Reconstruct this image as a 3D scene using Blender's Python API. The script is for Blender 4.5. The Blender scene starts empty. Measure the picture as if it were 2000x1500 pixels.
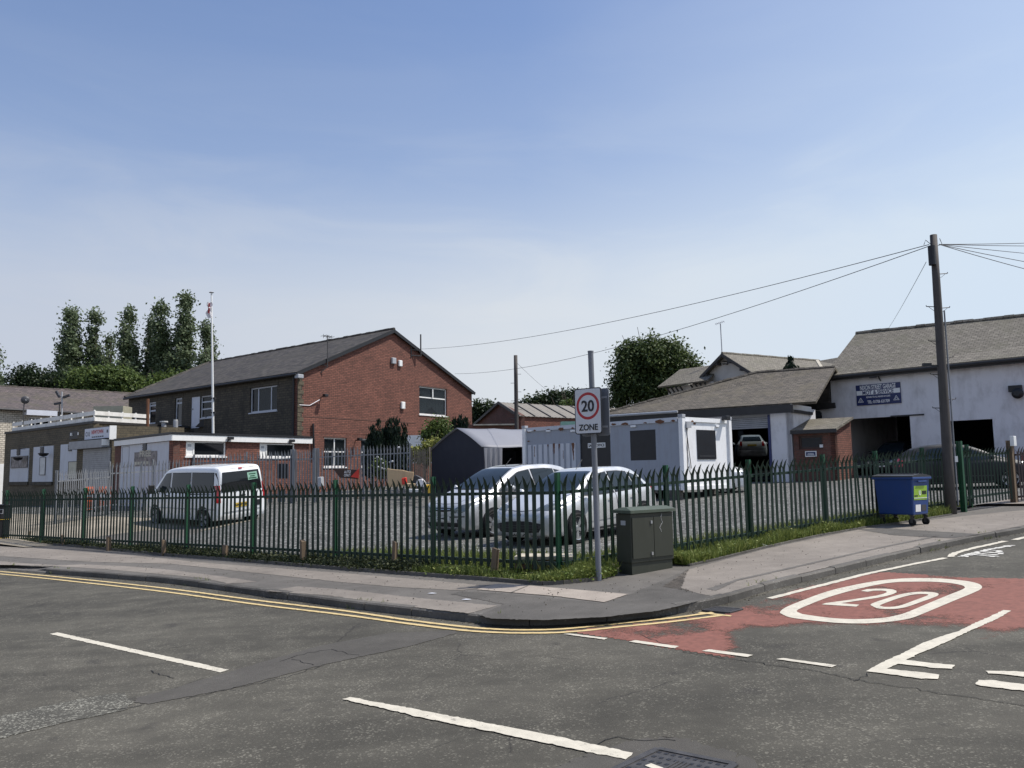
import bpy, math, random
from math import sin, cos, tan, radians, pi, sqrt, atan2, hypot
from mathutils import Vector, Matrix
from mathutils.geometry import tessellate_polygon
from mathutils.bvhtree import BVHTree
random.seed(11)
sc = bpy.context.scene
COL = sc.collection
# ------------------------------------------------------------------ survey: camera station and ground planes
FOC = 1600.0; PIT = radians(6.14); ROL = radians(.92); CZ = 2.0
GA, GB = .0337, .0201
Fv = Vector((0, cos(PIT), sin(PIT))); R0 = Vector((1, 0, 0)); U0 = Vector((0, -sin(PIT), cos(PIT)))
Rv = cos(ROL)*R0 - sin(ROL)*U0; Uv = sin(ROL)*R0 + cos(ROL)*U0
CAM = Vector((0, 0, CZ))
def ray(x, y): return Fv + Rv*((x-1000)/FOC) + Uv*((750-y)/FOC)
def cl(v, a, b): return max(a, min(b, v))
def sm(t): t = cl(t, 0, 1); return t*t*(3-2*t)
def G(x, y): return GA*cl(x, -55, 55) + GB*cl(y, -40, 75)
def P(px, py, h=0.0):
    "point of the road plane raised by h seen at a pixel of the survey photograph"
    d = ray(px, py); t = (h-CZ)/(d.z-GA*d.x-GB*d.y); return CAM + d*t
def H(px, py, z):
    d = ray(px, py); return CAM + d*((z-CZ)/d.z)
def Yd(px, py, y):
    d = ray(px, py); return CAM + d*(y/d.y)
PAVE = .10
VANC = (-9.0, 26.0)
def bump(x, y):
    b = .012*max(0, y-20)*sm((3-x)/8)
    w = math.exp(-(((x-VANC[0])/4.5)**2+((y-VANC[1])/4.5)**2))
    return b + .15*cl(x-VANC[0], -2.2, 2.2)*w
def LOT(x, y): return G(x, y) + .15 + bump(x, y)

# ------------------------------------------------------------------ materials
MATS = {}
def nm(name):
    m = bpy.data.materials.new(name); m.use_nodes = True
    nt = m.node_tree; b = nt.nodes['Principled BSDF']; MATS[name] = m
    return m, nt, b
def L(nt, a, b): nt.links.new(a, b)
def node(nt, t, **k):
    n = nt.nodes.new(t)
    for a, v in k.items(): setattr(n, a, v)
    return n
def coords(nt, kind='Object', scale=None, rot=None):
    tc = node(nt, 'ShaderNodeTexCoord'); o = tc.outputs[kind]
    if scale or rot:
        mp = node(nt, 'ShaderNodeMapping'); L(nt, o, mp.inputs[0])
        if scale: mp.inputs['Scale'].default_value = scale
        if rot: mp.inputs['Rotation'].default_value = rot
        o = mp.outputs[0]
    return o
def noise(nt, co, scale, detail=4, rough=.55):
    n = node(nt, 'ShaderNodeTexNoise'); n.inputs['Scale'].default_value = scale
    n.inputs['Detail'].default_value = detail; n.inputs['Roughness'].default_value = rough
    L(nt, co, n.inputs['Vector']); return n
def ramp(nt, fac, stops):
    r = node(nt, 'ShaderNodeValToRGB'); el = r.color_ramp.elements
    while len(el) < len(stops): el.new(.5)
    for e, (p, c) in zip(el, stops):
        e.position = p; e.color = (c, c, c, 1) if isinstance(c, (int, float)) else (*c, 1)
    L(nt, fac, r.inputs[0]); return r.outputs[0]
def mix(nt, fac, a, b, mode='MIX'):
    m = node(nt, 'ShaderNodeMix', data_type='RGBA', blend_type=mode)
    for i, v in ((0, fac), (6, a), (7, b)):
        if hasattr(v, 'links'): L(nt, v, m.inputs[i])
        else: m.inputs[i].default_value = v if i == 0 else (*v, 1)
    return m.outputs[2]
def bumpn(nt, h, dist, strength, b):
    n = node(nt, 'ShaderNodeBump'); n.inputs['Distance'].default_value = dist; n.inputs['Strength'].default_value = strength
    L(nt, h, n.inputs['Height']); L(nt, n.outputs[0], b.inputs['Normal'])
def plain(name, col, rough=.6, metal=0, var=.15, scale=3, spec=.5, coat=0, kind='Object'):
    m, nt, b = nm(name)
    co = coords(nt, kind); n = noise(nt, co, scale, 5, .6)
    lo = tuple(c*(1-var) for c in col); hi = tuple(min(1, c*(1+var)) for c in col)
    L(nt, ramp(nt, n.outputs[0], [(.3, lo), (.7, hi)]), b.inputs['Base Color'])
    b.inputs['Roughness'].default_value = rough; b.inputs['Metallic'].default_value = metal
    b.inputs['Specular IOR Level'].default_value = spec
    if coat: b.inputs['Coat Weight'].default_value = coat; b.inputs['Coat Roughness'].default_value = .05
    return m
def worn(name, col, dirt, amt=.5, rough=.65, scale=1.2, fine=14):
    "paint with dirt patches and streaks"
    m, nt, b = nm(name)
    co = coords(nt); a = noise(nt, co, scale, 6, .65)
    st = noise(nt, coords(nt, 'Object', (fine, fine, 1.2)), 1, 4, .6)
    k = mix(nt, .5, a.outputs[0], st.outputs[0])
    f = ramp(nt, k, [(.5-.02, 0), (.5+.18, amt)])
    L(nt, mix(nt, f, col, dirt), b.inputs['Base Color']); b.inputs['Roughness'].default_value = rough
    return m
def asphalt(name, base, chip, dens=.5, scale=55, large=.25, rough=.85, tint=(1, 1, 1)):
    m, nt, b = nm(name); co = coords(nt)
    v = node(nt, 'ShaderNodeTexVoronoi'); v.inputs['Scale'].default_value = scale; L(nt, co, v.inputs['Vector'])
    sep = node(nt, 'ShaderNodeSeparateColor'); L(nt, v.outputs['Color'], sep.inputs[0])
    big = noise(nt, co, .35, 5, .6); mid = noise(nt, co, 2.6, 6, .7); fine = noise(nt, co, 160, 2, .7)
    # chips show more where the surface dressing is worn
    k = node(nt, 'ShaderNodeMath', operation='MULTIPLY'); L(nt, sep.outputs[0], k.inputs[0])
    L(nt, ramp(nt, mid.outputs[0], [(.3, .70), (.7, 1.0)]), k.inputs[1])
    cf = ramp(nt, k.outputs[0], [(1-dens, 0), (min(1, 1-dens+.22), 1)])
    c0 = tuple(base[i]*(1-large)*tint[i] for i in range(3)); c1 = tuple(base[i]*(1+large)*tint[i] for i in range(3))
    basec = ramp(nt, big.outputs[0], [(.35, c0), (.65, c1)])
    basec = mix(nt, .35, basec, mix(nt, 1, basec, ramp(nt, fine.outputs[0], [(.3, .45), (.7, 1.6)]), 'MULTIPLY'))
    basec = mix(nt, .4, basec, mix(nt, 1, basec, ramp(nt, mid.outputs[0], [(.3, .6), (.7, 1.35)]), 'MULTIPLY'))
    if name == 'road':
        # polish left by wheels runs along the main road; oil drips make small dark spots
        tr = noise(nt, coords(nt, 'Object', (.10, 1.1, 1), (0, 0, radians(-38.5))), 1.6, 4, .6)
        basec = mix(nt, 1, basec, ramp(nt, tr.outputs[0], [(.36, .84), (.5, 1.0), (.64, 1.16)]), 'MULTIPLY')
        oil = noise(nt, co, 1.9, 3, .5); basec = mix(nt, ramp(nt, oil.outputs[0], [(.66, 0), (.73, .55)]), basec, (.035, .032, .028))
        seam = node(nt, 'ShaderNodeTexVoronoi', feature='DISTANCE_TO_EDGE'); seam.inputs['Scale'].default_value = .55
        wob = mix(nt, .12, co, noise(nt, co, 3, 4, .6).outputs[1]); L(nt, wob, seam.inputs['Vector'])
        gate = noise(nt, co, .8, 2, .5); sk_ = node(nt, 'ShaderNodeMath', operation='MULTIPLY'); L(nt, ramp(nt, seam.outputs['Distance'], [(0, 1), (.006, 0)]), sk_.inputs[0]); L(nt, ramp(nt, gate.outputs[0], [(.52, 0), (.58, .7)]), sk_.inputs[1])
        cf = mix(nt, 1, cf, ramp(nt, tr.outputs[0], [(.35, .75), (.65, 1.0)]), 'MULTIPLY')
        basec = mix(nt, sk_.outputs[0], basec, (.02, .018, .016))
    L(nt, mix(nt, cf, basec, chip), b.inputs['Base Color'])
    b.inputs['Roughness'].default_value = rough; b.inputs['Specular IOR Level'].default_value = .3
    bumpn(nt, mix(nt, .5, v.outputs['Distance'], fine.outputs[0]), .006, .6, b)
    return m
def brick(name, c1, c2, mortar, bw=.225, bh=.075, ms=.01, var=.35, rough=.85, big=.25, bumpd=.006, dark=None):
    m, nt, b = nm(name); co = coords(nt, 'UV')
    t = node(nt, 'ShaderNodeTexBrick'); L(nt, co, t.inputs['Vector'])
    t.inputs['Scale'].default_value = 1; t.inputs['Brick Width'].default_value = bw; t.inputs['Row Height'].default_value = bh
    t.inputs['Mortar Size'].default_value = ms; t.inputs['Mortar Smooth'].default_value = .2; t.inputs['Bias'].default_value = 0
    t.inputs['Color1'].default_value = (*c1, 1); t.inputs['Color2'].default_value = (*c2, 1); t.inputs['Mortar'].default_value = (*mortar, 1)
    n = noise(nt, co, .7, 6, .65); n2 = noise(nt, co, 7, 4, .7)
    c = mix(nt, 1, t.outputs['Color'], ramp(nt, n.outputs[0], [(.3, 1-big), (.7, 1+big)]), 'MULTIPLY')
    c = mix(nt, 1, c, ramp(nt, n2.outputs[0], [(.25, 1-var), (.75, 1+var)]), 'MULTIPLY')
    if dark:
        st = noise(nt, coords(nt, 'UV', (1, .35, 1)), .9, 5, .7)
        c = mix(nt, ramp(nt, st.outputs[0], [(.5, 0), (.66, .75)]), c, dark)
    L(nt, c, b.inputs['Base Color']); b.inputs['Roughness'].default_value = rough
    bumpn(nt, t.outputs['Fac'], bumpd, -1.0, b)
    return m
def slate(name, c1, c2, w=.3, h=.22, moss=(.09, .085, .05), mossamt=.4):
    m, nt, b = nm(name); co = coords(nt, 'UV')
    t = node(nt, 'ShaderNodeTexBrick'); L(nt, co, t.inputs['Vector'])
    t.inputs['Scale'].default_value = 1; t.inputs['Brick Width'].default_value = w; t.inputs['Row Height'].default_value = h
    t.inputs['Mortar Size'].default_value = .014; t.inputs['Mortar Smooth'].default_value = .6
    t.inputs['Color1'].default_value = (*c1, 1); t.inputs['Color2'].default_value = (*c2, 1); t.inputs['Mortar'].default_value = (.04, .037, .033, 1)
    n = noise(nt, co, .6, 6, .7); n2 = noise(nt, coords(nt, 'UV', (1, 3, 1)), 3.0, 5, .7)
    c = mix(nt, 1, t.outputs['Color'], ramp(nt, n2.outputs[0], [(.25, .35), (.75, 1.6)]), 'MULTIPLY')
    c = mix(nt, ramp(nt, n.outputs[0], [(.48, 0), (.62, mossamt)]), c, moss)
    L(nt, c, b.inputs['Base Color']); b.inputs['Roughness'].default_value = .8; b.inputs['Specular IOR Level'].default_value = .25
    # each course steps down over the one below
    sx = node(nt, 'ShaderNodeSeparateXYZ'); L(nt, co, sx.inputs[0])
    dv = node(nt, 'ShaderNodeMath', operation='DIVIDE'); L(nt, sx.outputs[1], dv.inputs[0]); dv.inputs[1].default_value = h
    fr = node(nt, 'ShaderNodeMath', operation='FRACT'); L(nt, dv.outputs[0], fr.inputs[0])
    ad = node(nt, 'ShaderNodeMath', operation='ADD'); L(nt, fr.outputs[0], ad.inputs[0]); L(nt, n2.outputs[0], ad.inputs[1])
    bumpn(nt, ad.outputs[0], .03, -.8, b)
    return m
def leafm(name, c1, c2, c3):
    m, nt, b = nm(name)
    at = node(nt, 'ShaderNodeAttribute', attribute_name='tone')
    L(nt, ramp(nt, at.outputs['Fac'], [(0, c1), (.5, c2), (1, c3)]), b.inputs['Base Color'])
    b.inputs['Roughness'].default_value = .55; b.inputs['Specular IOR Level'].default_value = .3
    tr = node(nt, 'ShaderNodeBsdfTranslucent'); L(nt, ramp(nt, at.outputs['Fac'], [(0, c1), (1, c3)]), tr.inputs[0])
    mx = node(nt, 'ShaderNodeMixShader'); mx.inputs[0].default_value = .33
    out = nt.nodes['Material Output']; L(nt, b.outputs[0], mx.inputs[1]); L(nt, tr.outputs[0], mx.inputs[2]); L(nt, mx.outputs[0], out.inputs[0])
    return m
def glassm(name, tintc=(.02, .025, .03), clear=.35):
    m, nt, b = nm(name); b.inputs['Base Color'].default_value = (*tintc, 1); b.inputs['Roughness'].default_value = .04
    b.inputs['Specular IOR Level'].default_value = .45
    tr = node(nt, 'ShaderNodeBsdfTransparent'); tr.inputs[0].default_value = (.75, .8, .8, 1)
    mx = node(nt, 'ShaderNodeMixShader'); mx.inputs[0].default_value = clear
    L(nt, b.outputs[0], mx.inputs[1]); L(nt, tr.outputs[0], mx.inputs[2]); L(nt, mx.outputs[0], nt.nodes['Material Output'].inputs[0])
    return m

asphalt('road', (.070, .0645, .051), (.20, .187, .15), dens=.29, scale=72)
asphalt('road_smooth', (.077, .071, .061), (.15, .14, .13), dens=.16, scale=90, large=.08)
asphalt('road_coarse', (.07, .066, .054), (.30, .29, .24), dens=.40, scale=74, large=.12)
asphalt('tar_dark', (.095, .088, .078), (.13, .12, .11), dens=.25, scale=80)
asphalt('tar_mid', (.125, .115, .102), (.17, .16, .15), dens=.2, scale=90, large=.15)
asphalt('tar_light', (.21, .185, .158), (.27, .25, .22), dens=.2, scale=100, large=.14)
asphalt('slab_tan', (.33, .285, .24), (.38, .35, .3), dens=.12, scale=60, large=.14)
asphalt('kerb', (.11, .102, .09), (.24, .23, .21), dens=.25, scale=70, large=.3)
asphalt('gravel', (.075, .073, .066), (.30, .30, .28), dens=.42, scale=24, large=.2)
asphalt('ground', (.1, .09, .07), (.2, .19, .16), dens=.3, scale=20)
asphalt('sand', (.28, .245, .19), (.38, .34, .28), dens=.2, scale=30)
asphalt('soil', (.05, .04, .028), (.14, .12, .09), dens=.25, scale=40)
def marking(name, col, under, hole=.42, fs=26):
    m, nt, b = nm(name); co = coords(nt)
    n = noise(nt, co, fs, 5, .75); n2 = noise(nt, co, 2.2, 4, .6)
    k = mix(nt, .35, n.outputs[0], n2.outputs[0])
    f = ramp(nt, k, [(hole-.04, 1), (hole, 0)])
    c = mix(nt, 1, col, ramp(nt, noise(nt, co, 9, 5, .7).outputs[0], [(.3, .78), (.7, 1.08)]), 'MULTIPLY')
    L(nt, mix(nt, f, c, under), b.inputs['Base Color']); b.inputs['Roughness'].default_value = .75
    bumpn(nt, n.outputs[0], .004, .5, b)
    return m
marking('white_mark', (.57, .525, .425), (.11, .10, .085), .405)
marking('white_faded', (.62, .6, .54), (.085, .08, .075), .47, 9)
marking('yellow_mark', (.60, .455, .215), (.12, .105, .08), .41)
# worn red surfacing: where it has gone, the transparent part shows the road below
m, nt, b = nm('red_surface'); co = coords(nt)
at = node(nt, 'ShaderNodeAttribute', attribute_name='wear')
n1 = noise(nt, coords(nt, 'Object', (1, 1, 1), (0, 0, radians(37))), .9, 6, .62); n2 = noise(nt, co, 30, 3, .8)
k = node(nt, 'ShaderNodeMath', operation='ADD'); L(nt, mix(nt, .22, n1.outputs[0], n2.outputs[0]), k.inputs[0]); L(nt, at.outputs['Fac'], k.inputs[1])
f = ramp(nt, k.outputs[0], [(.5, 0), (.58, 1)])
c = mix(nt, 1, (.20, .076, .054), ramp(nt, noise(nt, co, 12, 5, .7).outputs[0], [(.3, .7), (.7, 1.2)]), 'MULTIPLY')
L(nt, c, b.inputs['Base Color']); b.inputs['Roughness'].default_value = .85
tr = node(nt, 'ShaderNodeBsdfTransparent'); mx = node(nt, 'ShaderNodeMixShader'); L(nt, f, mx.inputs[0])
L(nt, tr.outputs[0], mx.inputs[1]); L(nt, b.outputs[0], mx.inputs[2]); L(nt, mx.outputs[0], nt.nodes['Material Output'].inputs[0])

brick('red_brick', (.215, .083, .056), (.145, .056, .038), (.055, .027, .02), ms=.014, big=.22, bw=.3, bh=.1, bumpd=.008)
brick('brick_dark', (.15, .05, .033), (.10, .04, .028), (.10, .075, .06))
brick('stone_dark', (.09, .075, .05), (.06, .05, .035), (.035, .03, .024), bw=.38, bh=.14, ms=.014, var=.45, dark=(.025, .022, .018), bumpd=.02)
brick('stone_club', (.13, .105, .065), (.095, .078, .05), (.055, .048, .036), bw=.34, bh=.13, ms=.012, var=.4, bumpd=.015)
brick('white_brick', (.62, .56, .46), (.46, .41, .34), (.22, .19, .15), bw=.32, bh=.15, ms=.022, var=.3, bumpd=.02)
slate('slate_dark', (.088, .078, .068), (.042, .038, .036), w=.4, h=.3, moss=(.06, .055, .04))
slate('slate_brown', (.15, .13, .105), (.10, .088, .072), w=.26, h=.16, moss=(.15, .13, .09), mossamt=.5)
slate('slate_light', (.21, .19, .155), (.15, .135, .11), w=.26, h=.165, moss=(.12, .115, .08), mossamt=.5)
slate('slate_grey', (.13, .105, .098), (.08, .068, .066), w=.3, h=.22)
worn('white_render', (.69, .68, .69), (.3, .28, .27), .5, .8, .8, 3)
worn('house_render', (.50, .48, .44), (.3, .28, .25), .4, .85, .6, 2)
worn('cabin_white_shaded', (.31, .335, .385), (.24, .24, .25), .5, .5, 1.6, 10)  # cabin white darkened: the shade on its long side put into the colour
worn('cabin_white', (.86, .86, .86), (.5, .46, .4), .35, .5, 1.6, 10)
worn('panel_white', (.56, .58, .62), (.35, .34, .33), .35, .6, 1.2, 6)
worn('fascia_white', (.82, .81, .78), (.5, .48, .42), .3, .5, 1.5, 6)
worn('rail_white', (.80, .78, .73), (.4, .36, .3), .55, .7, 2.2, 5)
worn('green_paint', (.006, .026, .013), (.014, .026, .018), .5, .5, 2.2, 8)
worn('green_post', (.012, .075, .032), (.03, .06, .035), .45, .45, 2.2, 8)
worn('galvanised', (.20, .21, .225), (.14, .13, .12), .5, .45, 4, 10)
worn('cabinet_green', (.030, .033, .022), (.05, .05, .038), .55, .55, 3, 12)
worn('cabinet_top', (.06, .078, .055), (.11, .12, .1), .6, .55, 5, 12)
worn('bin_blue', (.013, .05, .19), (.04, .06, .15), .4, .42, 2.5, 9)
worn('pole_grey', (.17, .18, .20), (.12, .12, .13), .4, .5, 3, 8)
worn('sign_grey', (.38, .39, .41), (.24, .24, .24), .3, .5, 3, 6)
worn('rust', (.16, .07, .035), (.06, .035, .025), .6, .85, 9, 12)
worn('timber', (.17, .12, .075), (.06, .05, .04), .6, .85, 4, 30)
worn('pole_wood', (.075, .066, .06), (.035, .03, .027), .7, .8, 2, 14)
worn('brown_steel', (.06, .04, .038), (.03, .025, .024), .5, .6, 3, 9)
worn('tent_dark', (.022, .024, .036), (.035, .035, .045), .5, .75, 2, 3)
worn('tent_roof', (.21, .215, .24), (.2, .2, .22), .5, .6, 1.6, 3)
worn('corrugated', (.22, .2, .17), (.11, .10, .09), .6, .85, 1.2, 2)
worn('plywood', (.52, .38, .22), (.36, .25, .14), .5, .75, 3, 8)
plain('sign_white', (.62, .63, .65), .4, var=.05); plain('sign_red', (.42, .02, .025), .4, var=.08); plain('ink', (.012, .012, .015), .5)
plain('white', (.78, .78, .76), .4, var=.05); plain('black', (.012, .012, .014), .5); plain('dark_grey', (.05, .05, .055), .5)
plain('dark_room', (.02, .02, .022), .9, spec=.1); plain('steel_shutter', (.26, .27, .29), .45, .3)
plain('navy', (.015, .025, .10), .4); plain('soft_white', (.6, .62, .68), .5, var=.06)
plain('hatch_black', (.008, .009, .012), .45, var=.3); plain('cream', (.5, .48, .38), .6); plain('fascia_dark', (.03, .028, .027), .6)
plain('rubber', (.018, .018, .018), .8, spec=.2); plain('alloy', (.55, .56, .57), .3, .8, var=.08); plain('tail_red', (.35, .01, .015), .15, spec=.8)
plain('headlamp', (.16, .18, .18), .08, .5, spec=.9); plain('plate_yellow', (.55, .38, .05), .4); plain('plate_white', (.7, .7, .66), .4)
plain('curtain', (.34, .37, .38), .9, var=.2, scale=9); plain('orange', (.75, .14, .03), .5, var=.2); plain('bright_red', (.6, .035, .02), .5)
plain('lime', (.28, .46, .04), .45, var=.1); plain('mint', (.24, .42, .32), .5, var=.15); plain('yellow', (.7, .42, .03), .5)
plain('stone_cap', (.42, .38, .3), .85, var=.3); plain('iron', (.07, .066, .064), .55, .4, var=.35, scale=12)
plain('bark', (.09, .07, .05), .9, var=.4); plain('wire', (.03, .03, .035), .6); plain('beige_panel', (.36, .34, .25), .7)
plain('bin_lid', (.035, .037, .04), .5, var=.2); plain('pink_brick', (.2, .12, .1), .85, var=.3); plain('pale_sheet', (.6, .6, .58), .6)
plain('poster', (.2, .18, .17), .6, var=.7, scale=4); plain('brown_board', (.05, .025, .018), .6); plain('flag_white', (.75, .72, .72), .8)
plain('litter_white', (.8, .82, .88), .5, var=.05); plain('fence_timber', (.19, .16, .12), .85, var=.3)
def carpaint(name, col, metal=.7, rough=.28):
    m, nt, b = nm(name); co = coords(nt)
    n = noise(nt, co, 2.5, 5, .6); L(nt, ramp(nt, n.outputs[0], [(.3, tuple(c*.9 for c in col)), (.7, col)]), b.inputs['Base Color'])
    b.inputs['Metallic'].default_value = metal; L(nt, ramp(nt, n.outputs[0], [(.3, rough*.8), (.7, rough*1.4)]), b.inputs['Roughness'])
    b.inputs['Coat Weight'].default_value = .0 if name == 'car_black' else .8; b.inputs['Coat Roughness'].default_value = .06
    return m
carpaint('silver', (.60, .60, .595), .35, .3); carpaint('silver_cool', (.62, .625, .62), .35, .3)
carpaint('van_white', (.84, .85, .85), 0, .35); carpaint('car_black', (.008, .009, .010), 0, .45); carpaint('car_red', (.5, .02, .03), 0, .3)
glassm('car_glass', (.015, .022, .026), .0); glassm('window_glass', (.02, .022, .025), .55); glassm('dark_glass', (.012, .014, .016), .0)
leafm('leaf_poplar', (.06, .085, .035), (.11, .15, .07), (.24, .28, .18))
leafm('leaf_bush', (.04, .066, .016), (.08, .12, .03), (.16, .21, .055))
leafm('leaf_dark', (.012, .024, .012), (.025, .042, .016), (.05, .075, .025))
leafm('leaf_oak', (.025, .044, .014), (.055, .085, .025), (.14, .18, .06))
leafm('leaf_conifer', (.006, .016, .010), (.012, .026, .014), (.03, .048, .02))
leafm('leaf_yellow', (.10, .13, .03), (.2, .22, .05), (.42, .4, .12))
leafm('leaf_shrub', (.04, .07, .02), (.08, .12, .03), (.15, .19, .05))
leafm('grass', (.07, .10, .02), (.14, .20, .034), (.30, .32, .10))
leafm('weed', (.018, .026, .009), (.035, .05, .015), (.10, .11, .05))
def M(n): return MATS[n]

# ------------------------------------------------------------------ mesh and object helpers
def tag(o, label=None, cat=None, group=None, kind=None):
    if label: o['label'] = label
    if cat: o['category'] = cat
    if group: o['group'] = group
    if kind: o['kind'] = kind
    return o
class MB:
    def __init__(s): s.v = []; s.f = []; s.sm = False
    def add(s, vs, fs):
        n = len(s.v); s.v += [Vector(v) for v in vs]; s.f += [tuple(i+n for i in f) for f in fs]; return s
    def box(s, c, sz, ax=None):
        "box at centre c, full sizes sz, optional axes (3 vectors)"
        ax = ax or (Vector((1, 0, 0)), Vector((0, 1, 0)), Vector((0, 0, 1)))
        c = Vector(c); vs = []
        for k in (-.5, .5):
            for j in (-.5, .5):
                for i in (-.5, .5): vs.append(c+ax[0]*(i*sz[0])+ax[1]*(j*sz[1])+ax[2]*(k*sz[2]))
        return s.add(vs, [(0, 2, 3, 1), (4, 5, 7, 6), (0, 1, 5, 4), (2, 6, 7, 3), (0, 4, 6, 2), (1, 3, 7, 5)])
    def bar(s, a, b, w, h=None, up=Vector((0, 0, 1))):
        a = Vector(a); b = Vector(b); d = (b-a); l = d.length
        if l < 1e-6: return s
        d /= l; x = d.cross(up)
        if x.length < 1e-4: x = d.cross(Vector((1, 0, 0)))
        x.normalize(); y = x.cross(d).normalized()
        return s.box((a+b)/2, (l, w, h or w), (d, x, y))
    def tube(s, pts, r, seg=8, cap=True):
        pts = [Vector(p) for p in pts]; n = len(pts)
        rs = r if isinstance(r, (list, tuple)) else [r]*n
        base = len(s.v); prev = None
        for i, p in enumerate(pts):
            d = (pts[min(i+1, n-1)]-pts[max(i-1, 0)])
            d = d.normalized() if d.length > 1e-9 else Vector((0, 0, 1))
            x = prev - d*prev.dot(d) if prev is not None else d.cross(Vector((0, 0, 1)))
            if x.length < 1e-3: x = d.cross(Vector((1, 0, 0)))
            x.normalize(); prev = x; y = d.cross(x)
            for k in range(seg):
                a = 2*pi*k/seg; s.v.append(p+x*(cos(a)*rs[i])+y*(sin(a)*rs[i]))
        for i in range(n-1):
            for k in range(seg):
                a = base+i*seg+k; b2 = base+i*seg+(k+1) % seg; s.f.append((a, b2, b2+seg, a+seg))
        if cap: s.f.append(tuple(base+k for k in reversed(range(seg)))); s.f.append(tuple(base+(n-1)*seg+k for k in range(seg)))
        return s
    def lathe(s, prof, seg, mat4):
        base = len(s.v); n = len(prof)
        for r, h in prof:
            for k in range(seg):
                a = 2*pi*k/seg; s.v.append(mat4 @ Vector((r*cos(a), r*sin(a), h)))
        for i in range(n-1):
            for k in range(seg):
                a = base+i*seg+k; b2 = base+i*seg+(k+1) % seg; s.f.append((a, b2, b2+seg, a+seg))
        return s
    def poly(s, pts): n = len(s.v); s.v += [Vector(p) for p in pts]; s.f.append(tuple(range(n, n+len(pts)))); return s
    def slab(s, pts, dv):
        "polygon pts extruded by vector dv"
        dv = Vector(dv); n = len(s.v); k = len(pts); pts = [Vector(p) for p in pts]
        s.v += pts+[p+dv for p in pts]
        tris = tessellate_polygon([pts])
        for t in tris: s.f.append((n+t[0], n+t[2], n+t[1])); s.f.append((n+k+t[0], n+k+t[1], n+k+t[2]))
        for i in range(k): j = (i+1) % k; s.f.append((n+i, n+j, n+k+j, n+k+i))
        return s
    def build(s, name, mat, parent=None, root=None, smooth=False, autouv=True, tone=None, bevel=0, **tags):
        me = bpy.data.meshes.new(name)
        org = root if root is not None else (Vector(parent['_o']) if parent is not None and '_o' in parent.keys() else Vector((0, 0, 0)))
        vs = [v-org for v in s.v]; me.from_pydata([tuple(v) for v in vs], [], s.f)
        mt = M(mat) if isinstance(mat, str) else mat; me.materials.append(mt)
        if autouv:
            uv = me.uv_layers.new(name='uv').data; Z = Vector((0, 0, 1)); li = 0
            for p in me.polygons:
                nrm = p.normal
                if abs(nrm.z) > .985: t = Vector((1, 0, 0)); bt = Vector((0, 1, 0))
                else: t = Z.cross(nrm).normalized(); bt = nrm.cross(t)
                for l in p.loop_indices:
                    co = s.v[me.loops[l].vertex_index]; uv[l].uv = (co.dot(t), co.dot(bt))
        if tone is not None:
            a = me.attributes.new('tone', 'FLOAT', 'POINT'); a.data.foreach_set('value', tone)
        if smooth: me.polygons.foreach_set('use_smooth', [True]*len(me.polygons))
        o = bpy.data.objects.new(name, me); COL.objects.link(o)
        if parent is not None:
            o.parent = parent
            o['_o'] = tuple(org)
        if bevel:
            bv = o.modifiers.new('bevel', 'BEVEL'); bv.width = bevel; bv.segments = 2; bv.limit_method = 'ANGLE'
        tag(o, **tags); return o
def thing(name, label, cat, loc=(0, 0, 0), group=None):
    o = bpy.data.objects.new(name, None); COL.objects.link(o); o.location = loc; o['_o'] = tuple(loc)
    o.empty_display_size = .2
    return tag(o, label, cat, group)
def solo(mb, name, mat, label, cat, loc, group=None, **k):
    "a thing that is one mesh"
    o = mb.build(name, mat, None, Vector(loc), **k); o.location = loc; o['_o'] = tuple(loc); return tag(o, label, cat, group)
def struct(mb, name, mat, **k):
    o = mb.build(name, mat, **k); o['kind'] = 'structure'; return o
def copytree(o, parent=None):
    c = o.copy(); COL.objects.link(c); c.parent = parent
    for ch in list(o.children): copytree(ch, c)
    return c
TXT = {}
def text_mesh(body, size, thick=.004):
    k = (body, size, thick)
    if k not in TXT:
        cu = bpy.data.curves.new('t', 'FONT'); cu.body = body; cu.size = size; cu.extrude = thick/2; cu.align_x = 'CENTER'; cu.align_y = 'CENTER'; cu.offset = size*.022
        ob = bpy.data.objects.new('t', cu); COL.objects.link(ob); bpy.context.view_layer.update()
        me = bpy.data.meshes.new_from_object(ob.evaluated_get(bpy.context.evaluated_depsgraph_get()))
        TXT[k] = ([v.co.copy() for v in me.vertices], [tuple(p.vertices) for p in me.polygons])
        bpy.data.objects.remove(ob); bpy.data.curves.remove(cu); bpy.data.meshes.remove(me)
    return TXT[k]
def put_text(mb, body, size, c, xd, yd, sx=1, fit=None):
    vs, fs = text_mesh(body, size); xd = Vector(xd).normalized(); yd = Vector(yd).normalized(); n = xd.cross(yd)
    if fit:
        w = max(v.x for v in vs)-min(v.x for v in vs); sx = fit/w
    cx = (max(v.x for v in vs)+min(v.x for v in vs))/2; cy = (max(v.y for v in vs)+min(v.y for v in vs))/2
    mb.add([Vector(c)+xd*((v.x-cx)*sx)+yd*(v.y-cy)+n*v.z for v in vs], fs)
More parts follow.
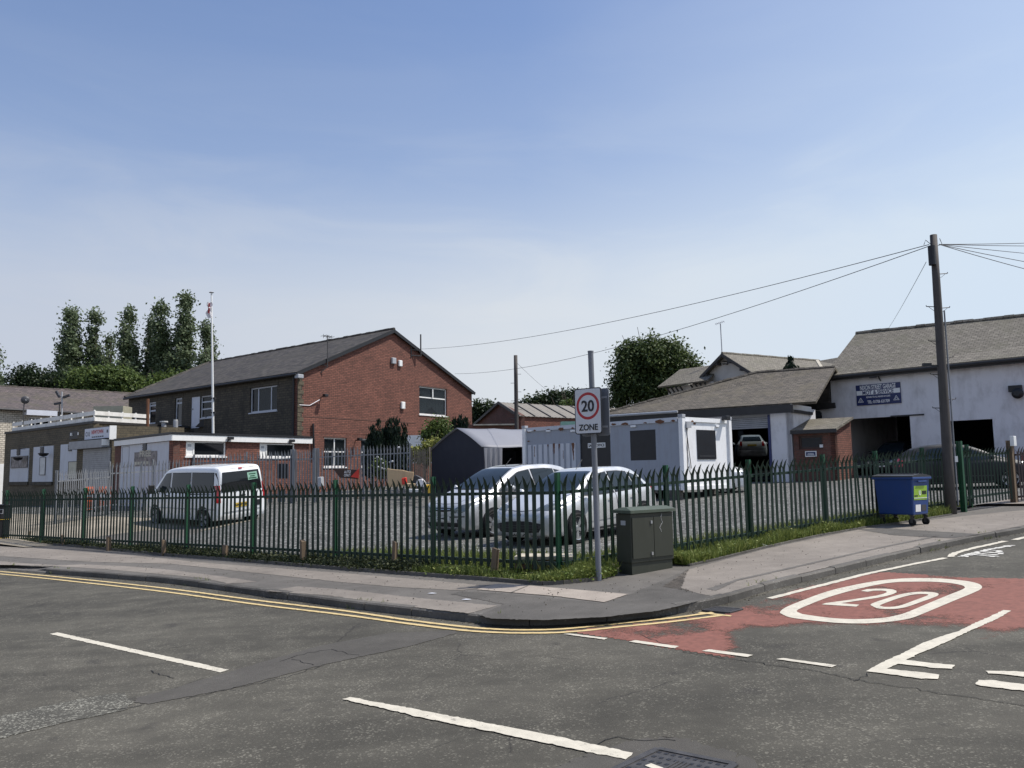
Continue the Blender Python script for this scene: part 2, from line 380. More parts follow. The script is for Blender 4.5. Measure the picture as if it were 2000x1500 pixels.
# walls: a vertical plane through two ground points, facing the camera side
Z = Vector((0, 0, 1))
class Wall:
    def __init__(s, a, b, flip=False):
        s.a = Vector((a[0], a[1], 0)); s.b = Vector((b[0], b[1], 0)); s.d = (s.b-s.a).normalized(); s.len = (s.b-s.a).length
        n = s.d.cross(Z)
        if n.dot(s.a*-1) < 0: n = -n
        s.n = -n if flip else n
    def uz(s, px, py):
        d = ray(px, py); t = (s.a-CAM).dot(s.n)/d.dot(s.n); q = CAM+d*t; return ((q-s.a).dot(s.d), q.z)
    def pt(s, u, z, off=0): return s.a+s.d*u+s.n*off+Z*z
    def rect(s, x0, y0, x1, y1):
        xm = (x0+x1)/2; ym = (y0+y1)/2
        us = sorted((s.uz(x0, ym)[0], s.uz(x1, ym)[0])); zs = sorted((s.uz(xm, y0)[1], s.uz(xm, y1)[1])); return us[0], us[1], zs[0], zs[1]
    def box(s, mb, r, o0, o1):
        u0, u1, z0, z1 = r; return mb.box(s.pt((u0+u1)/2, (z0+z1)/2, (o0+o1)/2), (abs(u1-u0), abs(o1-o0), abs(z1-z0)), (s.d, s.n, Z))
    def face(s, mb, outline, holes=(), depth=.14, thick=.3):
        "wall skin with openings, reveals and a back skin"
        rings = [[Vector((u, z, 0)) for u, z in outline]]
        for u0, u1, z0, z1 in holes: rings.append([Vector(q) for q in ((u0, z0, 0), (u0, z1, 0), (u1, z1, 0), (u1, z0, 0))])
        flat = [q for r in rings for q in r]; tris = tessellate_polygon(rings)
        for off in (0, -thick):
            n0 = len(mb.v); mb.v += [s.pt(q.x, q.y, off) for q in flat]
            for t in tris:
                A, B, C = (mb.v[n0+i] for i in t); nn = (B-A).cross(C-A)
                if nn.length < 1e-9: continue
                want = s.n if off == 0 else -s.n
                mb.f.append(tuple(n0+i for i in (t if nn.dot(want) > 0 else (t[0], t[2], t[1]))))
        o = [s.pt(u, z, 0) for u, z in outline]; k = len(o)
        for i in range(k):
            j = (i+1) % k; mb.poly([o[i], o[j], o[j]-s.n*thick, o[i]-s.n*thick])
        for u0, u1, z0, z1 in holes:
            q = [s.pt(u0, z0), s.pt(u1, z0), s.pt(u1, z1), s.pt(u0, z1)]
            for i in range(4): j = (i+1) % 4; mb.poly([q[i], q[j], q[j]-s.n*thick, q[i]-s.n*thick])
        return mb
def window(w, root, r, fw=.07, vs=(), hs=(), rec=.16, sill=True, curtain=False, glass='window_glass', frame='fascia_white', back=True, label=None):
    u0, u1, z0, z1 = r; f = MB()
    for q in ((u0, u1, z0, z0+fw), (u0, u1, z1-fw, z1), (u0, u0+fw, z0+fw, z1-fw), (u1-fw, u1, z0+fw, z1-fw)): w.box(f, q, -rec, -rec+.06)
    for t in vs: c = u0+(u1-u0)*t; w.box(f, (c-fw/2, c+fw/2, z0+fw, z1-fw), -rec+.003, -rec+.055)
    for h in hs:
        t, a, b2 = h if isinstance(h, tuple) else (h, 0, 1)
        c = z0+(z1-z0)*t; w.box(f, (u0+(u1-u0)*a+fw*.5, u0+(u1-u0)*b2-fw*.5, c-fw/2, c+fw/2), -rec+.006, -rec+.051)
    fo = f.build('window', frame, root)
    if label: fo['label'] = label
    g = MB(); w.box(g, (u0+.01, u1-.01, z0+.01, z1-.01), -rec+.02, -rec+.03); g.build('pane', glass, fo)
    if sill: s2 = MB(); w.box(s2, (u0-.06, u1+.06, z0-.07, z0-.002), -rec, .05); s2.build('sill', frame, fo)
    if curtain:
        c = MB(); n = max(8, int((u1-u0)/.06)); pts = []
        for i in range(n+1):
            u = u0+.03+(u1-u0-.06)*i/n; pts.append((u, -rec-.1+.03*(i % 2)+random.uniform(-.008, .008)))
        for i in range(n): c.poly([w.pt(pts[i][0], z0+.02, pts[i][1]), w.pt(pts[i+1][0], z0+.02, pts[i+1][1]), w.pt(pts[i+1][0], z1-.02, pts[i+1][1]), w.pt(pts[i][0], z1-.02, pts[i][1])])
        c.build('curtain', 'curtain', fo)
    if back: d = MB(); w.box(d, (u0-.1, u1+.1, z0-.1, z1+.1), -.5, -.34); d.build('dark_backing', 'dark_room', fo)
    return fo
def roofslab(mb, pts, t=.12):
    pts = [Vector(p) for p in pts]; n = (pts[1]-pts[0]).cross(pts[2]-pts[0]).normalized()
    if n.z < 0: n = -n
    mb.slab([p-n*t*0 for p in pts], n*t); return mb

# ================================================================== GROUND, ROADS, PAVEMENT
def catmull(pts, n=8):
    out = []; p = [pts[0]]+list(pts)+[pts[-1]]
    for i in range(1, len(p)-2):
        for k in range(n):
            t = k/n; a, b_, c, d = p[i-1], p[i], p[i+1], p[i+2]
            out.append(tuple(.5*((2*b_[j])+(-a[j]+c[j])*t+(2*a[j]-5*b_[j]+4*c[j]-d[j])*t*t+(-a[j]+3*b_[j]-3*c[j]+d[j])*t**3) for j in range(len(a))))
    out.append(tuple(pts[-1])); return out
def sheet(name, px, h, mat, holes=(), ragged=0, world=False, kind='structure', **k):
    def ring(r):
        q = [Vector(p) for p in r] if world else [P(x, y, h) for x, y in r]
        if ragged:
            o = []
            for i in range(len(q)):
                a, b_ = q[i], q[(i+1) % len(q)]; n = max(1, int((b_-a).length/.035))
                for j in range(n):
                    v = a.lerp(b_, j/n)
                    if j: v = v+Vector((random.gauss(0, ragged), random.gauss(0, ragged), 0))
                    v.z = G(v.x, v.y)+h; o.append(v)
            q = o
        return q
    rings = [ring(px)]+[ring(r) for r in holes]; flat = [v for r in rings for v in r]
    mb = MB(); tr = []
    for t in tessellate_polygon(rings):
        a, b_, c = (flat[i] for i in t); tr.append(t if (b_-a).cross(c-a).z > 0 else (t[0], t[2], t[1]))
    mb.add(flat, tr); o = mb.build(name, mat, **k)
    if kind: o['kind'] = kind
    return o
def band(pts, w):
    "world polyline -> closed outline of given width"
    pts = [Vector(p) for p in pts]; a = []; b_ = []
    for i, p in enumerate(pts):
        d = pts[min(i+1, len(pts)-1)]-pts[max(i-1, 0)]; d.z = 0; d.normalize(); n = Vector((-d.y, d.x, 0)); a.append(p+n*w/2); b_.append(p-n*w/2)
    return a+b_[::-1]
def stripe(name, px, w, h, mat, ragged=.004, smooth=True):
    pts = [P(x, y, h) for x, y in px]
    if smooth and len(pts) > 2: pts = [Vector(p) for p in catmull([tuple(p) for p in pts], 10)]
    out = band(pts, w)
    o = []
    for i in range(len(out)):
        a, c = out[i], out[(i+1) % len(out)]; n = max(1, int((c-a).length/.05))
        for j in range(n):
            v = a.lerp(c, j/n)+Vector((random.gauss(0, ragged), random.gauss(0, ragged), 0)); v.z = G(v.x, v.y)+h; o.append(v)
    return sheet(name, o, h, mat, world=True)
# far ground, one sheet out to the horizon
mb = MB(); xs = [-900, -300, -120, -55, -30, 0, 30, 55, 120, 300, 900]; ys = [-300, -100, -40, 0, 40, 75, 120, 300, 1200]
for y in ys:
    for x in xs: mb.v.append(Vector((x, y, G(x, y)-.06)))
nx = len(xs)
for j in range(len(ys)-1):
    for i in range(nx-1): mb.f.append((j*nx+i, j*nx+i+1, (j+1)*nx+i+1, (j+1)*nx+i))
struct(mb, 'ground', 'ground')
sheet('road', [Vector((x, y, G(x, y))) for x, y in ((-52, -20), (54, -20), (54, 60), (-52, 60))], 0, 'road', world=True)
# trench reinstatements
sheet('road_patch', [(268, 1362), (330, 1347), (470, 1305), (620, 1262), (760, 1236), (890, 1231), (893, 1236), (800, 1262), (640, 1296), (450, 1345), (290, 1375), (262, 1371)], .004, 'road_smooth', ragged=.008)
sheet('road_patch', [(-400, 1450), (0, 1398), (150, 1366), (236, 1352), (262, 1371), (240, 1388), (120, 1412), (0, 1442), (-400, 1540)], .004, 'road_coarse', ragged=.01)
sheet('road_patch', [(1150, 1470), (1240, 1445), (1320, 1440), (1440, 1470), (1500, 1510), (1560, 1700), (1090, 1700), (1085, 1500)], .004, 'road_smooth', ragged=.02)
def crack(px, w=.009):
    pts = [P(x, y, .006) for x, y in px]; out = []
    for a, b_ in zip(pts, pts[1:]):
        n = max(2, int((b_-a).length/.06))
        for j in range(n): out.append(a.lerp(b_, j/n)+Vector((random.gauss(0, .016), random.gauss(0, .016), 0)))
    return band(out, w*random.uniform(.8, 1.2))
for i, c in enumerate([[(216, 1387), (240, 1384), (290, 1375)], [(360, 1365), (450, 1345), (560, 1322), (640, 1296)], [(545, 1292), (600, 1275), (650, 1268), (690, 1280), (712, 1278)],
          [(570, 1287), (625, 1300)], [(1333, 1272), (1450, 1290), (1600, 1312), (1700, 1332), (1830, 1352), (2000, 1377), (2200, 1405)], [(1670, 1330), (1700, 1312)],
          [(1140, 1462), (1200, 1440), (1262, 1447), (1300, 1443), (1345, 1452)], [(290, 1310), (345, 1326)], [(335, 1265), (395, 1256)], [(1250, 1240), (1333, 1270)]]):
    sheet('road_crack', crack(c), .006, 'rubber', world=True)
# painted markings
YL1 = [(-260, 1094), (0, 1116), (167, 1132), (333, 1150), (500, 1172), (667, 1192), (800, 1211), (900, 1223), (960, 1228), (1020, 1230), (1100, 1228), (1200, 1218), (1300, 1208), (1392, 1196)]
YL2 = [(-260, 1099), (0, 1121), (167, 1138), (333, 1157), (500, 1180), (667, 1200), (800, 1218), (900, 1230), (960, 1234.5), (1030, 1236), (1110, 1234), (1210, 1224), (1310, 1214), (1412, 1201)]
stripe('yellow_line', YL1, .07, .0085, 'yellow_mark', .003); stripe('yellow_line', YL2, .07, .0085, 'yellow_mark', .003)
stripe('yellow_line', [(1366, 1196), (1428, 1203)], .06, .009, 'yellow_mark', .003)
sheet('centre_line', [(97, 1238), (112, 1235), (447, 1308), (430, 1313)], .0045, 'white_mark', ragged=.004)
sheet('centre_line', [(668, 1365), (684, 1361), (900, 1402), (1080, 1436), (1236, 1470), (1222, 1483), (1140, 1466), (1000, 1437), (820, 1400)], .009, 'white_mark', ragged=.006)
for q in ([(1100, 1238), (1112, 1237), (1187, 1246), (1180, 1249)], [(1228, 1253), (1240, 1250), (1326, 1262), (1318, 1266)], [(1371, 1271), (1385, 1268), (1471, 1279), (1460, 1283)], [(1516, 1287), (1530, 1285), (1634, 1299), (1625, 1303)]):
    sheet('give_way_dash', q, .0085, 'white_mark', ragged=.003)
# red surfacing with its wear
rp = [(1105, 1232), (1210, 1222), (1310, 1211), (1416, 1200), (1470, 1178), (1560, 1150), (1660, 1128), (1730, 1117), (1880, 1128), (2000, 1130), (2260, 1120), (2300, 1230), (2000, 1232), (1900, 1250), (1700, 1245), (1560, 1250), (1430, 1285), (1330, 1269)]
P3 = [P(x, y, .004) for x, y in rp]; x0 = min(p.x for p in P3); x1 = max(p.x for p in P3); y0 = min(p.y for p in P3); y1 = max(p.y for p in P3)
def inside(x, y, poly):
    c = False
    for i in range(len(poly)):
        a, b_ = poly[i], poly[i-1]
        if (a.y > y) != (b_.y > y) and x < (b_.x-a.x)*(y-a.y)/(b_.y-a.y)+a.x: c = not c
    return c
def projpx(q):
    d = q-CAM; z = d.dot(Fv); return (1000+FOC*d.dot(Rv)/z, 750-FOC*d.dot(Uv)/z)
mb = MB(); wear = []; st = .06; idx = {}
RD = [P(1330, 1269), P(1740, 1236), P(2250, 1240)]
nx = int((x1-x0)/st)+1; ny = int((y1-y0)/st)+1
for j in range(ny):
    for i in range(nx):
        x = x0+i*st; y = y0+j*st
        if inside(x+st/2, y+st/2, P3):
            q = []
            for a, b_ in ((0, 0), (1, 0), (1, 1), (0, 1)):
                kk = (i+a, j+b_)
                if kk not in idx:
                    xx = x0+kk[0]*st; yy = y0+kk[1]*st; idx[kk] = len(mb.v); mb.v.append(Vector((xx, yy, G(xx, yy)+.004)))
                    u, v = projpx(mb.v[-1])
                    w = .12 - .27*sm((v-1208)/34)*sm((u-1390)/90) - .05*sm((1480-u)/100)*sm((v-1195)/20) + .05*sm((1340-u)/80)
                    if u > 1900 and v > 1210: w += .10
                    wear.append(w)
                q.append(idx[kk])
            mb.f.append(tuple(q))
o = struct(mb, 'red_road_surface', 'red_surface'); a = o.data.attributes.new('wear', 'FLOAT', 'POINT'); a.data.foreach_set('value', wear)
ro = [(1523, 1197), (1533, 1187), (1566, 1173), (1616, 1155), (1666, 1143), (1716, 1134), (1766, 1129.5), (1800, 1129), (1833, 1129.5), (1883, 1134), (1908, 1139), (1917, 1144), (1917, 1149), (1905, 1156), (1866, 1172), (1816, 1193), (1783, 1206), (1760, 1211), (1733, 1214.5), (1700, 1217), (1666, 1217.5), (1630, 1216), (1590, 1212), (1550, 1207), (1532, 1202)]
ri = [(1557, 1195), (1558, 1191), (1575, 1183), (1616, 1167), (1666, 1152.5), (1716, 1141.5), (1750, 1137), (1783, 1136), (1816, 1136), (1850, 1138), (1875, 1142), (1884, 1146), (1880, 1151), (1850, 1163), (1816, 1177), (1783, 1191), (1765, 1198), (1750, 1202), (1730, 1206), (1700, 1208.5), (1660, 1209), (1620, 1206.5), (1585, 1202), (1562, 1198)]
cr = lambda r, n=4: catmull([r[-1]]+r+[r[0]], n)[n:-n-1]
sheet('speed_roundel', cr(ro), .008, 'white_mark', holes=[cr(ri)])
x3 = lambda r: [(1333+x/3, 1000+y/3) for x, y in r]
sheet('speed_roundel', x3([(1045, 462), (1080, 452), (1130, 449), (1190, 449), (1230, 453), (1252, 460), (1255, 470), (1235, 480), (1195, 492), (1140, 503), (1050, 516), (930, 534), (1036, 543), (1018, 554), (815, 541), (840, 533), (960, 517), (1060, 502), (1140, 489), (1180, 478), (1198, 470), (1192, 463), (1165, 460), (1120, 461), (1085, 467)]), .0083, 'white_mark')
sheet('speed_roundel', cr(x3([(1103, 546), (1112, 535), (1180, 511), (1240, 492), (1300, 477), (1360, 469), (1410, 467), (1460, 469), (1493, 475), (1500, 484), (1480, 497), (1400, 526), (1330, 551), (1280, 563), (1230, 568), (1170, 567), (1122, 559)]), 3), .0083, 'white_mark', holes=[cr(x3([(1157, 549), (1170, 540), (1240, 514), (1300, 495), (1350, 484), (1395, 480), (1430, 481), (1440, 485), (1425, 493), (1350, 521), (1290, 543), (1250, 553), (1205, 556), (1168, 554)]), 3)])
sheet('junction_hatching', x3([(1075, 932), (1160, 885), (1280, 830), (1400, 770), (1500, 733), (1620, 697), (1700, 655), (1790, 618), (1880, 574), (1926, 578), (1850, 622), (1750, 668), (1650, 710), (1560, 755), (1480, 790), (1380, 830), (1310, 866), (1440, 882), (1596, 896), (1580, 918), (1480, 914), (1400, 903), (1262, 889), (1195, 917), (1400, 938), (1505, 953), (1495, 978), (1400, 976), (1200, 948)]), .0085, 'white_mark', ragged=.004)
sheet('junction_hatching', x3([(1775, 930), (1850, 931), (2000, 936), (2300, 966), (2300, 1002), (2000, 965), (1900, 952), (1790, 945)]), .0085, 'white_mark', ragged=.005)
sheet('junction_hatching', x3([(1735, 983), (1800, 983), (2000, 1008), (2300, 1046), (2300, 1092), (2000, 1046), (1750, 1018), (1716, 1008)]), .0085, 'white_mark', ragged=.005)
stripe('edge_line', x3([(510, 506), (650, 470), (800, 432), (950, 394), (1090, 359), (1220, 332), (1350, 305), (1450, 286), (1540, 268)]), .10, .0085, 'white_mark', .005)
stripe('edge_line', x3([(1570, 263), (1590, 244), (1640, 228), (1700, 212), (1800, 190), (1890, 170)]), .11, .0085, 'white_mark', .008)
stripe('edge_line', x3([(1945, 163), (2000, 149), (2200, 105)]), .12, .0085, 'white_mark', .006)
for q in ([(1630, 262), (1690, 245), (1800, 218), (1910, 200)], [(1650, 262), (1710, 248), (1840, 262)], [(1700, 240), (1850, 252)], [(1740, 232), (1870, 240)], [(1780, 222), (1850, 226), (1870, 246)], [(1890, 200), (1945, 194)]):
    stripe('worn_lettering', x3(q), .10, .0085, 'white_faded', .012, smooth=False)
# kerb line (road level)
KP = [(-520, 1072), (-200, 1096), (85, 1120), (167, 1126), (333, 1140), (500, 1163), (667, 1186), (800, 1202), (900, 1213), (960, 1219), (1020, 1222), (1080, 1221), (1170, 1215), (1240, 1209), (1300, 1202), (1350, 1194), (1400, 1184), (1440, 1173), (1500, 1155), (1620, 1125), (1720, 1100), (1850, 1069), (2000, 1040), (2300, 993)]
K = [P(x, y) for x, y in KP]; dL = Vector((-.7826, .6225, 0)); dR = Vector((.8, .6, 0))
K = [K[0]+dL*40]+K+[K[-1]+dR*30]; KC = [Vector(p) for p in catmull([tuple(p) for p in K[1:-1]], 8)]; KC = [K[0]]+KC+[K[-1]]
def inward(i, pts=KC):
    d = pts[min(i+1, len(pts)-1)]-pts[max(i-1, 0)]; d.z = 0; d.normalize(); return Vector((d.y, -d.x, 0))*-1
KI = [KC[i]+inward(i)*.125 for i in range(len(KC))]
for v in KI: v.z = G(v.x, v.y)+PAVE
# resample the kerb into stones
acc = [0]
for a, b_ in zip(KC, KC[1:]): acc.append(acc[-1]+(b_-a).length)
def at(s):
    for i in range(len(acc)-1):
        if s <= acc[i+1]: t = (s-acc[i])/(acc[i+1]-acc[i]); return KC[i].lerp(KC[i+1], t), inward(i).lerp(inward(i+1), t)
    return KC[-1], inward(len(KC)-1)
mb = MB(); s = acc[1]; i85 = min(range(len(KC)), key=lambda i: (KC[i]-K[3]).length); s85 = acc[i85]; gaps = []
while s < acc[-2]:
    ln = .915 if s > s85 else .915
    n = 5; q0 = s+.006; q1 = s+ln-.006; dz = random.uniform(-.007, .005); dn = random.uniform(-.008, .008)
    hh = (PAVE+.004 if s > s85-.05 else .025)+dz; base = len(mb.v)
    for k in range(n+1):
        p, nn = at(q0+(q1-q0)*k/n)
        for off, z in ((dn, -.1), (dn, hh-.02), (dn+.02, hh), (.125, hh), (.125, -.1)):
            v = p+nn*off; mb.v.append(Vector((v.x, v.y, G(v.x, v.y)+z)))
    for k in range(n):
        for e in range(4): a = base+k*5+e; mb.f.append((a, a+1, a+6, a+5))
    mb.f.append(tuple(base+e for e in range(5))[::-1]); mb.f.append(tuple(base+n*5+e for e in range(5))); s += ln
struct(mb, 'kerb', 'kerb')
i0 = max(0, i85)
back = [KI[-1]+Vector((-40, 55, 0)), KI[0]+Vector((25, 60, 0))]
top = [Vector((v.x, v.y, G(v.x, v.y)+PAVE)) for v in KI]+[Vector((v.x, v.y, 0)) for v in back]
for v in top: v.z = GA*v.x+GB*v.y+PAVE
topL = [KI[i]+inward(i)*(.55 if i < i0 else 0) for i in range(len(KI))]
for v in topL: v.z = GA*v.x+GB*v.y+PAVE
sheet('pavement', topL+top[-2:], PAVE, 'tar_mid', world=True)
mb = MB()
for i in range(0, i0):
    a, b_ = KI[i], KI[i+1]; c, d = topL[i+1], topL[i]
    mb.poly([Vector((a.x, a.y, G(a.x, a.y)+.02)), Vector((b_.x, b_.y, G(b_.x, b_.y)+.02)), c, d])
struct(mb, 'pavement', 'tar_mid')
# patches in the footway
h1 = PAVE+.004; h2 = PAVE+.008
sheet('pavement_patch', [(-300, 1046), (0, 1066), (120, 1073), (250, 1084), (400, 1099), (560, 1111), (667, 1119), (860, 1135), (960, 1145), (900, 1153), (780, 1147), (667, 1137), (500, 1119), (400, 1108), (333, 1101), (170, 1097), (0, 1086), (-300, 1064)], h1, 'tar_light', ragged=.012)
sheet('pavement_patch', [(-300, 1072), (0, 1096), (60, 1101), (120, 1104), (160, 1102), (250, 1106), (333, 1113), (420, 1124), (503, 1136), (446, 1140), (400, 1129), (333, 1123), (210, 1112), (100, 1105), (0, 1103), (-300, 1080)], h1, 'tar_light', ragged=.01)
sheet('pavement_patch', [(520, 1154), (582, 1145), (667, 1151), (800, 1166), (971, 1183), (915, 1198), (860, 1192), (760, 1179), (640, 1163)], h1, 'tar_light', ragged=.008)
sheet('pavement_patch', [(930, 1151), (968, 1140), (1040, 1144), (1227, 1160), (1180, 1176), (1085, 1164)], h2, 'slab_tan', ragged=.004)
sheet('pavement_patch', [(1030, 1143.5), (1033, 1143.3), (1000, 1157), (997, 1156.7)], h2+.004, 'tar_mid')
sheet('pavement_patch', [(900, 1155), (1000, 1160), (1180, 1178), (1232, 1160), (1345, 1112), (1330, 1148), (1390, 1168), (1290, 1192), (1180, 1205), (1060, 1211), (960, 1208), (935, 1201), (985, 1180), (880, 1160)], h1, 'tar_dark', ragged=.01)
sheet('pavement_patch', [(1293, 1146), (1345, 1112), (1420, 1092), (1500, 1071), (1600, 1050), (1700, 1030), (1800, 1018), (1880, 1008), (2000, 996), (2300, 965), (2300, 984), (2000, 1026), (1850, 1055), (1720, 1084), (1620, 1107), (1500, 1136), (1440, 1152), (1392, 1165), (1333, 1152)], h1, 'tar_light', ragged=.008)
sheet('pavement_patch', [(1380, 1150), (1440, 1131), (1560, 1104), (1720, 1068), (1830, 1046), (1836, 1047), (1722, 1070), (1560, 1107), (1440, 1134), (1400, 1153)], h2, 'tar_mid', ragged=.006)
sheet('pavement_patch', [(1676, 1034), (1730, 1031), (1800, 1036), (1915, 1043), (1862, 1051), (1832, 1050), (1745, 1045)], h2, 'tar_dark', ragged=.012)
# gully grate and manhole
def grate(px, h):
    q = [P(x, y, h) for x, y in px]; c = sum(q, Vector())/4
    t = thing('gully_grate', 'slotted iron drain grate at the kerb by the end of the yellow lines', 'drain grate', c)
    f = MB()
    for i in range(4): f.bar(q[i], q[(i+1) % 4], .03, .02)
    f.build('frame', 'iron', t); g = MB(); g.slab([v-Z*.012 for v in q], Z*.004); g.build('pit', 'ink', t)
    b2 = MB()
    for k in range(1, 12): a = q[0].lerp(q[1], k/12); d = q[3].lerp(q[2], k/12); b2.bar(a, d, .016, .014)
    b2.build('grate', 'iron', t)
grate([(1372, 1192), (1400, 1186), (1450, 1190), (1424, 1197)], .012)
def manhole():
    h = .012; q = [P(x, y, h) for x, y in ((1286, 1463), (1435, 1493), (1350, 1560), (1165, 1520))]; c = sum(q, Vector())/4
    t = thing('manhole_cover', 'rectangular slotted iron manhole cover crossed by a white line', 'manhole cover', c)
    def pt(u, v, dz=0): return q[0].lerp(q[1], u).lerp(q[3].lerp(q[2], u), v)+Z*dz
    f = MB()
    for a, b_ in (((0, 0), (1, 0)), ((1, 0), (1, 1)), ((1, 1), (0, 1)), ((0, 1), (0, 0))): f.bar(pt(*a), pt(*b_), .05, .016)
    f.build('frame', 'iron', t); m1 = MB(); m1.slab([pt(.02, .02, -.008), pt(.98, .02, -.008), pt(.98, .98, -.008), pt(.02, .98, -.008)], Z*.01); m1.build('cover', 'iron', t)
    s_ = MB()
    for i in range(10):
        for j in range(7):
            u = .06+.095*i+.03*(j % 2); v = .07+.13*j
            if u > .95 or (4 <= i <= 5 and 1 < j < 5): continue
            s_.slab([pt(u, v, .003), pt(u+.045, v, .003), pt(u+.045, v+.045, .003), pt(u, v+.045, .003)], Z*.001)
    s_.build('slot', 'ink', t, kind='stuff'); r_ = MB()
    for i in range(4): r_.bar(pt(.42+.05*i, .22, .003), pt(.42+.05*i, .72, .003), .014, .008)
    r_.build('rib', 'iron', t); w_ = MB(); w_.slab([pt(.22, .42, .004), pt(.95, .62, .004), pt(.93, .74, .004), pt(.2, .5, .004)], Z*.003); w_.build('painted_line', 'white_mark', t)
manhole()

# car park, forecourt, verges
CR = P(1090, 1128, PAVE); CR.z = 0
def FR(s, t, dz=0, base=None):
    v = CR+dL*s+dR*t; v.z = (base or LOT)(v.x, v.y)+dz; return v
def gridsheet(name, s0, s1, t0, t1, st, dz, mat):
    mb = MB(); n = int((s1-s0)/st)+1; k = int((t1-t0)/st)+1
    for j in range(k+1):
        for i in range(n+1): mb.v.append(FR(s0+(s1-s0)*i/n, t0+(t1-t0)*j/k, dz))
    for j in range(k):
        for i in range(n): a = j*(n+1)+i; mb.f.append((a, a+n+1, a+n+2, a+1))
    return struct(mb, name, mat)
gridsheet('car_park', 0, 46, -.05, 46, .6, 0, 'gravel')
gridsheet('forecourt', 17.6, 46, -.8, 6, .6, .012, 'sand')
gridsheet('driveway', -1.2, .0, 14.2, 30, .5, .012, 'tar_light')
VL = [(40, 1058), (130, 1066), (250, 1078), (333, 1086), (500, 1099), (667, 1113), (800, 1123), (940, 1133), (1060, 1143), (1100, 1141), (1170, 1134)]
VR = [(1316, 1092), (1324, 1104), (1345, 1106), (1400, 1094), (1500, 1069), (1600, 1047), (1690, 1031), (1760, 1022), (1858, 1006)]
def vedge(px): return [P(x, y, PAVE) for x, y in px]
VLw, VRw = vedge(VL), vedge(VR)
def lotz(v, dz): return Vector((v.x, v.y, G(v.x, v.y)+PAVE+dz))
inL = [CR+dL*s+dR*.35 for s in (17.6, 10, 5, 0)]; inR = [CR+dR*t+dL*.3 for t in (0, 4, 8, 13.9)]
sheet('verge_soil', [lotz(v, .02) for v in VLw]+[lotz(v, .02) for v in inL[::-1]], .1, 'soil', world=True)
sheet('verge_soil', [lotz(v, .02) for v in VRw]+[lotz(v, .02) for v in inR[::-1]], .1, 'soil', world=True)
mb = MB()
for a, b_ in zip(VLw, VLw[1:]): mb.bar(lotz(a, .015), lotz(b_, .015), .05, .08)
for a, b_ in zip(VRw[2:], VRw[3:]): mb.bar(lotz(a, .01), lotz(b_, .01), .05, .05)
struct(mb, 'verge_edging', 'kerb')

# grass and weeds
def blades(mb, tone, p, h, w, lean):
    a = random.uniform(0, 2*pi); d = Vector((cos(a), sin(a), 0)); l = Vector((random.gauss(0, lean), random.gauss(0, lean), 0))
    n = len(mb.v); mid = p+Z*h*.55+l*h*.35; tip = p+Z*h+l*h
    mb.v += [p-d*w, p+d*w, mid+d*w*.7, mid-d*w*.7, tip]; mb.f += [(n, n+1, n+2, n+3), (n+3, n+2, n+4)]
    t = random.random()**1.3; tone += [t]*5
def leafy(mb, tone, p, h, r):
    for k in range(random.randint(5, 11)):
        c = p+Vector((random.gauss(0, r), random.gauss(0, r), random.uniform(.2, 1)*h)); s = random.uniform(.012, .03)
        a = Vector((random.gauss(0, 1), random.gauss(0, 1), random.gauss(0, .5))).normalized(); b_ = a.cross(Vector((random.gauss(0, 1), random.gauss(0, 1), 1))).normalized()
        n = len(mb.v); mb.v += [c-a*s, c-b_*s*.7, c+a*s, c+b_*s*.7]; mb.f.append((n, n+1, n+2, n+3)); tone += [random.random()]*4
def strip_grass(name, edge, inner, n, hm, mat, leafn=0, power=1, gap=None):
    mb = MB(); tone = []
    for i in range(n):
        t = random.random(); u = random.random()**power
        k = t*(len(edge)-1); a = edge[int(k)].lerp(edge[min(int(k)+1, len(edge)-1)], k-int(k)); b_ = inner(a)
        v = a.lerp(b_, u); cl_ = .5+.5*sin(v.x*3.1+1.3)*sin(v.y*2.3)
        if gap and gap(v): continue
        p = lotz(v, .015); hh = hm*random.uniform(.35, 1)*(.45+.75*cl_)
        if leafn and random.random() < leafn: leafy(mb, tone, p, hh, .05)
        else: blades(mb, tone, p, hh, .006, .35)
    o = mb.build(name, mat, tone=tone, autouv=False, kind='stuff'); return o
def toline(d0, off):
    n = Vector((-d0.y, d0.x, 0)); 
    if n.y < 0: n = -n
    def f(a):
        q = a-CR; q.z = 0; s_ = q.dot(d0); return CR+d0*s_+n*off
    return f
o = strip_grass('grass', VLw[6:], toline(dL, .5), 11000, .20, 'grass', .04); tag(o, 'green grass clumps on the verge near the fence corner', 'grass')
o = strip_grass('weeds', VLw[:7], toline(dL, .3), 9000, .17, 'weed', .6); tag(o, 'dark low weeds along the foot of the long green fence', 'weeds')
o = strip_grass('grass', VRw, toline(dR, .35), 34000, .25, 'grass', .02); tag(o, 'bright long grass along the right hand fence and pavement', 'grass')
mb = MB(); tone = []
for i in range(15000):
    s_ = random.random(); s_ = random.uniform(-.2, 6.2); t_ = random.uniform(-.0, 1)*random.uniform(.2, 1.0)*1.9
    if s_ > 4.5 and random.random() < .6: continue
    p = FR(s_, t_+.25, -.01); cl_ = .5+.5*sin(p.x*2.1+.3)*sin(p.y*2.9); blades(mb, tone, p, random.uniform(.06, .2)*(.5+.8*cl_), .007, .4)
for i in range(9000):
    t_ = random.uniform(1.5, 14); s_ = random.random()**1.6*1.2; p = FR(s_+.1, t_, -.01); blades(mb, tone, p, random.uniform(.05, .2), .007, .4)
o = mb.build('grass', 'grass', tone=tone, autouv=False, kind='stuff'); tag(o, 'grass growing inside the fence beside the parked cars', 'grass')

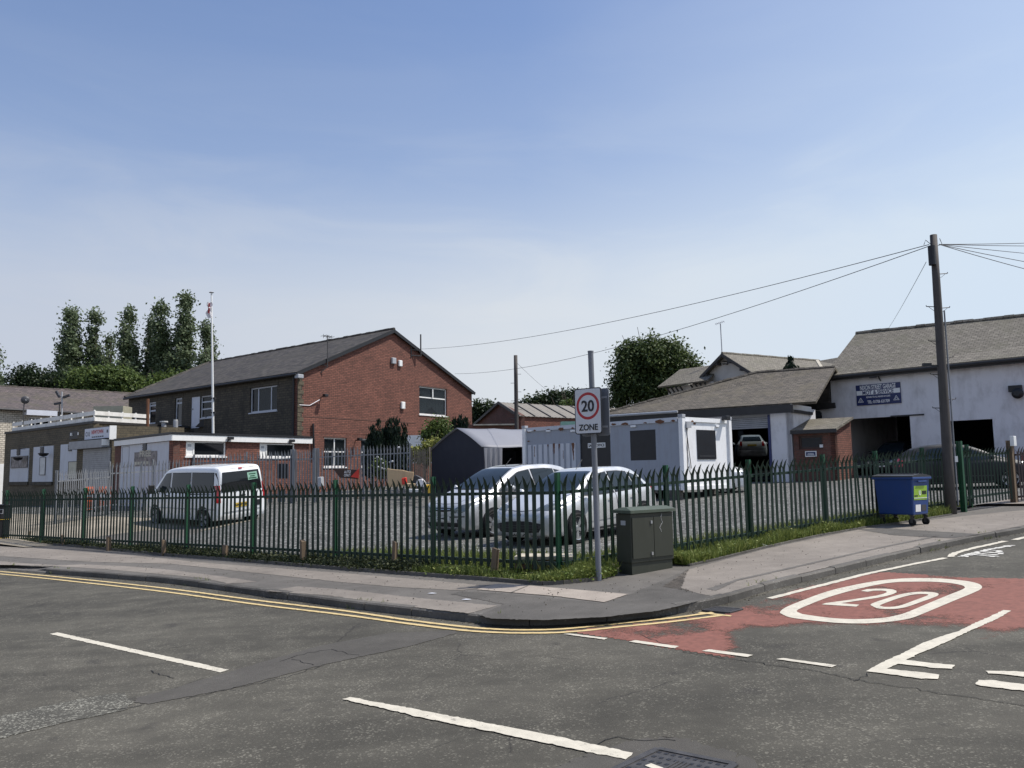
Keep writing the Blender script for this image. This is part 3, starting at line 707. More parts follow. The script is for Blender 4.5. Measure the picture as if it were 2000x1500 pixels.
# grit and small debris in the gutter and on the footway
mb = MB(); rn = random.Random(5)
for i in range(2600):
    k = rn.random(); s_ = acc[1]+2+(acc[-2]-acc[1]-6)*k; p, nn = at(s_)
    if rn.random() < .6: o_ = -abs(rn.gauss(0, .09)); z = .0
    else: o_ = rn.uniform(.2, 1.9); z = PAVE+.008
    v = p+nn*o_; v = Vector((v.x, v.y, G(v.x, v.y)+z+.003)); r_ = rn.uniform(.004, .013)*(1.4 if rn.random() < .1 else 1); a0 = rn.uniform(0, 6)
    q = [v+Vector((cos(a0+2.1*j)*r_, sin(a0+2.1*j)*r_, 0)) for j in range(3)]; n0 = len(mb.v); mb.v += q+[v+Z*r_*.8]; mb.f += [(n0, n0+1, n0+3), (n0+1, n0+2, n0+3), (n0+2, n0, n0+3)]
o = mb.build('grit', 'soil', autouv=False, kind='stuff'); tag(o, 'loose grit scattered along the gutter and footway', 'grit')
mb = MB(); tone = []
for i in range(420):
    s_ = acc[1]+2+(acc[-2]-acc[1]-6)*rn.random(); p, nn = at(s_)
    if sin(s_*2.7)+sin(s_*1.1+2) < .9: continue
    v = p+nn*rn.choice((-.01, .13)); z = .0 if (v-p).length < .05 else PAVE
    v = Vector((v.x, v.y, G(v.x, v.y)+z))
    for j in range(5): blades(mb, tone, v+Vector((rn.gauss(0, .02), rn.gauss(0, .02), 0)), rn.uniform(.02, .07), .004, .6)
o = mb.build('kerb_weeds', 'grass', tone=tone, autouv=False, kind='stuff'); tag(o, 'tiny weeds sprouting from the kerb joints', 'weeds')
# taller seeding grass on the verges
mb = MB(); tone = []
for i in range(900):
    e_, f_ = ((VRw, toline(dR, .35)), (VLw[6:], toline(dL, .5)))[i % 3 == 0]
    t = rn.random(); k = t*(len(e_)-1); a = e_[int(k)].lerp(e_[min(int(k)+1, len(e_)-1)], k-int(k)); v = a.lerp(f_(a), rn.uniform(.3, 1.1)); blades(mb, tone, lotz(v, .01), rn.uniform(.22, .42), .004, .25)
o = mb.build('seeding_grass', 'grass', tone=tone, autouv=False, kind='stuff'); tag(o, 'taller thin grass stalks standing along the fence foot', 'grass')

# ================================================================== PALISADE FENCES
def pale(mb, base, d, n, h, w=.068, lean=.085):
    "corrugated pale with a split, splayed tip; d along the fence, n towards the street"
    prof = [(-.5, 0), (-.28, .014), (-.1, .004), (.1, .004), (.28, .014), (.5, 0)]
    rows = [(0, 1, 0), (h*.87, 1, 0), (h*.955, .62, lean*.55), (h, .08, lean)]
    k0 = len(mb.v)
    for z, s, l in rows:
        for u, o in prof: mb.v.append(base+d*(u*w*s)+n*(o*s+l)+Z*z)
    for r in range(3):
        for i in range(5): a = k0+r*6+i; mb.f.append((a, a+1, a+7, a+6))
    for sg in (-1, 1):
        p = base+d*(sg*w*.48)+Z*h*.87; q = base+d*(sg*w*.95)-n*.02+Z*(h*.955); r_ = base+d*(sg*w*.25)+Z*h*.895
        mb.add([p, q, r_], [(0, 1, 2)])
def hpost(mb, base, d, n, h, w=.10, top=.0):
    "rolled steel I post"
    mb.box(base+Z*(h/2-.15), (w*.12, w*.8, h+.3), (d, n, Z))
    for s_ in (-1, 1): mb.box(base+n*(s_*w*.45)+Z*(h/2-.15), (w*.62, w*.1, h+.3), (d, n, Z))
def fence(name, label, cat, A, d, posts, h, mat, pmat, gz, n=None, pitch=.155, railz=(.16, 1.24), w=.082, postw=.085, tops=None, lean=.085, rails=True, skipbays=(), group=None, sc_h=None, bayh=None):
    n = n or (Vector((d.y, -d.x, 0)) if Vector((d.y, -d.x, 0)).dot(A) < 0 else Vector((-d.y, d.x, 0)))
    t = thing(name, label, cat, (A.x, A.y, gz(A)), group)
    for s_ in posts:
        b_ = A+d*s_; b_.z = gz(b_); m = MB(); hpost(m, b_-n*.04, d, n, h+.02, postw); m.build('post', pmat, t)
    for i, (a, b_) in enumerate(zip(posts, posts[1:])):
        if i in skipbays: continue
        L_ = b_-a; k = max(2, int(L_/pitch)); m = MB()
        for j in range(k):
            s_ = a+(j+.5)*L_/k+random.uniform(-.006, .006)
            q = A+d*s_+n*.055; q.z = gz(q)+.06
            k0 = len(m.v); hh_ = h-.06+random.uniform(-.02, .012); pale(m, q, d, n, hh_, w, lean*random.uniform(.75, 1.2))
            tl = random.gauss(0, .007) if random.random() > .05 else random.gauss(0, .03); tn_ = random.gauss(0, .006)
            for v_ in m.v[k0:]: dz_ = v_.z-q.z; v_ += d*(tl*dz_)+n*(tn_*dz_)
        m.build('pale_panel', mat, t)
        for rz in railz:
            p0 = A+d*a; p0.z = gz(p0)+rz; p1 = A+d*b_; p1.z = gz(p1)+rz; m = MB(); m.bar(p0+n*.02, p1+n*.02, .05, .05); m.build('rail', pmat if mat == 'galvanised' else mat, t)
    return t
def gzL(v): return G(v.x, v.y)+.15
postsL = [2.45+2.66*i for i in range(-1, 7)]; postsL[0] = 0
postsL = [0, 2.69, 5.34, 8.07, 10.71, 13.37, 16.0, 18.7, 21.4]
fence('palisade_fence', 'long green palisade fence running left from the street corner', 'fence', CR, dL, postsL, 1.53, 'green_paint', 'green_post', gzL, group='green palisade fences round the car park')
postsR = [0, 2.46, 4.76, 7.24, 9.3, 11.4, 13.7]
fence('palisade_fence', 'green palisade fence running right from the corner to the telegraph pole', 'fence', CR+dR*.06, dR, postsR, 1.53, 'green_paint', 'green_post', gzL, group='green palisade fences round the car park')
# entrance gate beyond the telegraph pole
GT = P(1883, 1000, PAVE); GT.z = 0; g1 = P(1981, 986, PAVE); g1.z = 0; gd = (g1-GT); gl = gd.length; gd.normalize()
def gzP(v): return G(v.x, v.y)+.13
gt = thing('palisade_gate', 'closed green palisade gate across the yard entrance by the telegraph pole', 'gate', (GT.x, GT.y, gzP(GT)))
gn = Vector((gd.y, -gd.x, 0)); m = MB()
hpost(m, Vector((GT.x, GT.y, gzP(GT))), gd, gn, 1.68, .12); m.build('gate_post', 'green_post', gt)
m = MB(); hpost(m, Vector((g1.x, g1.y, gzP(g1))), gd, gn, 1.62, .14); m.build('gate_post', 'timber', gt)
m = MB()
for j in range(int(gl/.15)):
    q = GT+gd*(.14+j*.15); q.z = gzP(q)+.12; pale(m, q, gd, gn, 1.36, .07)
m.build('pale_panel', 'green_paint', gt)
for rz in (.30, 1.30):
    m = MB(); a = GT+gd*.08; b_ = GT+gd*(gl-.08); a.z = gzP(a)+rz; b_.z = gzP(b_)+rz; m.bar(a-gn*.03, b_-gn*.03, .06, .05); m.build('rail', 'green_paint', gt)
m = MB(); m.box(Vector((g1.x, g1.y, gzP(g1)+1.6))+gn*.1, (.14, .1, .26), (gd, gn, Z)); m.build('lock_box', 'white', gt, bevel=.01)
fence('railing_fence', 'dark brown weathered palisade fence right of the gate', 'fence', g1+gd*.2, gd, [0, 2.4, 4.8], 1.45, 'brown_steel', 'brown_steel', gzP, pitch=.13)
# galvanised fence at the back of the car park
def hz(px, py, z): v = H(px, py, z); return Vector((v.x, v.y, 0))
def gzB(v): return LOT(v.x, v.y)
def back_fence(label, pxs, topz_h, posts_n, group):
    pass
def by_top(px, py, h, gz, lo=15, hi=70):
    "foot of an upright of height h whose top is seen at a pixel"
    d = ray(px, py)
    for _ in range(50):
        mid = (lo+hi)/2; q = CAM+d*(mid/d.y)
        if q.z > gz(q)+h: hi_ = 1
        # top pixel above the horizon: farther means higher
        if (q.z-(gz(q)+h)) > 0: hi = mid
        else: lo = mid
    q = CAM+d*(lo/d.y); return Vector((q.x, q.y, 0))
def along(a, b_): d = b_-a; l = d.length; return d/l, l
BF_A = Yd(378, 900, 38.5); BF_B = Yd(800, 900, 36.0); BF_A.z = BF_B.z = 0
d, l = along(BF_A, BF_B)
def nposts(l, k): return [l*i/k for i in range(k+1)]
fence('galvanised_fence', 'grey galvanised palisade fence behind the van in front of the brick extension', 'fence', BF_A, d, [0, 2.75, 5.0], 2.4, 'galvanised', 'galvanised', gzB, w=.056, railz=(.4, 2.0), group='galvanised fences behind the car park', lean=.03)
gA = BF_A+d*5.15
fence('galvanised_gate', 'grey galvanised palisade gate between stout posts beside the triangular board', 'gate', gA, d, [0, 1.05], 2.4, 'galvanised', 'galvanised', gzB, w=.056, railz=(.25, 1.95), postw=.17, lean=.03, pitch=.13)
gB2 = gA+d*1.2
fence('galvanised_fence', 'grey galvanised palisade fence in front of the dark conifer', 'fence', gB2, d, [0, (l-6.35)*.5, l-6.35], 2.4, 'galvanised', 'galvanised', gzB, w=.056, railz=(.4, 2.0), group='galvanised fences behind the car park', lean=.03)
A2 = Yd(215, 915, 35.5); A2.z = 0; d2, l2 = along(A2, BF_A)
fence('galvanised_fence', 'grey galvanised palisade fence running past the free offer banner', 'fence', A2, d2, nposts(l2, 2), 2.25, 'galvanised', 'galvanised', gzB, w=.056, railz=(.4, 1.75), group='galvanised fences behind the car park', lean=.03)
A3 = Yd(112, 946, 31.0); A3.z = 0; d3, l3 = along(A3, A2)
fence('galvanised_fence', 'grey galvanised palisade fence in front of the roller shutter', 'fence', A3, d3, nposts(l3, 2), 2.0, 'galvanised', 'galvanised', gzB, w=.056, railz=(.4, 1.6), group='galvanised fences behind the car park', lean=.03)
B0 = Yd(800, 900, 36.6); B0.z = 0; B1 = Yd(838, 900, 35.0); B1.z = 0; d4, l4 = along(B0, B1)
fence('timber_fence', 'weathered boarded fence between the dark conifer and the dark tent', 'fence', B0, d4, [0, l4], 2.2, 'fence_timber', 'fence_timber', gzB, railz=(.4, 1.75), pitch=.12, lean=0)

# ================================================================== STREET FURNITURE
# short timber posts along the verge
vp = [((212, 1074), 'short timber verge post in front of the fence, third from the left'), ((55, 1056), 'short timber verge post at the far left end of the fence'), ((124, 1064), 'short timber verge post beside the litter bin, second from the left'), ((320, 1083), 'pale short timber verge post below the front of the white van'),
      ((440, 1090), 'short split timber verge post below the back of the white van'), ((592, 1098), 'short timber verge post midway along the fence in weeds'), ((770, 1108), 'short timber verge post in tall grass left of the silver cars'), ((965, 1122), 'short timber verge post nearest the street corner')]
proto = None
for i, ((x, y), lab) in enumerate(vp):
    b_ = P(x, y, PAVE+.02)
    if proto is None:
        h = .48; proto = thing('verge_post', lab, 'post', b_, 'short timber posts along the verge'); m = MB()
        w0 = .075; V = [(-w0, -w0, -.2), (w0, -w0, -.2), (w0, w0, -.2), (-w0, w0, -.2), (-w0*.95, -w0*.95, h-.02), (w0*.95, -w0*.95, h-.03), (w0*.9, w0*.95, h), (-w0*.9, w0*.95, h+.01)]
        m.add([b_+Vector(v) for v in V], [(0, 1, 5, 4), (1, 2, 6, 5), (2, 3, 7, 6), (3, 0, 4, 7), (4, 5, 6, 7)]); m.build('shaft', 'timber', proto, bevel=.008)
        o = proto; 
    else: o = copytree(proto); o['label'] = lab
    o.location = b_; o['_o'] = tuple(b_); o.rotation_euler = (random.gauss(0, .03), random.gauss(0, .05), random.uniform(.5, 1.1)); sc_ = random.uniform(.8, 1.05); o.scale = (sc_*.66, sc_*.66, random.uniform(.8, 1.0)*(1.0 if i in (5, 6, 7) else .72))
# 20 zone sign
SB = P(1170, 1134, PAVE); t = thing('speed_zone_sign', 'grey pole carrying a 20 zone speed sign at the street corner', 'road sign', SB)
top = SB+Vector((-.05, 0, 3.42)); ztop = Yd(1153.5, 690, SB.y).z
tp = Yd(1153.5, 688, SB.y); m = MB(); m.tube([SB-Z*.3, SB.lerp(tp, .5), tp], .042, 16); m.tube([tp, tp+Z*.02], .046, 16); m.build('pole', 'pole_grey', t, smooth=False)
ax = (tp-SB).normalized(); az = radians(180+51); nrm = Vector((cos(az), sin(az), 0)); xd = Vector((-nrm.y, nrm.x, 0))
if xd.x < 0: xd = -xd
cz = Yd(1157, 803, SB.y); c = Vector((cz.x-.02, SB.y, cz.z)); yd = (ax-xd*ax.dot(xd)).normalized(); nrm = xd.cross(yd)
if nrm.y > 0: nrm = -nrm
pw, ph = .48, .69
def rrect(c, xd, yd, w_, h_, r, n=5):
    o = []
    for sx_, sy_, a0 in ((1, 1, 0), (-1, 1, 90), (-1, -1, 180), (1, -1, 270)):
        for k in range(n+1): a = radians(a0+90*k/n); o.append(c+xd*(sx_*(w_/2-r)+r*cos(a))+yd*(sy_*(h_/2-r)+r*sin(a)))
    return o
c1 = c+nrm*.07
m = MB(); m.slab(rrect(c1, xd, yd, pw, ph, .04), nrm*.012); pl = m.build('sign_plate', 'ink', t)
m = MB(); m.slab(rrect(c1+nrm*.0125, xd, yd, pw-.028, ph-.028, .03), nrm*.002); m.build('sign_face', 'sign_white', pl)
m = MB(); cc = c1+nrm*.0155+yd*.075; R_, r_ = .205, .164; N = 48
for k in range(N):
    a, b_ = 2*pi*k/N, 2*pi*(k+1)/N; m.poly([cc+xd*cos(a)*r_+yd*sin(a)*r_, cc+xd*cos(a)*R_+yd*sin(a)*R_, cc+xd*cos(b_)*R_+yd*sin(b_)*R_, cc+xd*cos(b_)*r_+yd*sin(b_)*r_])
m.build('red_ring', 'sign_red', pl)
m = MB(); put_text(m, '20', .23, cc+nrm*.003, xd, yd, fit=.225); m.build('lettering', 'ink', pl); m = MB(); put_text(m, 'ZONE', .125, c1+nrm*.0175-yd*.245, xd, yd, fit=.34); m.build('lettering', 'ink', pl)
c2 = c-nrm*.075+xd*.03-yd*.02; m = MB(); m.slab(rrect(c2, xd, yd, pw+.02, ph+.02, .04), nrm*.014); bp = m.build('back_plate', 'pole_grey', t)
for k in (-.22, .22): m = MB(); m.bar(c2+yd*k-xd*.22, c2+yd*k+xd*.22, .04, .03); m.build('channel', 'sign_grey', bp)
for k in (-.22, .22): m = MB(); m.box(c+yd*k, (.13, .15, .035), (xd, nrm, yd)); m.build('clamp', 'sign_grey', t)
# roadside cabinet
cL = P(1235, 1124, PAVE); cRt = P(1317, 1109, PAVE); xd = (cRt-cL); cw = xd.length; xd.z = 0; xd.normalize(); nd = Vector((xd.y, -xd.x, 0)); nd = nd if nd.y < 0 else -nd
base = cL.copy(); t = thing('street_cabinet', 'dark green steel telecoms cabinet with two scratched doors', 'cabinet', base); dp = .32; hh = .98
ctr = cL+xd*cw/2-nd*dp/2; Zb = Z
m = MB(); m.box(ctr+Z*.06, (cw-.04, dp-.04, .26), (xd, nd, Zb)); m.build('plinth', 'cabinet_green', t)
m = MB(); m.box(ctr+Z*(.18+(hh-.24)/2), (cw, dp, hh-.24), (xd, nd, Zb)); m.build('body', 'cabinet_green', t, bevel=.008)
m = MB(); m.box(ctr+Z*(hh-.03), (cw+.07, dp+.08, .045), (xd, nd, Zb)); q = [ctr+xd*(sx_*(cw/2+.035))+nd*(sy_*(dp/2+.04))+Z*(hh-.008) for sx_, sy_ in ((-1, 1), (1, 1), (1, -1), (-1, -1))]
r2 = [ctr+xd*(sx_*(cw/2-.02))+nd*(sy_*(dp/2-.1))+Z*(hh+.035) for sx_, sy_ in ((-1, 1), (1, 1), (1, -1), (-1, -1))]
m.add(q+r2, [(0, 1, 5, 4), (1, 2, 6, 5), (2, 3, 7, 6), (3, 0, 4, 7), (4, 5, 6, 7)]); m.build('lid', 'cabinet_top', t)
for k, (a, b_) in enumerate(((0.02, .515), (.525, .98))):
    m = MB(); m.box(cL+xd*(cw*(a+b_)/2)+nd*.008+Z*(.24+(hh-.36)/2), (cw*(b_-a), .016, hh-.36), (xd, nd, Zb)); dd = m.build('door', 'cabinet_green', t, bevel=.003)
    if k == 0:
        for zz in (.30, hh-.2): m = MB(); m.box(cL+xd*cw*.455+nd*.022+Z*zz, (.035, .02, .045), (xd, nd, Zb)); m.build('lock', 'alloy', dd)
    else:
        m = MB(); rn = random.Random(4); p = cL+xd*cw*.70+nd*.018+Z*.62
        for i in range(9): q = p+xd*rn.uniform(-.03, .04)+Z*rn.uniform(.01, .06); m.bar(p, q, .006, .003); p = q
        m.build('scratches', 'pale_sheet', dd)
m = MB(); m.box(cL-nd*.16+Z*.78-xd*.003, (.004, .10, .07), (xd, nd, Zb)); m.build('id_label', 'sign_grey', t)
# telegraph pole with ladder irons
TB = P(1858, 1004, PAVE); tt = Yd(1823, 459, TB.y+.1)
t = thing('telegraph_pole', 'tall brown wooden telegraph pole beside the blue bin and yard gate', 'telegraph pole', TB)
def lean_pole(root, a, b_, r0, r1): m = MB(); m.tube([a-Z*.4]+[a.lerp(b_, k/6) for k in range(1, 7)], [r0+(r1-r0)*k/6 for k in range(7)], 14); m.build('shaft', 'pole_wood', root, smooth=True)
lean_pole(t, TB, tt, .125, .082)
def on(k): return TB.lerp(tt, k)
m = MB(); m.tube([on(.885)+Vector((-.12, -.1, 0)), on(.955)+Vector((-.12, -.1, 0))], .085, 12); m.build('junction_box', 'black', t, smooth=False)
for k, s_ in ((.855, 1), (.73, 1), (.735, -1), (.67, 1), (.61, -1), (.55, 1), (.49, -1), (.40, 1), (.37, -1)):
    p = on(k); m = MB(); r0 = .13; m.tube([p+Vector((s_*r0*.8, 0, 0)), p+Vector((s_*(r0+.15), 0, .01)), p+Vector((s_*(r0+.16), 0, .04))], .011, 6); m.bar(p+Vector((s_*r0*.8, 0, -.1)), p+Vector((s_*(r0+.10), 0, .0)), .012, .006); m.build('step_iron', 'iron', t)
m = MB(); m.tube([on(.03)+Vector((.155, -.04, 0)), on(.3)+Vector((.145, -.04, 0)), on(.72)+Vector((.125, -.04, 0))], .019, 8); m.build('cable_duct', 'galvanised', t)
m = MB(); m.tube([on(.955)+Vector((-.25, 0, .06)), on(.97)+Vector((-.2, 0, .08)), on(.955), on(.965)+Vector((.2, 0, .0)), on(.975)+Vector((.15, 0, .08))], .008, 6); m.build('bracket', 'iron', t)
m = MB(); m.box(on(.19)+Vector((.17, -.06, 0)), (.07, .02, .14)); m.build('id_plate', 'white', t)
m = MB(); q = on(.52); m.bar(q, q+Vector((-.3, .0, .02)), .04, .03); m.box(q+Vector((-.36, 0, .04)), (.2, .08, .07)); m.build('camera_arm', 'black', t)
# distant telegraph pole
T2 = Yd(1010, 915, 52); T2.z = LOT(T2.x, T2.y); t2t = Yd(1007, 694, 52)
t2 = thing('telegraph_pole', 'thin distant telegraph pole rising between the tent and the brick shed', 'telegraph pole', T2); lean_pole(t2, T2, t2t, .15, .12)
for k in range(6):
    p = T2.lerp(t2t, .5+.07*k); s_ = 1 if k % 2 else -1; m = MB(); m.tube([p, p+Vector((s_*.34, 0, 0))], .014, 5); m.build('step_iron', 'iron', t2)
def cable(a, b_, sag, r, label):
    m = MB(); N = 28; m.tube([a.lerp(b_, k/N)-Z*(sag*4*(k/N)*(1-k/N)) for k in range(N+1)], r, 5); solo(m, 'overhead_wire', 'wire', label, 'wire', a, 'overhead telephone wires')
w0 = on(.965)
gbl = Yd(815, 682, 56); cable(w0+Vector((-.12, 0, 0)), gbl, .55, .010, 'upper telephone wire from the near pole to the brick gable')
cable(w0+Vector((-.12, 0, -.04)), Yd(888, 730, 62), .8, .010, 'lower telephone wire sweeping past the distant telegraph pole')
cable(on(.90)+Vector((-.22, 0, 0)), Yd(1735, 642, 42), .05, .007, 'steep thin wire dropping from the near pole to the garage roof')
for (x, y, yy), lab in (((2300, 453, 30), 'highest wire leaving the near pole to the right'), ((2300, 470, 34), 'second highest wire leaving the near pole to the right'), ((2300, 512, 40), 'middle thin wire leaving the near pole to the right'), ((2300, 552, 26), 'second lowest wire leaving the near pole to the right'), ((2300, 590, 24), 'lowest wire leaving the near pole to the right')):
    cable(w0+Vector((.12, 0, 0)), Yd(x, y, yy), .12, .009, lab)
cable(T2.lerp(t2t, .95), Yd(1085, 775, 60), .1, .008, 'slack stay wire running down from the distant pole')
# blue wheeled bin
bp_ = P(1766, 1025, PAVE); yaw = atan2(dR.y, dR.x)
t = thing('wheelie_bin', 'large blue four wheeled bin with dark lid and lime label', 'bin', bp_); t.rotation_euler = (0, 0, yaw+radians(-2)); t['_o'] = (0, 0, 0); t.scale = (.82, .82, .82)
# local: x along fence direction (its short labelled end faces -? ), y across
bx, by_, bh = .84, 1.06, .95; z0 = .28
def taper(m, x0, x1, y0, y1, z0, z1, k=.06):
    V = [(x0+k, y0+k, z0), (x1-k, y0+k, z0), (x1-k, y1-k, z0), (x0+k, y1-k, z0), (x0, y0, z1), (x1, y0, z1), (x1, y1, z1), (x0, y1, z1)]
    return m.add(V, [(0, 3, 2, 1), (4, 5, 6, 7), (0, 1, 5, 4), (1, 2, 6, 5), (2, 3, 7, 6), (3, 0, 4, 7)])
m = MB(); taper(m, -bx/2, bx/2, -by_/2, by_/2, z0, z0+bh); m.build('body', 'bin_blue', t, bevel=.03)
m = MB(); m.box((0, 0, z0+bh-.015), (bx+.07, by_+.08, .06)); m.build('rim', 'bin_blue', t, bevel=.015)
m = MB(); N = 10
for side in range(1):
    pr = []
    for k in range(N+1): a = k/N; pr.append((-bx/2-.03+a*(bx+.06), z0+bh+.02+.075*sin(pi*(.12+.8*a))))
    for k in range(N): (xa, za), (xb, zb) = pr[k], pr[k+1]; m.poly([(xa, -by_/2-.03, za), (xb, -by_/2-.03, zb), (xb, by_/2+.03, zb), (xa, by_/2+.03, za)])
    for yy in (-by_/2-.03, by_/2+.03): m.poly([(xa, yy, za) for xa, za in pr]+[(bx/2+.03, yy, z0+bh-.0), (-bx/2-.03, yy, z0+bh-.0)])
    m.poly([(pr[0][0], -by_/2-.03, z0+bh), (pr[0][0], by_/2+.03, z0+bh), (pr[0][0], by_/2+.03, pr[0][1]), (pr[0][0], -by_/2-.03, pr[0][1])])
    m.poly([(pr[-1][0], -by_/2-.03, z0+bh), (pr[-1][0], by_/2+.03, z0+bh), (pr[-1][0], by_/2+.03, pr[-1][1]), (pr[-1][0], -by_/2-.03, pr[-1][1])])
for xx in (-.2, .0, .2): m.box((xx, 0, z0+bh+.105), (.05, by_*.9, .02))
m.build('lid', 'bin_lid', t)
def wheel_caster(x, y):
    m = MB(); mt4 = Matrix.Translation((x, y, .10)) @ Matrix.Rotation(pi/2, 4, 'Y'); m.lathe([(.0, -.025), (.06, -.025), (.095, -.022), (.10, 0), (.095, .022), (.06, .025), (0, .025)], 18, mt4); wl = m.build('wheel', 'rubber', t, smooth=False)
    m = MB(); m.box((x-.035, y, .17), (.008, .07, .18)); m.box((x+.035, y, .17), (.008, .07, .18)); m.box((x, y, .265), (.1, .1, .02)); m.build('fork', 'iron', wl)
for x in (-bx/2+.1, bx/2-.1):
    for y in (-by_/2+.12, by_/2-.12): wheel_caster(x, y)
for y in (-by_/2-.03, by_/2+.03): m = MB(); m.tube([(-.2, y, z0+bh-.1), (.2, y, z0+bh-.1)], .018, 8); m.build('lifting_bar', 'bin_blue', t)
yf = -by_/2; k = .06
def fpt(u, zz, o): s_ = (zz-z0)/bh; return Vector((u, yf+k*(1-s_)-o, zz))
def fquad(m, u0, u1, za, zb, o, th=.004): m.slab([fpt(u0, za, o), fpt(u1, za, o), fpt(u1, zb, o), fpt(u0, zb, o)], (0, -th, 0))
m = MB(); fquad(m, -.34, .28, .66, 1.02, .004); lb = m.build('label_sticker', 'lime', t)
m = MB(); fquad(m, -.34, .28, .70, .715, .010); a0 = fpt(-.06, .85, .011)
for q in range(20): a_, b__ = 2*pi*q/20, 2*pi*(q+1)/20; m.poly([a0+Vector((cos(a_)*.05, 0, sin(a_)*.075)), a0+Vector((cos(b__)*.05, 0, sin(b__)*.075)), a0+Vector((cos(b__)*.025, 0, sin(b__)*.05)), a0+Vector((cos(a_)*.025, 0, sin(a_)*.05))])
m.build('logo', 'white', lb)
m = MB()
for i in range(4): fquad(m, .04+.055*i, .08+.055*i, .80, .89, .010, .002)
fquad(m, -.32, -.16, .75, .78, .010, .002); m.build('logo', 'ink', lb)
m = MB(); fquad(m, -.26, -.02, .36, .54, .004); m.build('label_sticker', 'white', t)
m = MB(); fquad(m, .02, .24, .38, .53, .004); m.build('label_sticker', 'dark_grey', t)
# litter bin at the left edge
lb_ = P(-4, 1058, PAVE); t = thing('litter_bin', 'black square litter bin with gold bands at the far left kerbside', 'bin', lb_); t['_o'] = (0, 0, 0); t.rotation_euler = (0, 0, radians(-50))
m = MB(); taper(m, -.27, .27, -.27, .27, 0, .72, .02); m.build('body', 'black', t, bevel=.01)
m = MB(); taper(m, -.29, .29, -.29, .29, .72, 1.12, .0); m.box((0, 0, 1.14), (.62, .62, .05)); m.build('hood', 'black', t, bevel=.01)
m = MB()
for zz in (.12, .70): m.box((0, 0, zz), (.575, .575, .014))
m.build('gold_band', 'plate_yellow', t)
m = MB()
for sx_ in (-1, 1): m.box((sx_*.292, 0, .95), (.004, .12, .14)); m.box((0, sx_*.292, .95), (.12, .004, .14))
m.build('emblem', 'sign_grey', t)
m = MB(); m.box((.296, 0, .95), (.004, .085, .1)); m.box((0, -.296, .95), (.085, .004, .1)); m.build('emblem', 'black', t)
# litter
q = P(1497, 1068, PAVE+.015); m = MB(); m.tube([q, q+Vector((-.05, .10, .015)), q+Vector((-.08, .18, .03))], [.03, .034, .02], 10); solo(m, 'paper_cup', 'litter_white', 'crushed white paper cup lying by the grass edge', 'litter', q)
for i, (x, y) in enumerate(((843, 1159), (1179, 1043+0), (910, 1171))):
    if i == 1: continue
    q = P(x, y, PAVE+.012); m = MB(); m.slab([q+Vector((-.06, 0, 0)), q+Vector((0, .02, .004)), q+Vector((.07, .01, 0)), q+Vector((.02, -.025, .003))], Z*.003)
    solo(m, 'paper_scrap', 'litter_white', ('larger white paper scrap on the dark pavement strip', '', 'small white paper scrap on the light pavement panel')[i], 'litter', q)
# brick rubble and slab just inside the corner
rb = thing('slab_stack', 'pale stone slab laid on loose pinkish bricks inside the fence corner', 'rubble', FR(.9, .8)); rn = random.Random(3)
q = H(1066, 1087, .64); m = MB(); ang = radians(-10); xa = Vector((cos(ang), sin(ang), 0)); ya = Vector((-sin(ang), cos(ang), 0)); m.box(q, (.95, .5, .055), (xa, ya, Z)); m.build('slab', 'stone_cap', rb, bevel=.008)
m = MB()
for lay in range(2):
    for i in range(4):
        for j in range(2): m.box(q-Z*(.065+.075*lay)+xa*(-.36+.24*i+rn.uniform(-.02, .02))+ya*(-.12+.24*j), (.215, .1, .065), (xa, ya, Z))
m.build('bricks', 'pink_brick', rb)
rs = [(1135, 1096), (1152, 1100), (1172, 1092), (1190, 1086), (1205, 1094), (1118, 1118), (1160, 1106), (1196, 1104)]
labs = ['pale rubble stone beside the slab stack', 'small rubble stone behind the sign pole left side', 'rubble stone just left of the sign pole', 'rubble stone just right of the sign pole', 'rubble stone nearest the green cabinet', 'pale broken stone in the grass at the fence corner', 'low rubble stone under the fence near the pole', 'low rubble stone right of the pole in shade']
for i, (x, y) in enumerate(rs):
    q = P(x, y, PAVE+.06); m = MB(); s_ = rn.uniform(.05, .1) if i != 5 else .12; N = 7; a0 = rn.uniform(0, 6)
    pts = [q+Vector((cos(a0+2*pi*k/N)*s_*rn.uniform(.7, 1.2), sin(a0+2*pi*k/N)*s_*.7, -s_*.6)) for k in range(N)]; tp_ = [p+Z*s_*rn.uniform(.8, 1.3)-(p-q)*.3 for p in pts]
    m.add(pts+tp_, [(k, (k+1) % N, N+(k+1) % N, N+k) for k in range(N)]+[tuple(range(N, 2*N))]); solo(m, 'rubble_stone', 'stone_cap', labs[i], 'stone', q, 'rubble inside the fence corner')
# orange barriers behind the fence
for i, (x0, x1, lab) in enumerate(((166, 182, 'orange plastic road barrier, the left one of the pair behind the fence'), (193, 216, 'orange and white plastic road barrier, the right one of the pair'))):
    a = P(x0, 1006, .2); b_ = P(x1, 1006, .2); a.z = LOT(a.x, a.y); b_.z = LOT(b_.x, b_.y); d_, l_ = along(Vector((a.x, a.y, 0)), Vector((b_.x, b_.y, 0)))
    t = thing('road_barrier', lab, 'barrier', a, 'orange road barriers'); n_ = Vector((-d_.y, d_.x, 0)); c_ = (a+b_)/2; m = MB()
    for zz in (.95, .35): m.box(c_+Z*zz, (l_+.05, .05, .22), (d_, n_, Z))
    for k in range(5): m.box(a.lerp(b_, k/4)+Z*.6, (.06, .04, 1.1), (d_, n_, Z))
    m.build('panel', 'orange', t); m = MB(); m.box(c_+Z*.72, (l_, .055, .1), (d_, n_, Z)); m.build('reflective_strip', 'white', t)
    m = MB()
    for q in (a, b_): m.box(q+Z*.04, (.08, .5, .08), (d_, n_, Z))
    m.build('foot', 'black', t)

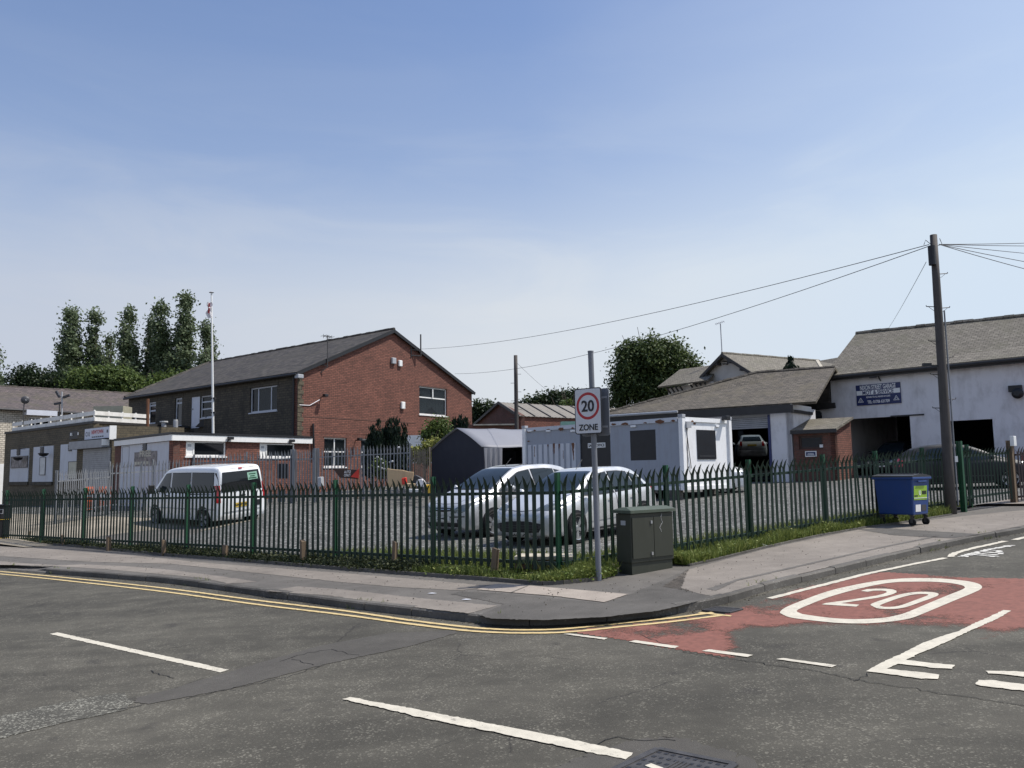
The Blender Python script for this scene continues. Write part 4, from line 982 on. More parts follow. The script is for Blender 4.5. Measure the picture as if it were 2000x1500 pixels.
# ================================================================== BUILDINGS
def flat(v, z=0): return Vector((v.x, v.y, z))
def bthing(name, label, a): return thing(name, label, 'building', (a.x, a.y, G(a.x, a.y)))
def wallmesh(w, name, mat, root, outline, holes=(), **k): m = MB(); w.face(m, outline, holes); return m.build(name, mat, root, **k)
def ridge_tiles(root, a, b_, mat='slate_dark', r=.11):
    m = MB(); d = b_-a; n = int(d.length/.45)
    for i in range(n): p = a.lerp(b_, i/n); q = a.lerp(b_, (i+.96)/n); dz = Z*random.uniform(-.02, .02); m.tube([p+dz, q+dz], r, 6)
    m.build('ridge', mat, root)
# ---- brick gabled building
ZE = 7.7
G1 = H(582, 726, ZE); G2 = H(921, 766, ZE); S1 = H(252, 775, ZE); S2 = G2+(S1-G1)
Wg = Wall(G1, G2); Ws = Wall(S1, G1)
pu, pz = Wg.uz(766, 649); zb = G(G1.x, G1.y)-.3
bb = bthing('brick_house', 'two storey red brick gable building with stone side wall and slate roof', G1)
up = Wg.rect(819, 757, 873, 811); lo1 = Wg.rect(633, 855, 677, 912); lo2 = (lo1[1]+1.15, lo1[1]+1.15+(lo1[1]-lo1[0]), lo1[2], lo1[3])
l2u = Wg.uz(705, 880)[0]; lo2 = (l2u, l2u+1.5, lo1[2], lo1[3])
wallmesh(Wg, 'wall', 'red_brick', bb, [(0, zb), (Wg.len, zb), (Wg.len, ZE), (pu, pz), (0, ZE)], [up, lo1, lo2])
window(Wg, bb, up, .075, vs=(), hs=(.62,), curtain=True)
m = MB(); Wg.box(m, ((up[0]+up[1])/2-.04, (up[0]+up[1])/2+.04, up[2]+(up[3]-up[2])*.62+.04, up[3]-.075), -.097, -.042); m.build('window_bar', 'fascia_white', bb)
# dark plants and ornament behind the upper pane
m = MB(); c = Wg.pt((up[0]+up[1])/2, up[2]+.1, -.16)
for k in range(16):
    u = -.55+1.1*k/15; hh = .42*(1-abs(u)/.75)+random.uniform(-.05, .05); m.slab([c+Wg.d*(u-.05), c+Wg.d*(u+.05), c+Wg.d*(u+.04)+Z*hh, c+Wg.d*(u-.04)+Z*hh], Wg.n*-.02)
m.build('window_display', 'black', bb)
window(Wg, bb, lo1, .07, vs=(.5,), hs=(.52,), curtain=True); window(Wg, bb, lo2, .07, vs=(.5,), hs=(.52,), curtain=True)
for r in (up, lo1, lo2): m = MB(); Wg.box(m, (r[0]-.05, r[1]+.05, r[3]+.0, r[3]+.06), -.05, .012); m.build('lintel', 'brick_dark', bb)
for k, zz in enumerate((Wg.uz(700, 820)[1], Wg.uz(660, 846)[1])):
    m = MB(); Wg.box(m, (.4, Wg.len*.62, zz-.012, zz+.012), 0, .012); m.build('mortar_crack', 'brick_dark', bb)
# stone side wall
wn = Ws.rect(488, 755, 541, 804); d1 = Ws.rect(341, 777, 355, 833); d2 = Ws.rect(289, 785, 304, 828); d3 = Ws.rect(373, 775, 390, 836); d3w = Ws.rect(390, 773, 415, 816)
d3w = (d3[1]+.02, d3w[1], d3w[2], d3[3])
wallmesh(Ws, 'wall', 'stone_dark', bb, [(0, zb), (Ws.len, zb), (Ws.len, ZE), (0, ZE)], [wn, d1, d2, d3, d3w])
window(Ws, bb, wn, .08, vs=(.27, .74), curtain=True, frame='panel_white'); window(Ws, bb, d1, .1, hs=(.82,), sill=False, frame='panel_white', glass='dark_glass'); window(Ws, bb, d2, .1, hs=(.84, .6), sill=False, frame='panel_white', glass='dark_glass')
m = MB(); Ws.box(m, d3, -.1, -.04); dr = m.build('door', 'soft_white', bb); m = MB(); Ws.box(m, (d3[0]+.12, d3[0]+.2, d3[2]+1.2, d3[2]+1.25), -.04, -.0); m.build('handle', 'black', dr)
window(Ws, bb, d3w, .08, hs=(.40, .72), frame='panel_white')
for r in (wn, d1, d2, d3): m = MB(); Ws.box(m, (r[0]-.15, r[1]+.15, r[3]+.01, r[3]+.28), -.02, .02); m.build('lintel', 'stone_dark', bb)
# quoins where the stone meets the brick
m = MB(); z = zb+2
k = 0
while z < ZE-.2:
    w_ = .42 if k % 2 else .2; m.box(Wg.pt(w_/2-.02, z+.12, .012), (w_, .05, .22), (Wg.d, Wg.n, Z)); z += .25; k += 1
m.build('quoin', 'stone_club', bb, kind=None)
m = MB(); m.tube([Ws.pt(Ws.len-.25, zb, .1), Ws.pt(Ws.len-.25, ZE-.1, .1)], .055, 8); m.build('downpipe', 'black', bb)
# back walls so that it stands from every side
for a, b_ in ((G2, S2), (S2, S1)):
    wv = Wall(a, b_, flip=True); m = MB(); m.slab([flat(a, zb), flat(b_, zb), flat(b_, ZE), flat(a, ZE)], wv.n*.02); m.build('wall', 'brick_dark', bb)
PK = Wg.pt(pu, pz); PKf = Wg.pt(pu, pz+.05, .18); back = (S1-G1).normalized(); HP = H(432, 713, PK.z+.06); hl = (flat(HP)-flat(PK)).length
HP = Vector((PKf.x, PKf.y, PKf.z))+back*(hl+.18); g1f = Wg.pt(-.22, ZE-.16, .18); g2f = Wg.pt(Wg.len+.18, ZE-.13, .18); s1f = S1+back*.2-Wg.d*.22-Z*.16; s2f = S2+back*.2+Wg.d*.18-Z*.13
for nm_, pts in (('roof', [g1f, PKf, HP, s1f]), ('roof', [g2f, s2f, HP, PKf]), ('roof', [s1f, HP, s2f])):
    m = MB(); roofslab(m, pts, .13); m.build(nm_, 'slate_dark', bb)
ridge_tiles(bb, PKf+Z*.14, HP+Z*.14); ridge_tiles(bb, HP+Z*.14, s1f+Z*.14)
m = MB(); m.bar(g1f+Z*.02, PKf+Z*.02, .05, .2, up=Z); m.bar(PKf+Z*.02, g2f+Z*.02, .05, .2, up=Z); m.build('barge_board', 'black', bb)
m = MB(); m.tube([g1f-Wg.d*.06-Z*.0, s1f-Wg.d*.06-Z*.0], .075, 8); m.build('gutter', 'black', bb)
m = MB(); m.box(g1f+Wg.d*.15-Z*.12, (.4, .3, .22), (Wg.d, Wg.n, Z)); m.build('kneeler', 'sign_grey', bb, bevel=.03)
def wallbox(w, px, label, name, mat, dep, cat, group=None):
    r = w.rect(*px); m = MB(); w.box(m, r, .0, dep); o = solo(m, name, mat, label, cat, w.pt(r[0], r[2]), group); bv = o.modifiers.new('bevel', 'BEVEL'); bv.width = .03; return o
wallbox(Wg, (763, 699, 771, 711), 'left of the two small alarm boxes high on the brick gable', 'alarm_box', 'sign_grey', .16, 'alarm box', 'boxes on the brick gable')
wallbox(Wg, (777, 704, 783.5, 716), 'right, white one of the two alarm boxes high on the brick gable', 'alarm_box', 'white', .14, 'alarm box', 'boxes on the brick gable')
wallbox(Wg, (782, 785, 789, 799), 'small cream box on the brick gable left of the upper window', 'alarm_box', 'fascia_white', .14, 'alarm box', 'boxes on the brick gable')
def lampw(w, px, py, label, mat='black'):
    u, z = w.uz(px, py); t = thing('wall_lamp', label, 'lamp', w.pt(u, z)); m = MB(); m.bar(w.pt(u, z, 0), w.pt(u, z+.05, .3), .05); m.build('arm', mat, t)
    m = MB(); m.box(w.pt(u, z+.08, .36), (.26, .22, .16), (w.d, w.n, Z)); m.build('lamp_head', mat, t, bevel=.02)
lampw(Wg, 627, 776, 'black wall lamp on the brick gable above the lower window'); lampw(Wg, 694, 861, 'small floodlight on the brick gable between the lower windows')
m = MB(); m.tube([Wg.pt(*Wg.uz(584, 791), .03), Wg.pt(*Wg.uz(604, 792), .03), Wg.pt(*Wg.uz(622, 781), .1)], .025, 6); solo(m, 'cable', 'flag_white', 'pale cable hanging along the brick gable to the wall lamp', 'cable', Wg.pt(*Wg.uz(584, 791)))
m = MB(); m.tube([Wg.pt(*Wg.uz(609, 828), .1), Wg.pt(*Wg.uz(611, 893), .1)], .06, 8); solo(m, 'drainpipe', 'black', 'black drainpipe on the brick gable beside the extension', 'pipe', Wg.pt(*Wg.uz(611, 893)))
def aerial(label, a, b_, els, dir_, name='tv_aerial', L_=.5):
    t = thing(name, label, 'aerial', a); m = MB(); m.tube([a, b_], .028, 6); m.build('mast', 'iron', t); m = MB(); dir_ = dir_.normalized(); sd_ = dir_.cross(Z)
    m.tube([b_-dir_*L_-Z*.08, b_+dir_*L_-Z*.08], .018, 5)
    for k in range(els): p = b_+dir_*(L_*(2*k/(els-1)-1))-Z*.08; m.tube([p-sd_*.22, p+sd_*.22], .012, 4); m.tube([p-Z*.14, p+Z*.1], .012, 4)
    m.build('array', 'iron', t); return t
a = Wg.pt(*Wg.uz(633.5, 718), .25); b_ = Wg.pt(Wg.uz(633.5, 718)[0], Wg.uz(632, 655)[1], .25); t = aerial('stubby television aerial at the left end of the brick gable', a, b_, 4, Wg.d, L_=.32)
m = MB(); m.bar(Wg.pt(*Wg.uz(626, 712), .0), a+Z*.1, .04); m.bar(Wg.pt(*Wg.uz(626, 728), .0), a+Z*.05, .04); m.build('bracket', 'iron', t)
a = Wg.pt(*Wg.uz(815, 697), .3); t = thing('aerial_mast', 'bare aerial mast on a bracket near the gable top right', 'mast', a); m = MB(); m.tube([a, Wg.pt(Wg.uz(815, 697)[0], Wg.uz(815, 654)[1], .3)], .05, 6); m.build('mast', 'iron', t)
for yy in (683, 694): m = MB(); u, z = Wg.uz(804, yy); m.bar(Wg.pt(u, z, 0), Vector((a.x, a.y, z)), .06); m.build('bracket', 'iron', t)
m = MB(); u, z = Wg.uz(802.5, 686); m.bar(Wg.pt(u, z-.4, .03), Wg.pt(u, z+.4, .03), .07); m.build('wall_plate', 'iron', t)

# ---- brick extension with white fascia
ZX = 3.98
E0 = H(336, 848, ZX); E1 = H(608.5, 856, ZX); E2 = H(224, 861, ZX); We = Wall(E0, E1); Wl = Wall(E2, E0)
ex = bthing('brick_extension', 'single storey red brick extension with white fascia and strip windows', E0); zb = G(E0.x, E0.y)-.3
def inset(w, r, o=.0): return r
f = .12
w1 = We.rect(366, 862, 443.5, 891); w2 = We.rect(510, 866, 578, 893)
We2 = Wall(E0-We.n*f, E1-We.n*f); Wl2 = Wall(E2-Wl.n*f, E0-Wl.n*f)
off = (We2.a-We.a).dot(We.d)
def shift(r, w, w2_): dx = (w2_.a-w.a).dot(w.d); return (r[0]-dx, r[1]-dx, r[2], r[3])
w1 = shift(w1, We, We2); w2 = shift(w2, We, We2)
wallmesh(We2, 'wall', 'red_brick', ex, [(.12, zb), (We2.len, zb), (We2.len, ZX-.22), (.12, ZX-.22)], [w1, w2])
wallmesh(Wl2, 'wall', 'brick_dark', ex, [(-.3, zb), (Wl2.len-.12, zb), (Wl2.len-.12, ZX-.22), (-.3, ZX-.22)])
for r in (w1, w2):
    fo = window(We2, ex, r, .07, vs=(.2,), rec=.09, curtain=False, glass='dark_glass'); m = MB(); We2.box(m, (r[0]+.06, r[0]+(r[1]-r[0])*.2, r[2]+.06, r[3]-.06), -.075, -.055); m.build('blank_panel', 'fascia_white', fo)
    m = MB(); We2.box(m, (r[0]+.12, r[0]+.3, r[3]-.26, r[3]-.14), -.055, -.045); m.build('vent', 'sign_grey', fo)
Q = lambda v, dz=0: Vector((v.x, v.y, v.z+dz))
m = MB(); fz = ZX-.28
m.box(We.pt(We.len/2+.02, fz+.13, .012), (We.len+.04, .03, .27), (We.d, We.n, Z)); m.build('fascia', 'fascia_white', ex)
m = MB(); m.box(Wl.pt(Wl.len/2, fz+.13, .012), (Wl.len+.02, .03, .27), (Wl.d, Wl.n, Z)); m.build('fascia', 'fascia_white', ex)
m = MB(); m.slab([E0+We.n*.06+Wl.n*.06, E1+We.n*.06, E1+(E2-E0)*1.0, E2+Wl.n*.06], Z*.10); m.build('roof', 'black', ex)
pr = shift(Wl.rect(233, 866, 328, 950), Wl, Wl2); m = MB(); Wl2.box(m, (pr[0], pr[1], zb, ZX-.3), .0, .05); pn = m.build('white_panel', 'panel_white', ex)
for px in ((236, 872, 249.5, 913),):
    r = shift(Wl.rect(*px), Wl, Wl2); m = MB()
    for q in ((r[0], r[1], r[2], r[2]+.03), (r[0], r[1], r[3]-.03, r[3]), (r[0], r[0]+.03, r[2], r[3]), (r[1]-.03, r[1], r[2], r[3])): Wl2.box(m, q, .05, .07)
    m.build('panel_trim', 'sign_grey', ex)
def vent(w, w2_, px, root):
    r = w.rect(*px); r = shift(r, w, w2_); m = MB(); w2_.box(m, r, .052, .10)
    for k in range(4): z = r[2]+(r[3]-r[2])*(k+.4)/4; w2_.box(m, (r[0]-.12, r[0], z, z+.06), .052, .08)
    m.build('vent', 'dark_grey', root)
vent(Wl, Wl2, (278, 864, 284, 880), ex)
rbn = shift(Wl.rect(260, 882, 304, 910), Wl, Wl2); m = MB(); Wl2.box(m, rbn, .055, .07); bn = solo(m, 'banner', 'poster', 'weathered banner reading FREE on the white extension wall', 'banner', Wl2.pt(rbn[0], rbn[2]))
m = MB(); cu, czz = (rbn[0]+rbn[1])/2, (rbn[2]+rbn[3])/2; xd_ = Wl2.d if Wl2.d.x > 0 else -Wl2.d
put_text(m, 'FREE', .42, Wl2.pt(cu, czz+.26, .075), xd_, Z, fit=(rbn[1]-rbn[0])*.5); put_text(m, '7', .28, Wl2.pt(cu, czz-.05, .075), xd_, Z)
for k in range(5): Wl2.box(m, (rbn[0]+.12+.4*k, rbn[0]+.4+.4*k, rbn[2]+.08, rbn[2]+.22), .07, .078)
m.build('lettering', 'cream', bn)
for px, lab in ((447, 'left small black floodlight on the white fascia of the extension'), (567, 'right small black floodlight on the white fascia of the extension')):
    u, z = We.uz(px, 856 if px < 500 else 861); t = thing('floodlight', lab, 'lamp', We.pt(u, z), 'floodlights on the fascia'); m = MB(); m.box(We.pt(u, z, .14), (.3, .16, .14), (We.d, We.n, Z)); m.build('lamp_head', 'black', t, bevel=.02); m = MB(); m.bar(We.pt(u, z, .03), We.pt(u-.12, z-.16, .1), .05); m.build('arm', 'black', t)

# ---- club: stone single storey building with terrace
ZC = 5.1
C0 = H(183, 827, ZC); C1 = H(11, 848, ZC); C2 = H(386, 837.5, ZC); Wc = Wall(C1, C0); Wd = Wall(C0, C2); zb = G(C0.x, C0.y)-.4
cb = bthing('club_building', 'dark stone single storey club with boarded windows and roller shutter', C0)
wallmesh(Wc, 'wall', 'stone_club', cb, [(0, zb), (Wc.len, zb), (Wc.len, ZC), (0, ZC)])
wallmesh(Wd, 'wall', 'stone_club', cb, [(0, zb), (Wd.len, zb), (Wd.len, ZC), (0, ZC)])
c3 = C1+(C2-C0); 
for a, b_ in ((C1, c3), (c3, C2)): wv = Wall(a, b_, flip=True); m = MB(); m.slab([flat(a, zb), flat(b_, zb), flat(b_, ZC), flat(a, ZC)], wv.n*.02); m.build('wall', 'stone_club', cb)
m = MB(); m.slab([C0+Wc.n*.08+Wd.n*.08, C2+Wd.n*.08, c3, C1+Wc.n*.08], Z*.14); m.build('roof', 'fascia_dark', cb)
u158 = Wc.uz(158, 868)[0]; u232 = Wc.uz(226, 868)[0]; zl = Wc.uz(200, 834)[1]
m = MB(); q0 = Wc.pt(u158-.05, 0, .18); q1 = Wc.pt(u232, 0, .18); q2 = q1-Wc.n*4; q3 = q0-Wc.n*.2
m.slab([flat(q0, zb), flat(q1, zb), flat(q2, zb), flat(q3, zb)], Z*(zl-zb)); m.build('entrance_lobby', 'stone_club', cb)
for px in ((21, 877, 56.5, 941), (65.5, 872, 104, 941), (118.5, 867, 159, 938)):
    r = Wc.rect(*px); m = MB(); Wc.box(m, r, -.01, .04); p_ = m.build('boarded_window', 'panel_white', cb); m = MB(); Wc.box(m, (r[0]-.1, r[1]+.1, r[2]-.22, r[2]-.005), -.0, .09); m.build('sill', 'stone_dark', p_)
for px in ((36, 877, 41, 889), (82, 873, 87, 886), (137, 868, 142, 881)):
    r = Wc.rect(*px); m = MB(); Wc.box(m, r, .042, .10)
    for k in range(4): z = r[2]+(r[3]-r[2])*(k+.4)/4; Wc.box(m, (r[0]-.12, r[0], z, z+.06), .042, .08)
    m.build('vent', 'dark_grey', cb)
sh = Wc.rect(169, 876, 222.5, 950); sh = (sh[0], sh[1], zb+.3, sh[3]); m = MB(); n = int((sh[3]-sh[2])/.11)
for k in range(n): z = sh[2]+k*.11; Wc.box(m, (sh[0], sh[1], z, z+.1), .181, .215+.0*(k % 2))
m.build('roller_shutter', 'steel_shutter', cb)
hd = Wc.rect(157, 861, 221.5, 876); m = MB(); Wc.box(m, hd, .19, .62); m.build('shutter_hood', 'steel_shutter', cb); m = MB(); Wc.box(m, (hd[1], hd[1]+.03, hd[2]+.1, hd[3]), .22, .62); m.build('hood_end', 'white', cb)
sg = Wc.rect(177, 836, 226.5, 857); m = MB(); Wc.box(m, sg, .20, .32); sgn = solo(m, 'club_sign', 'soft_white', 'white sign board with red lettering above the roller shutter', 'sign', Wc.pt(sg[0], sg[2])); sgn['_o'] = tuple(Wc.pt(sg[0], sg[2]))
xd_ = Wc.d if Wc.d.x > 0 else -Wc.d; W_ = sg[1]-sg[0]; Hh = sg[3]-sg[2]; cu, czz = (sg[0]+sg[1])/2, (sg[2]+sg[3])/2
m = MB(); put_text(m, 'NEWTOWN', .3, Wc.pt(cu+.05, czz+.08, .325), xd_, Z, fit=W_*.46); m.build('lettering', 'sign_red', sgn)
m = MB(); put_text(m, 'C I U', .34, Wc.pt(sg[0]+W_*.13, czz, .325), xd_, Z, fit=W_*.17)
for k in range(6): Wc.box(m, (sg[0]+W_*(.3+.08*k), sg[0]+W_*(.36+.08*k), sg[2]+.08, sg[2]+.14), .32, .327)
Wc.box(m, (sg[1]-W_*.12, sg[1]-W_*.07, czz-.02, czz+.14), .32, .328); m.build('lettering', 'dark_grey', sgn)
m = MB(); Wc.box(m, (sg[1]+.02, sg[1]+.06, sg[2]-.1, sg[3]+.05), .0, .36); m.build('white_return', 'white', cb)
for px, lab, mt in (((24, 892, 56, 913), 'dark pictorial poster on the leftmost white board of the club', 'poster'), ((80, 894, 90.5, 927), 'narrow framed notice on the middle white board of the club', 'pale_sheet'), ((136, 902, 157, 934), 'cream notice board on the white board beside the shutter', 'cream')):
    r = Wc.rect(*px); m = MB(); Wc.box(m, r, .045, .07); o = solo(m, 'notice', mt, lab, 'notice', Wc.pt(r[0], r[2])); o['_o'] = tuple(Wc.pt(r[0], r[2]))
    m = MB()
    for q in ((r[0], r[1], r[2]-.03, r[2]), (r[0], r[1], r[3], r[3]+.03), (r[0]-.03, r[0], r[2]-.03, r[3]+.03), (r[1], r[1]+.03, r[2]-.03, r[3]+.03)): Wc.box(m, q, .045, .085)
    m.build('frame', 'dark_grey', o)
r = Wc.rect(140, 842, 164, 857); m = MB(); Wc.box(m, r, .0, .12); o = solo(m, 'lamp_box', 'black', 'black box with two round lamps above the boarded windows', 'lamp', Wc.pt(r[0], r[2])); o['_o'] = tuple(Wc.pt(r[0], r[2]))
for k in (.2, .8): m = MB(); m.box(Wc.pt(r[0]+(r[1]-r[0])*k, (r[2]+r[3])/2+.05, .15), (.14, .08, .16), (Wc.d, Wc.n, Z)); m.build('lamp', 'white', o)
for px, py, lab in ((50, 897, 'left dark hanging basket bowl on the club wall'), (100.5, 889, 'right dark hanging basket bowl on the club wall')):
    u, z = Wc.uz(px, py); m = MB(); c = Wc.pt(u, z+.1, .45); m.lathe([(.02, -.2), (.2, -.14), (.3, 0), (.28, .02), (.0, .02)], 14, Matrix.Translation(c)); m.tube([c, c+Z*.55], .012, 5); m.tube([c+Z*.55, c+Z*.55-Wc.n*.45], .012, 5); solo(m, 'hanging_basket', 'black', lab, 'basket', c, 'hanging baskets on the club wall')
# terrace railings
def railing(label, a, b_, n, boards, posts, hgt, cls='rail_white', offs=.03):
    t = thing('terrace_railing', label, 'railing', a, 'white board railings round the club roof terrace'); d_ = (b_-a); l_ = d_.length; d_.normalize(); nn = Vector((d_.y, -d_.x, 0)); nn = nn if nn.dot(a) < 0 else -nn
    for z0_, z1_ in boards: m = MB(); m.box(a+d_*l_/2+nn*offs+Z*((z0_+z1_)/2), (l_+.06, .03, z1_-z0_), (d_, nn, Z)); m.build('board', cls, t)
    for k in range(posts): p = a+d_*(l_*k/(posts-1)); m = MB(); m.box(p+Z*(hgt/2)-nn*.03, (.07, .07, hgt), (d_, nn, Z)); m.build('post', cls, t)
zt = ZC+.14; c0i = C0-Wc.n*.1-Wd.n*.1; c0i.z = zt
zz = lambda px, py, w: w.uz(px, py)[1]-zt
b1 = (zz(183, 826, Wd), zz(183, 817, Wd)); b2 = (zz(183, 812, Wd), zz(183, 804, Wd)); end = Wd.pt(Wd.uz(293, 820)[0], zt, -.1)
railing('bright white two board railing on the right facing edge of the terrace', c0i, Vector((end.x, end.y, zt)), None, [(b1[0]+.08, b1[1]+.08), (b2[0]+.05, b2[1]+.05)], 5, b2[1]+.1)
endl = Wc.pt(Wc.uz(22, 840)[0], zt, -.1); railing('shaded two board railing running left above the boarded windows', c0i-Wd.n*.0+(-Wc.d)*.12, Vector((endl.x, endl.y, zt)), None, [(b1[0]+.06, b1[1]+.08), (b2[0]+.05, b2[1]+.05)], 9, b2[1]+.12)
# things on the terrace
def gbox(name, mat, label, cat, px, py0, py1, pw_, D, dep=.8, group=None):
    a = Yd(px, py1, D); b_ = Yd(px, py0, D); m = MB(); w_ = pw_*D/FOC; m.box((a+b_)/2+Vector((0, dep/2, 0)), (w_, dep, (b_-a).length)); return solo(m, name, mat, label, cat, a, group)
gbox('roof_cabinet', 'beige_panel', 'beige flat panelled cabinet behind the white terrace railing', 'cabinet', 211, 793, 822, 58, 50, 1.2)
a = Yd(288, 850, 46.5); b_ = Yd(289, 779, 46.5); m = MB(); m.tube([a, b_], .09, 8); solo(m, 'rusty_post', 'rust', 'rusty brown steel post on the flat roof right of the railing', 'post', a)
for px, y0_, y1_, lab in ((320, 825, 834, 'low grey roof vent between the stone doors and railing'), (343, 822, 834, 'small white roof vent by the open stone doorway')):
    t = thing('roof_vent', lab, 'vent', Yd(px, y1_, 50)); a = Yd(px, y1_, 50); b_ = Yd(px, y0_, 50); m = MB(); m.tube([a-Z*.2, b_], .14, 10); m.build('pipe', 'sign_grey', t); m = MB(); m.tube([b_, b_+Z*.08], .24 if px < 330 else .12, 12); m.build('cap', 'pale_sheet', t)
a = Yd(381, 834, 51); m = MB(); m.slab([a, a+Vector((.9, 0, 0)), a+Vector((.8, 0, .75)), a+Vector((.35, 0, .35))], (0, .3, 0)); solo(m, 'roof_tarpaulin', 'black', 'black folded sheet leaning at the foot of the white roof door', 'sheet', a)
# flagpole
a = Yd(416.5, 836, 46); b_ = Yd(413, 571, 46); t = thing('flagpole', 'tall white flagpole rising in front of the stone wall', 'flagpole', a); m = MB(); m.tube([a-Z*.3, a.lerp(b_, .5), b_], [.07, .058, .042], 10); m.build('pole', 'white', t, smooth=False)
m = MB(); m.lathe([(0, -.05), (.12, -.03), (.14, .0), (.06, .05), (0, .06)], 12, Matrix.Translation(b_)); m.build('finial', 'sign_grey', t)
m = MB()
for py in (778, 806): q = Yd(416, py, 46); m.box(q, (.3, .12, .1))
m.build('bracket', 'iron', t)
fa = Yd(412, 590, 45.9); fb = Yd(410.5, 621, 45.9); m = MB(); N = 10
rows = []
for k in range(N+1):
    p = fa.lerp(fb, k/N); rows.append([p+Vector((-.02-.06*j*(1+.3*sin(k*1.1)), .05*sin(j*2+k*.7), 0)) for j in range(4)]+[p+Vector((.06+.04*sin(k*.9), .04*sin(k), 0))])
for k in range(N):
    for j in range(4): m.poly([rows[k][j], rows[k][j+1], rows[k+1][j+1], rows[k+1][j]] if j < 3 else [rows[k][0], rows[k][4], rows[k+1][4], rows[k+1][0]])
fl = solo(m, 'flag', 'flag_white', 'limp red and white flag hanging near the flagpole top', 'flag', fa); fl['_o'] = tuple(fa); so_ = fl.modifiers.new('solid', 'SOLIDIFY'); so_.thickness = .012
m = MB()
for k in (1, 2, 4, 5, 6): m.box(fa.lerp(fb, (k+.5)/N)+Vector((-.07, -.07, 0)), (.09, .02, .12))
m.build('red_field', 'sign_red', fl)

# ---- white brick terrace at the far left
ZT = 7.46; T0 = H(-170, 789, ZT); T1 = H(262, 811, ZT); Wt = Wall(T0, T1); zb = G(T0.x, T0.y)-1.0
tb = bthing('terrace_house', 'low white painted brick terrace with long slate roof at far left', T0)
wd = Wt.rect(56, 815, 98, 834); wallmesh(Wt, 'wall', 'white_brick', tb, [(0, zb), (Wt.len, zb), (Wt.len, ZT), (0, ZT)], [wd]); window(Wt, tb, wd, .1, vs=(.33, .66), frame='fascia_white')
m = MB(); r = Wt.rect(46, 802, 106, 812); Wt.box(m, r, .02, .5); m.build('canopy', 'soft_white', tb)
m = MB(); r = Wt.rect(-60, 906, 8, 975); Wt.box(m, (r[0], r[1], zb, r[3]), .0, .05); m.build('painted_plinth', 'white', tb)
r0 = H(-170, 748, 9.7); r1 = H(262, 771, 9.7)
for pts in ([T0+Wt.n*.3-Z*.1, T1+Wt.n*.3-Z*.1, r1, r0], [r0, r1, r1+(r1-T1)+Z*-2.3, r0+(r0-T0)+Z*-2.3]): m = MB(); pts = [Vector(p) for p in pts]; roofslab(m, pts, .12); m.build('roof', 'slate_grey', tb)
bk = [T0+(flat(r0)-flat(T0))*2, T1+(flat(r1)-flat(T1))*2]; m = MB(); m.slab([flat(T1, zb), flat(bk[1], zb), flat(bk[1], ZT), flat(r1, 9.5), flat(T1, ZT)], Wt.d*.05); m.build('wall', 'white_brick', tb); m = MB(); m.slab([flat(bk[0], zb), flat(bk[1], zb), flat(bk[1], ZT), flat(bk[0], ZT)], -Wt.n*.1); m.build('wall', 'white_brick', tb)
ridge_tiles(tb, r0+Z*.12, r1+Z*.12, 'slate_grey', .1); m = MB(); m.tube([T0+Wt.n*.38-Z*.08, T1+Wt.n*.38-Z*.08], .08, 8); m.build('gutter', 'black', tb)
dc = Yd(49, 781, 50); t = thing('satellite_dish', 'dark round satellite dish on a pole in front of the slate roof', 'satellite dish', Yd(49, 812, 50)); m = MB(); mt4 = Matrix.Translation(dc) @ Matrix.Rotation(radians(90), 4, 'X') @ Matrix.Rotation(.4, 4, 'Y'); m.lathe([(0, .06), (.1, .05), (.18, .02), (.24, -.04), (.235, -.05), (.17, 0), (0, .03)], 20, mt4); m.build('dish', 'dark_grey', t); m = MB(); m.tube([Yd(45, 830, 50), Yd(46, 800, 50), dc+Vector((-.1, .1, -.1))], .03, 6); m.build('pole', 'iron', t); m = MB(); m.bar(dc, dc+Vector((.28, -.35, -.05)), .03); m.build('receiver_arm', 'white', t)
mp_ = Yd(122, 790, 50); t = thing('floodlight_mast', 'grey stub mast carrying dark floodlights above the terrace', 'lamp mast', mp_); m = MB(); m.tube([Yd(121, 812, 50), Yd(121, 765, 50)], .045, 8); m.build('mast', 'sign_grey', t)
for x, y, a_ in ((113, 770, -60), (130, 774, 20), (113, 788, 10)):
    q = Yd(x, y, 50); m = MB(); ax_ = Vector((cos(radians(a_)), 0, sin(radians(a_)))); m.box(q, (.42, .16, .12), (ax_, Vector((0, 1, 0)), ax_.cross(Vector((0, 1, 0))))); m.build('lamp_head', 'dark_grey', t)
m = MB(); m.tube([Yd(116, 790, 50), Yd(116, 815, 50)], .03, 6); m.build('pole', 'iron', t)

# ---- portable cabin
ZA_, ZB_ = 3.86, 1.27
KC_ = H(1331, 814, ZA_); KL = H(1025, 836, ZA_); KR = H(1422, 819, ZA_); W1 = Wall(KL, KC_); W2 = Wall(KC_, KR)
cn = thing('portable_cabin', 'white steel portable sales cabin with black shuttered windows and rust streaks', 'cabin', (KC_.x, KC_.y, ZB_)); g_ = LOT(KC_.x, KC_.y)
K3 = KL+(KR-KC_)
hat = W1.rect(1231, 840, 1281, 899); dor = W1.rect(1133, 840, 1193, 950); dor = (dor[0], dor[1], ZB_+.15, dor[3]); hat2 = W2.rect(1361, 840, 1397, 897)
wallmesh(W1, 'side_wall', 'cabin_white_shaded', cn, [(0, ZB_), (W1.len, ZB_), (W1.len, ZA_), (0, ZA_)], [hat, dor])
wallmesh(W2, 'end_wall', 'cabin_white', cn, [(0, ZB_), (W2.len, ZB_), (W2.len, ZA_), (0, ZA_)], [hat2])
for a, b_ in ((KR, K3), (K3, KL)): wv = Wall(a, b_, flip=True); m = MB(); m.slab([flat(a, ZB_), flat(b_, ZB_), flat(b_, ZA_), flat(a, ZA_)], wv.n*.03); m.build('side_wall', 'cabin_white_shaded', cn)
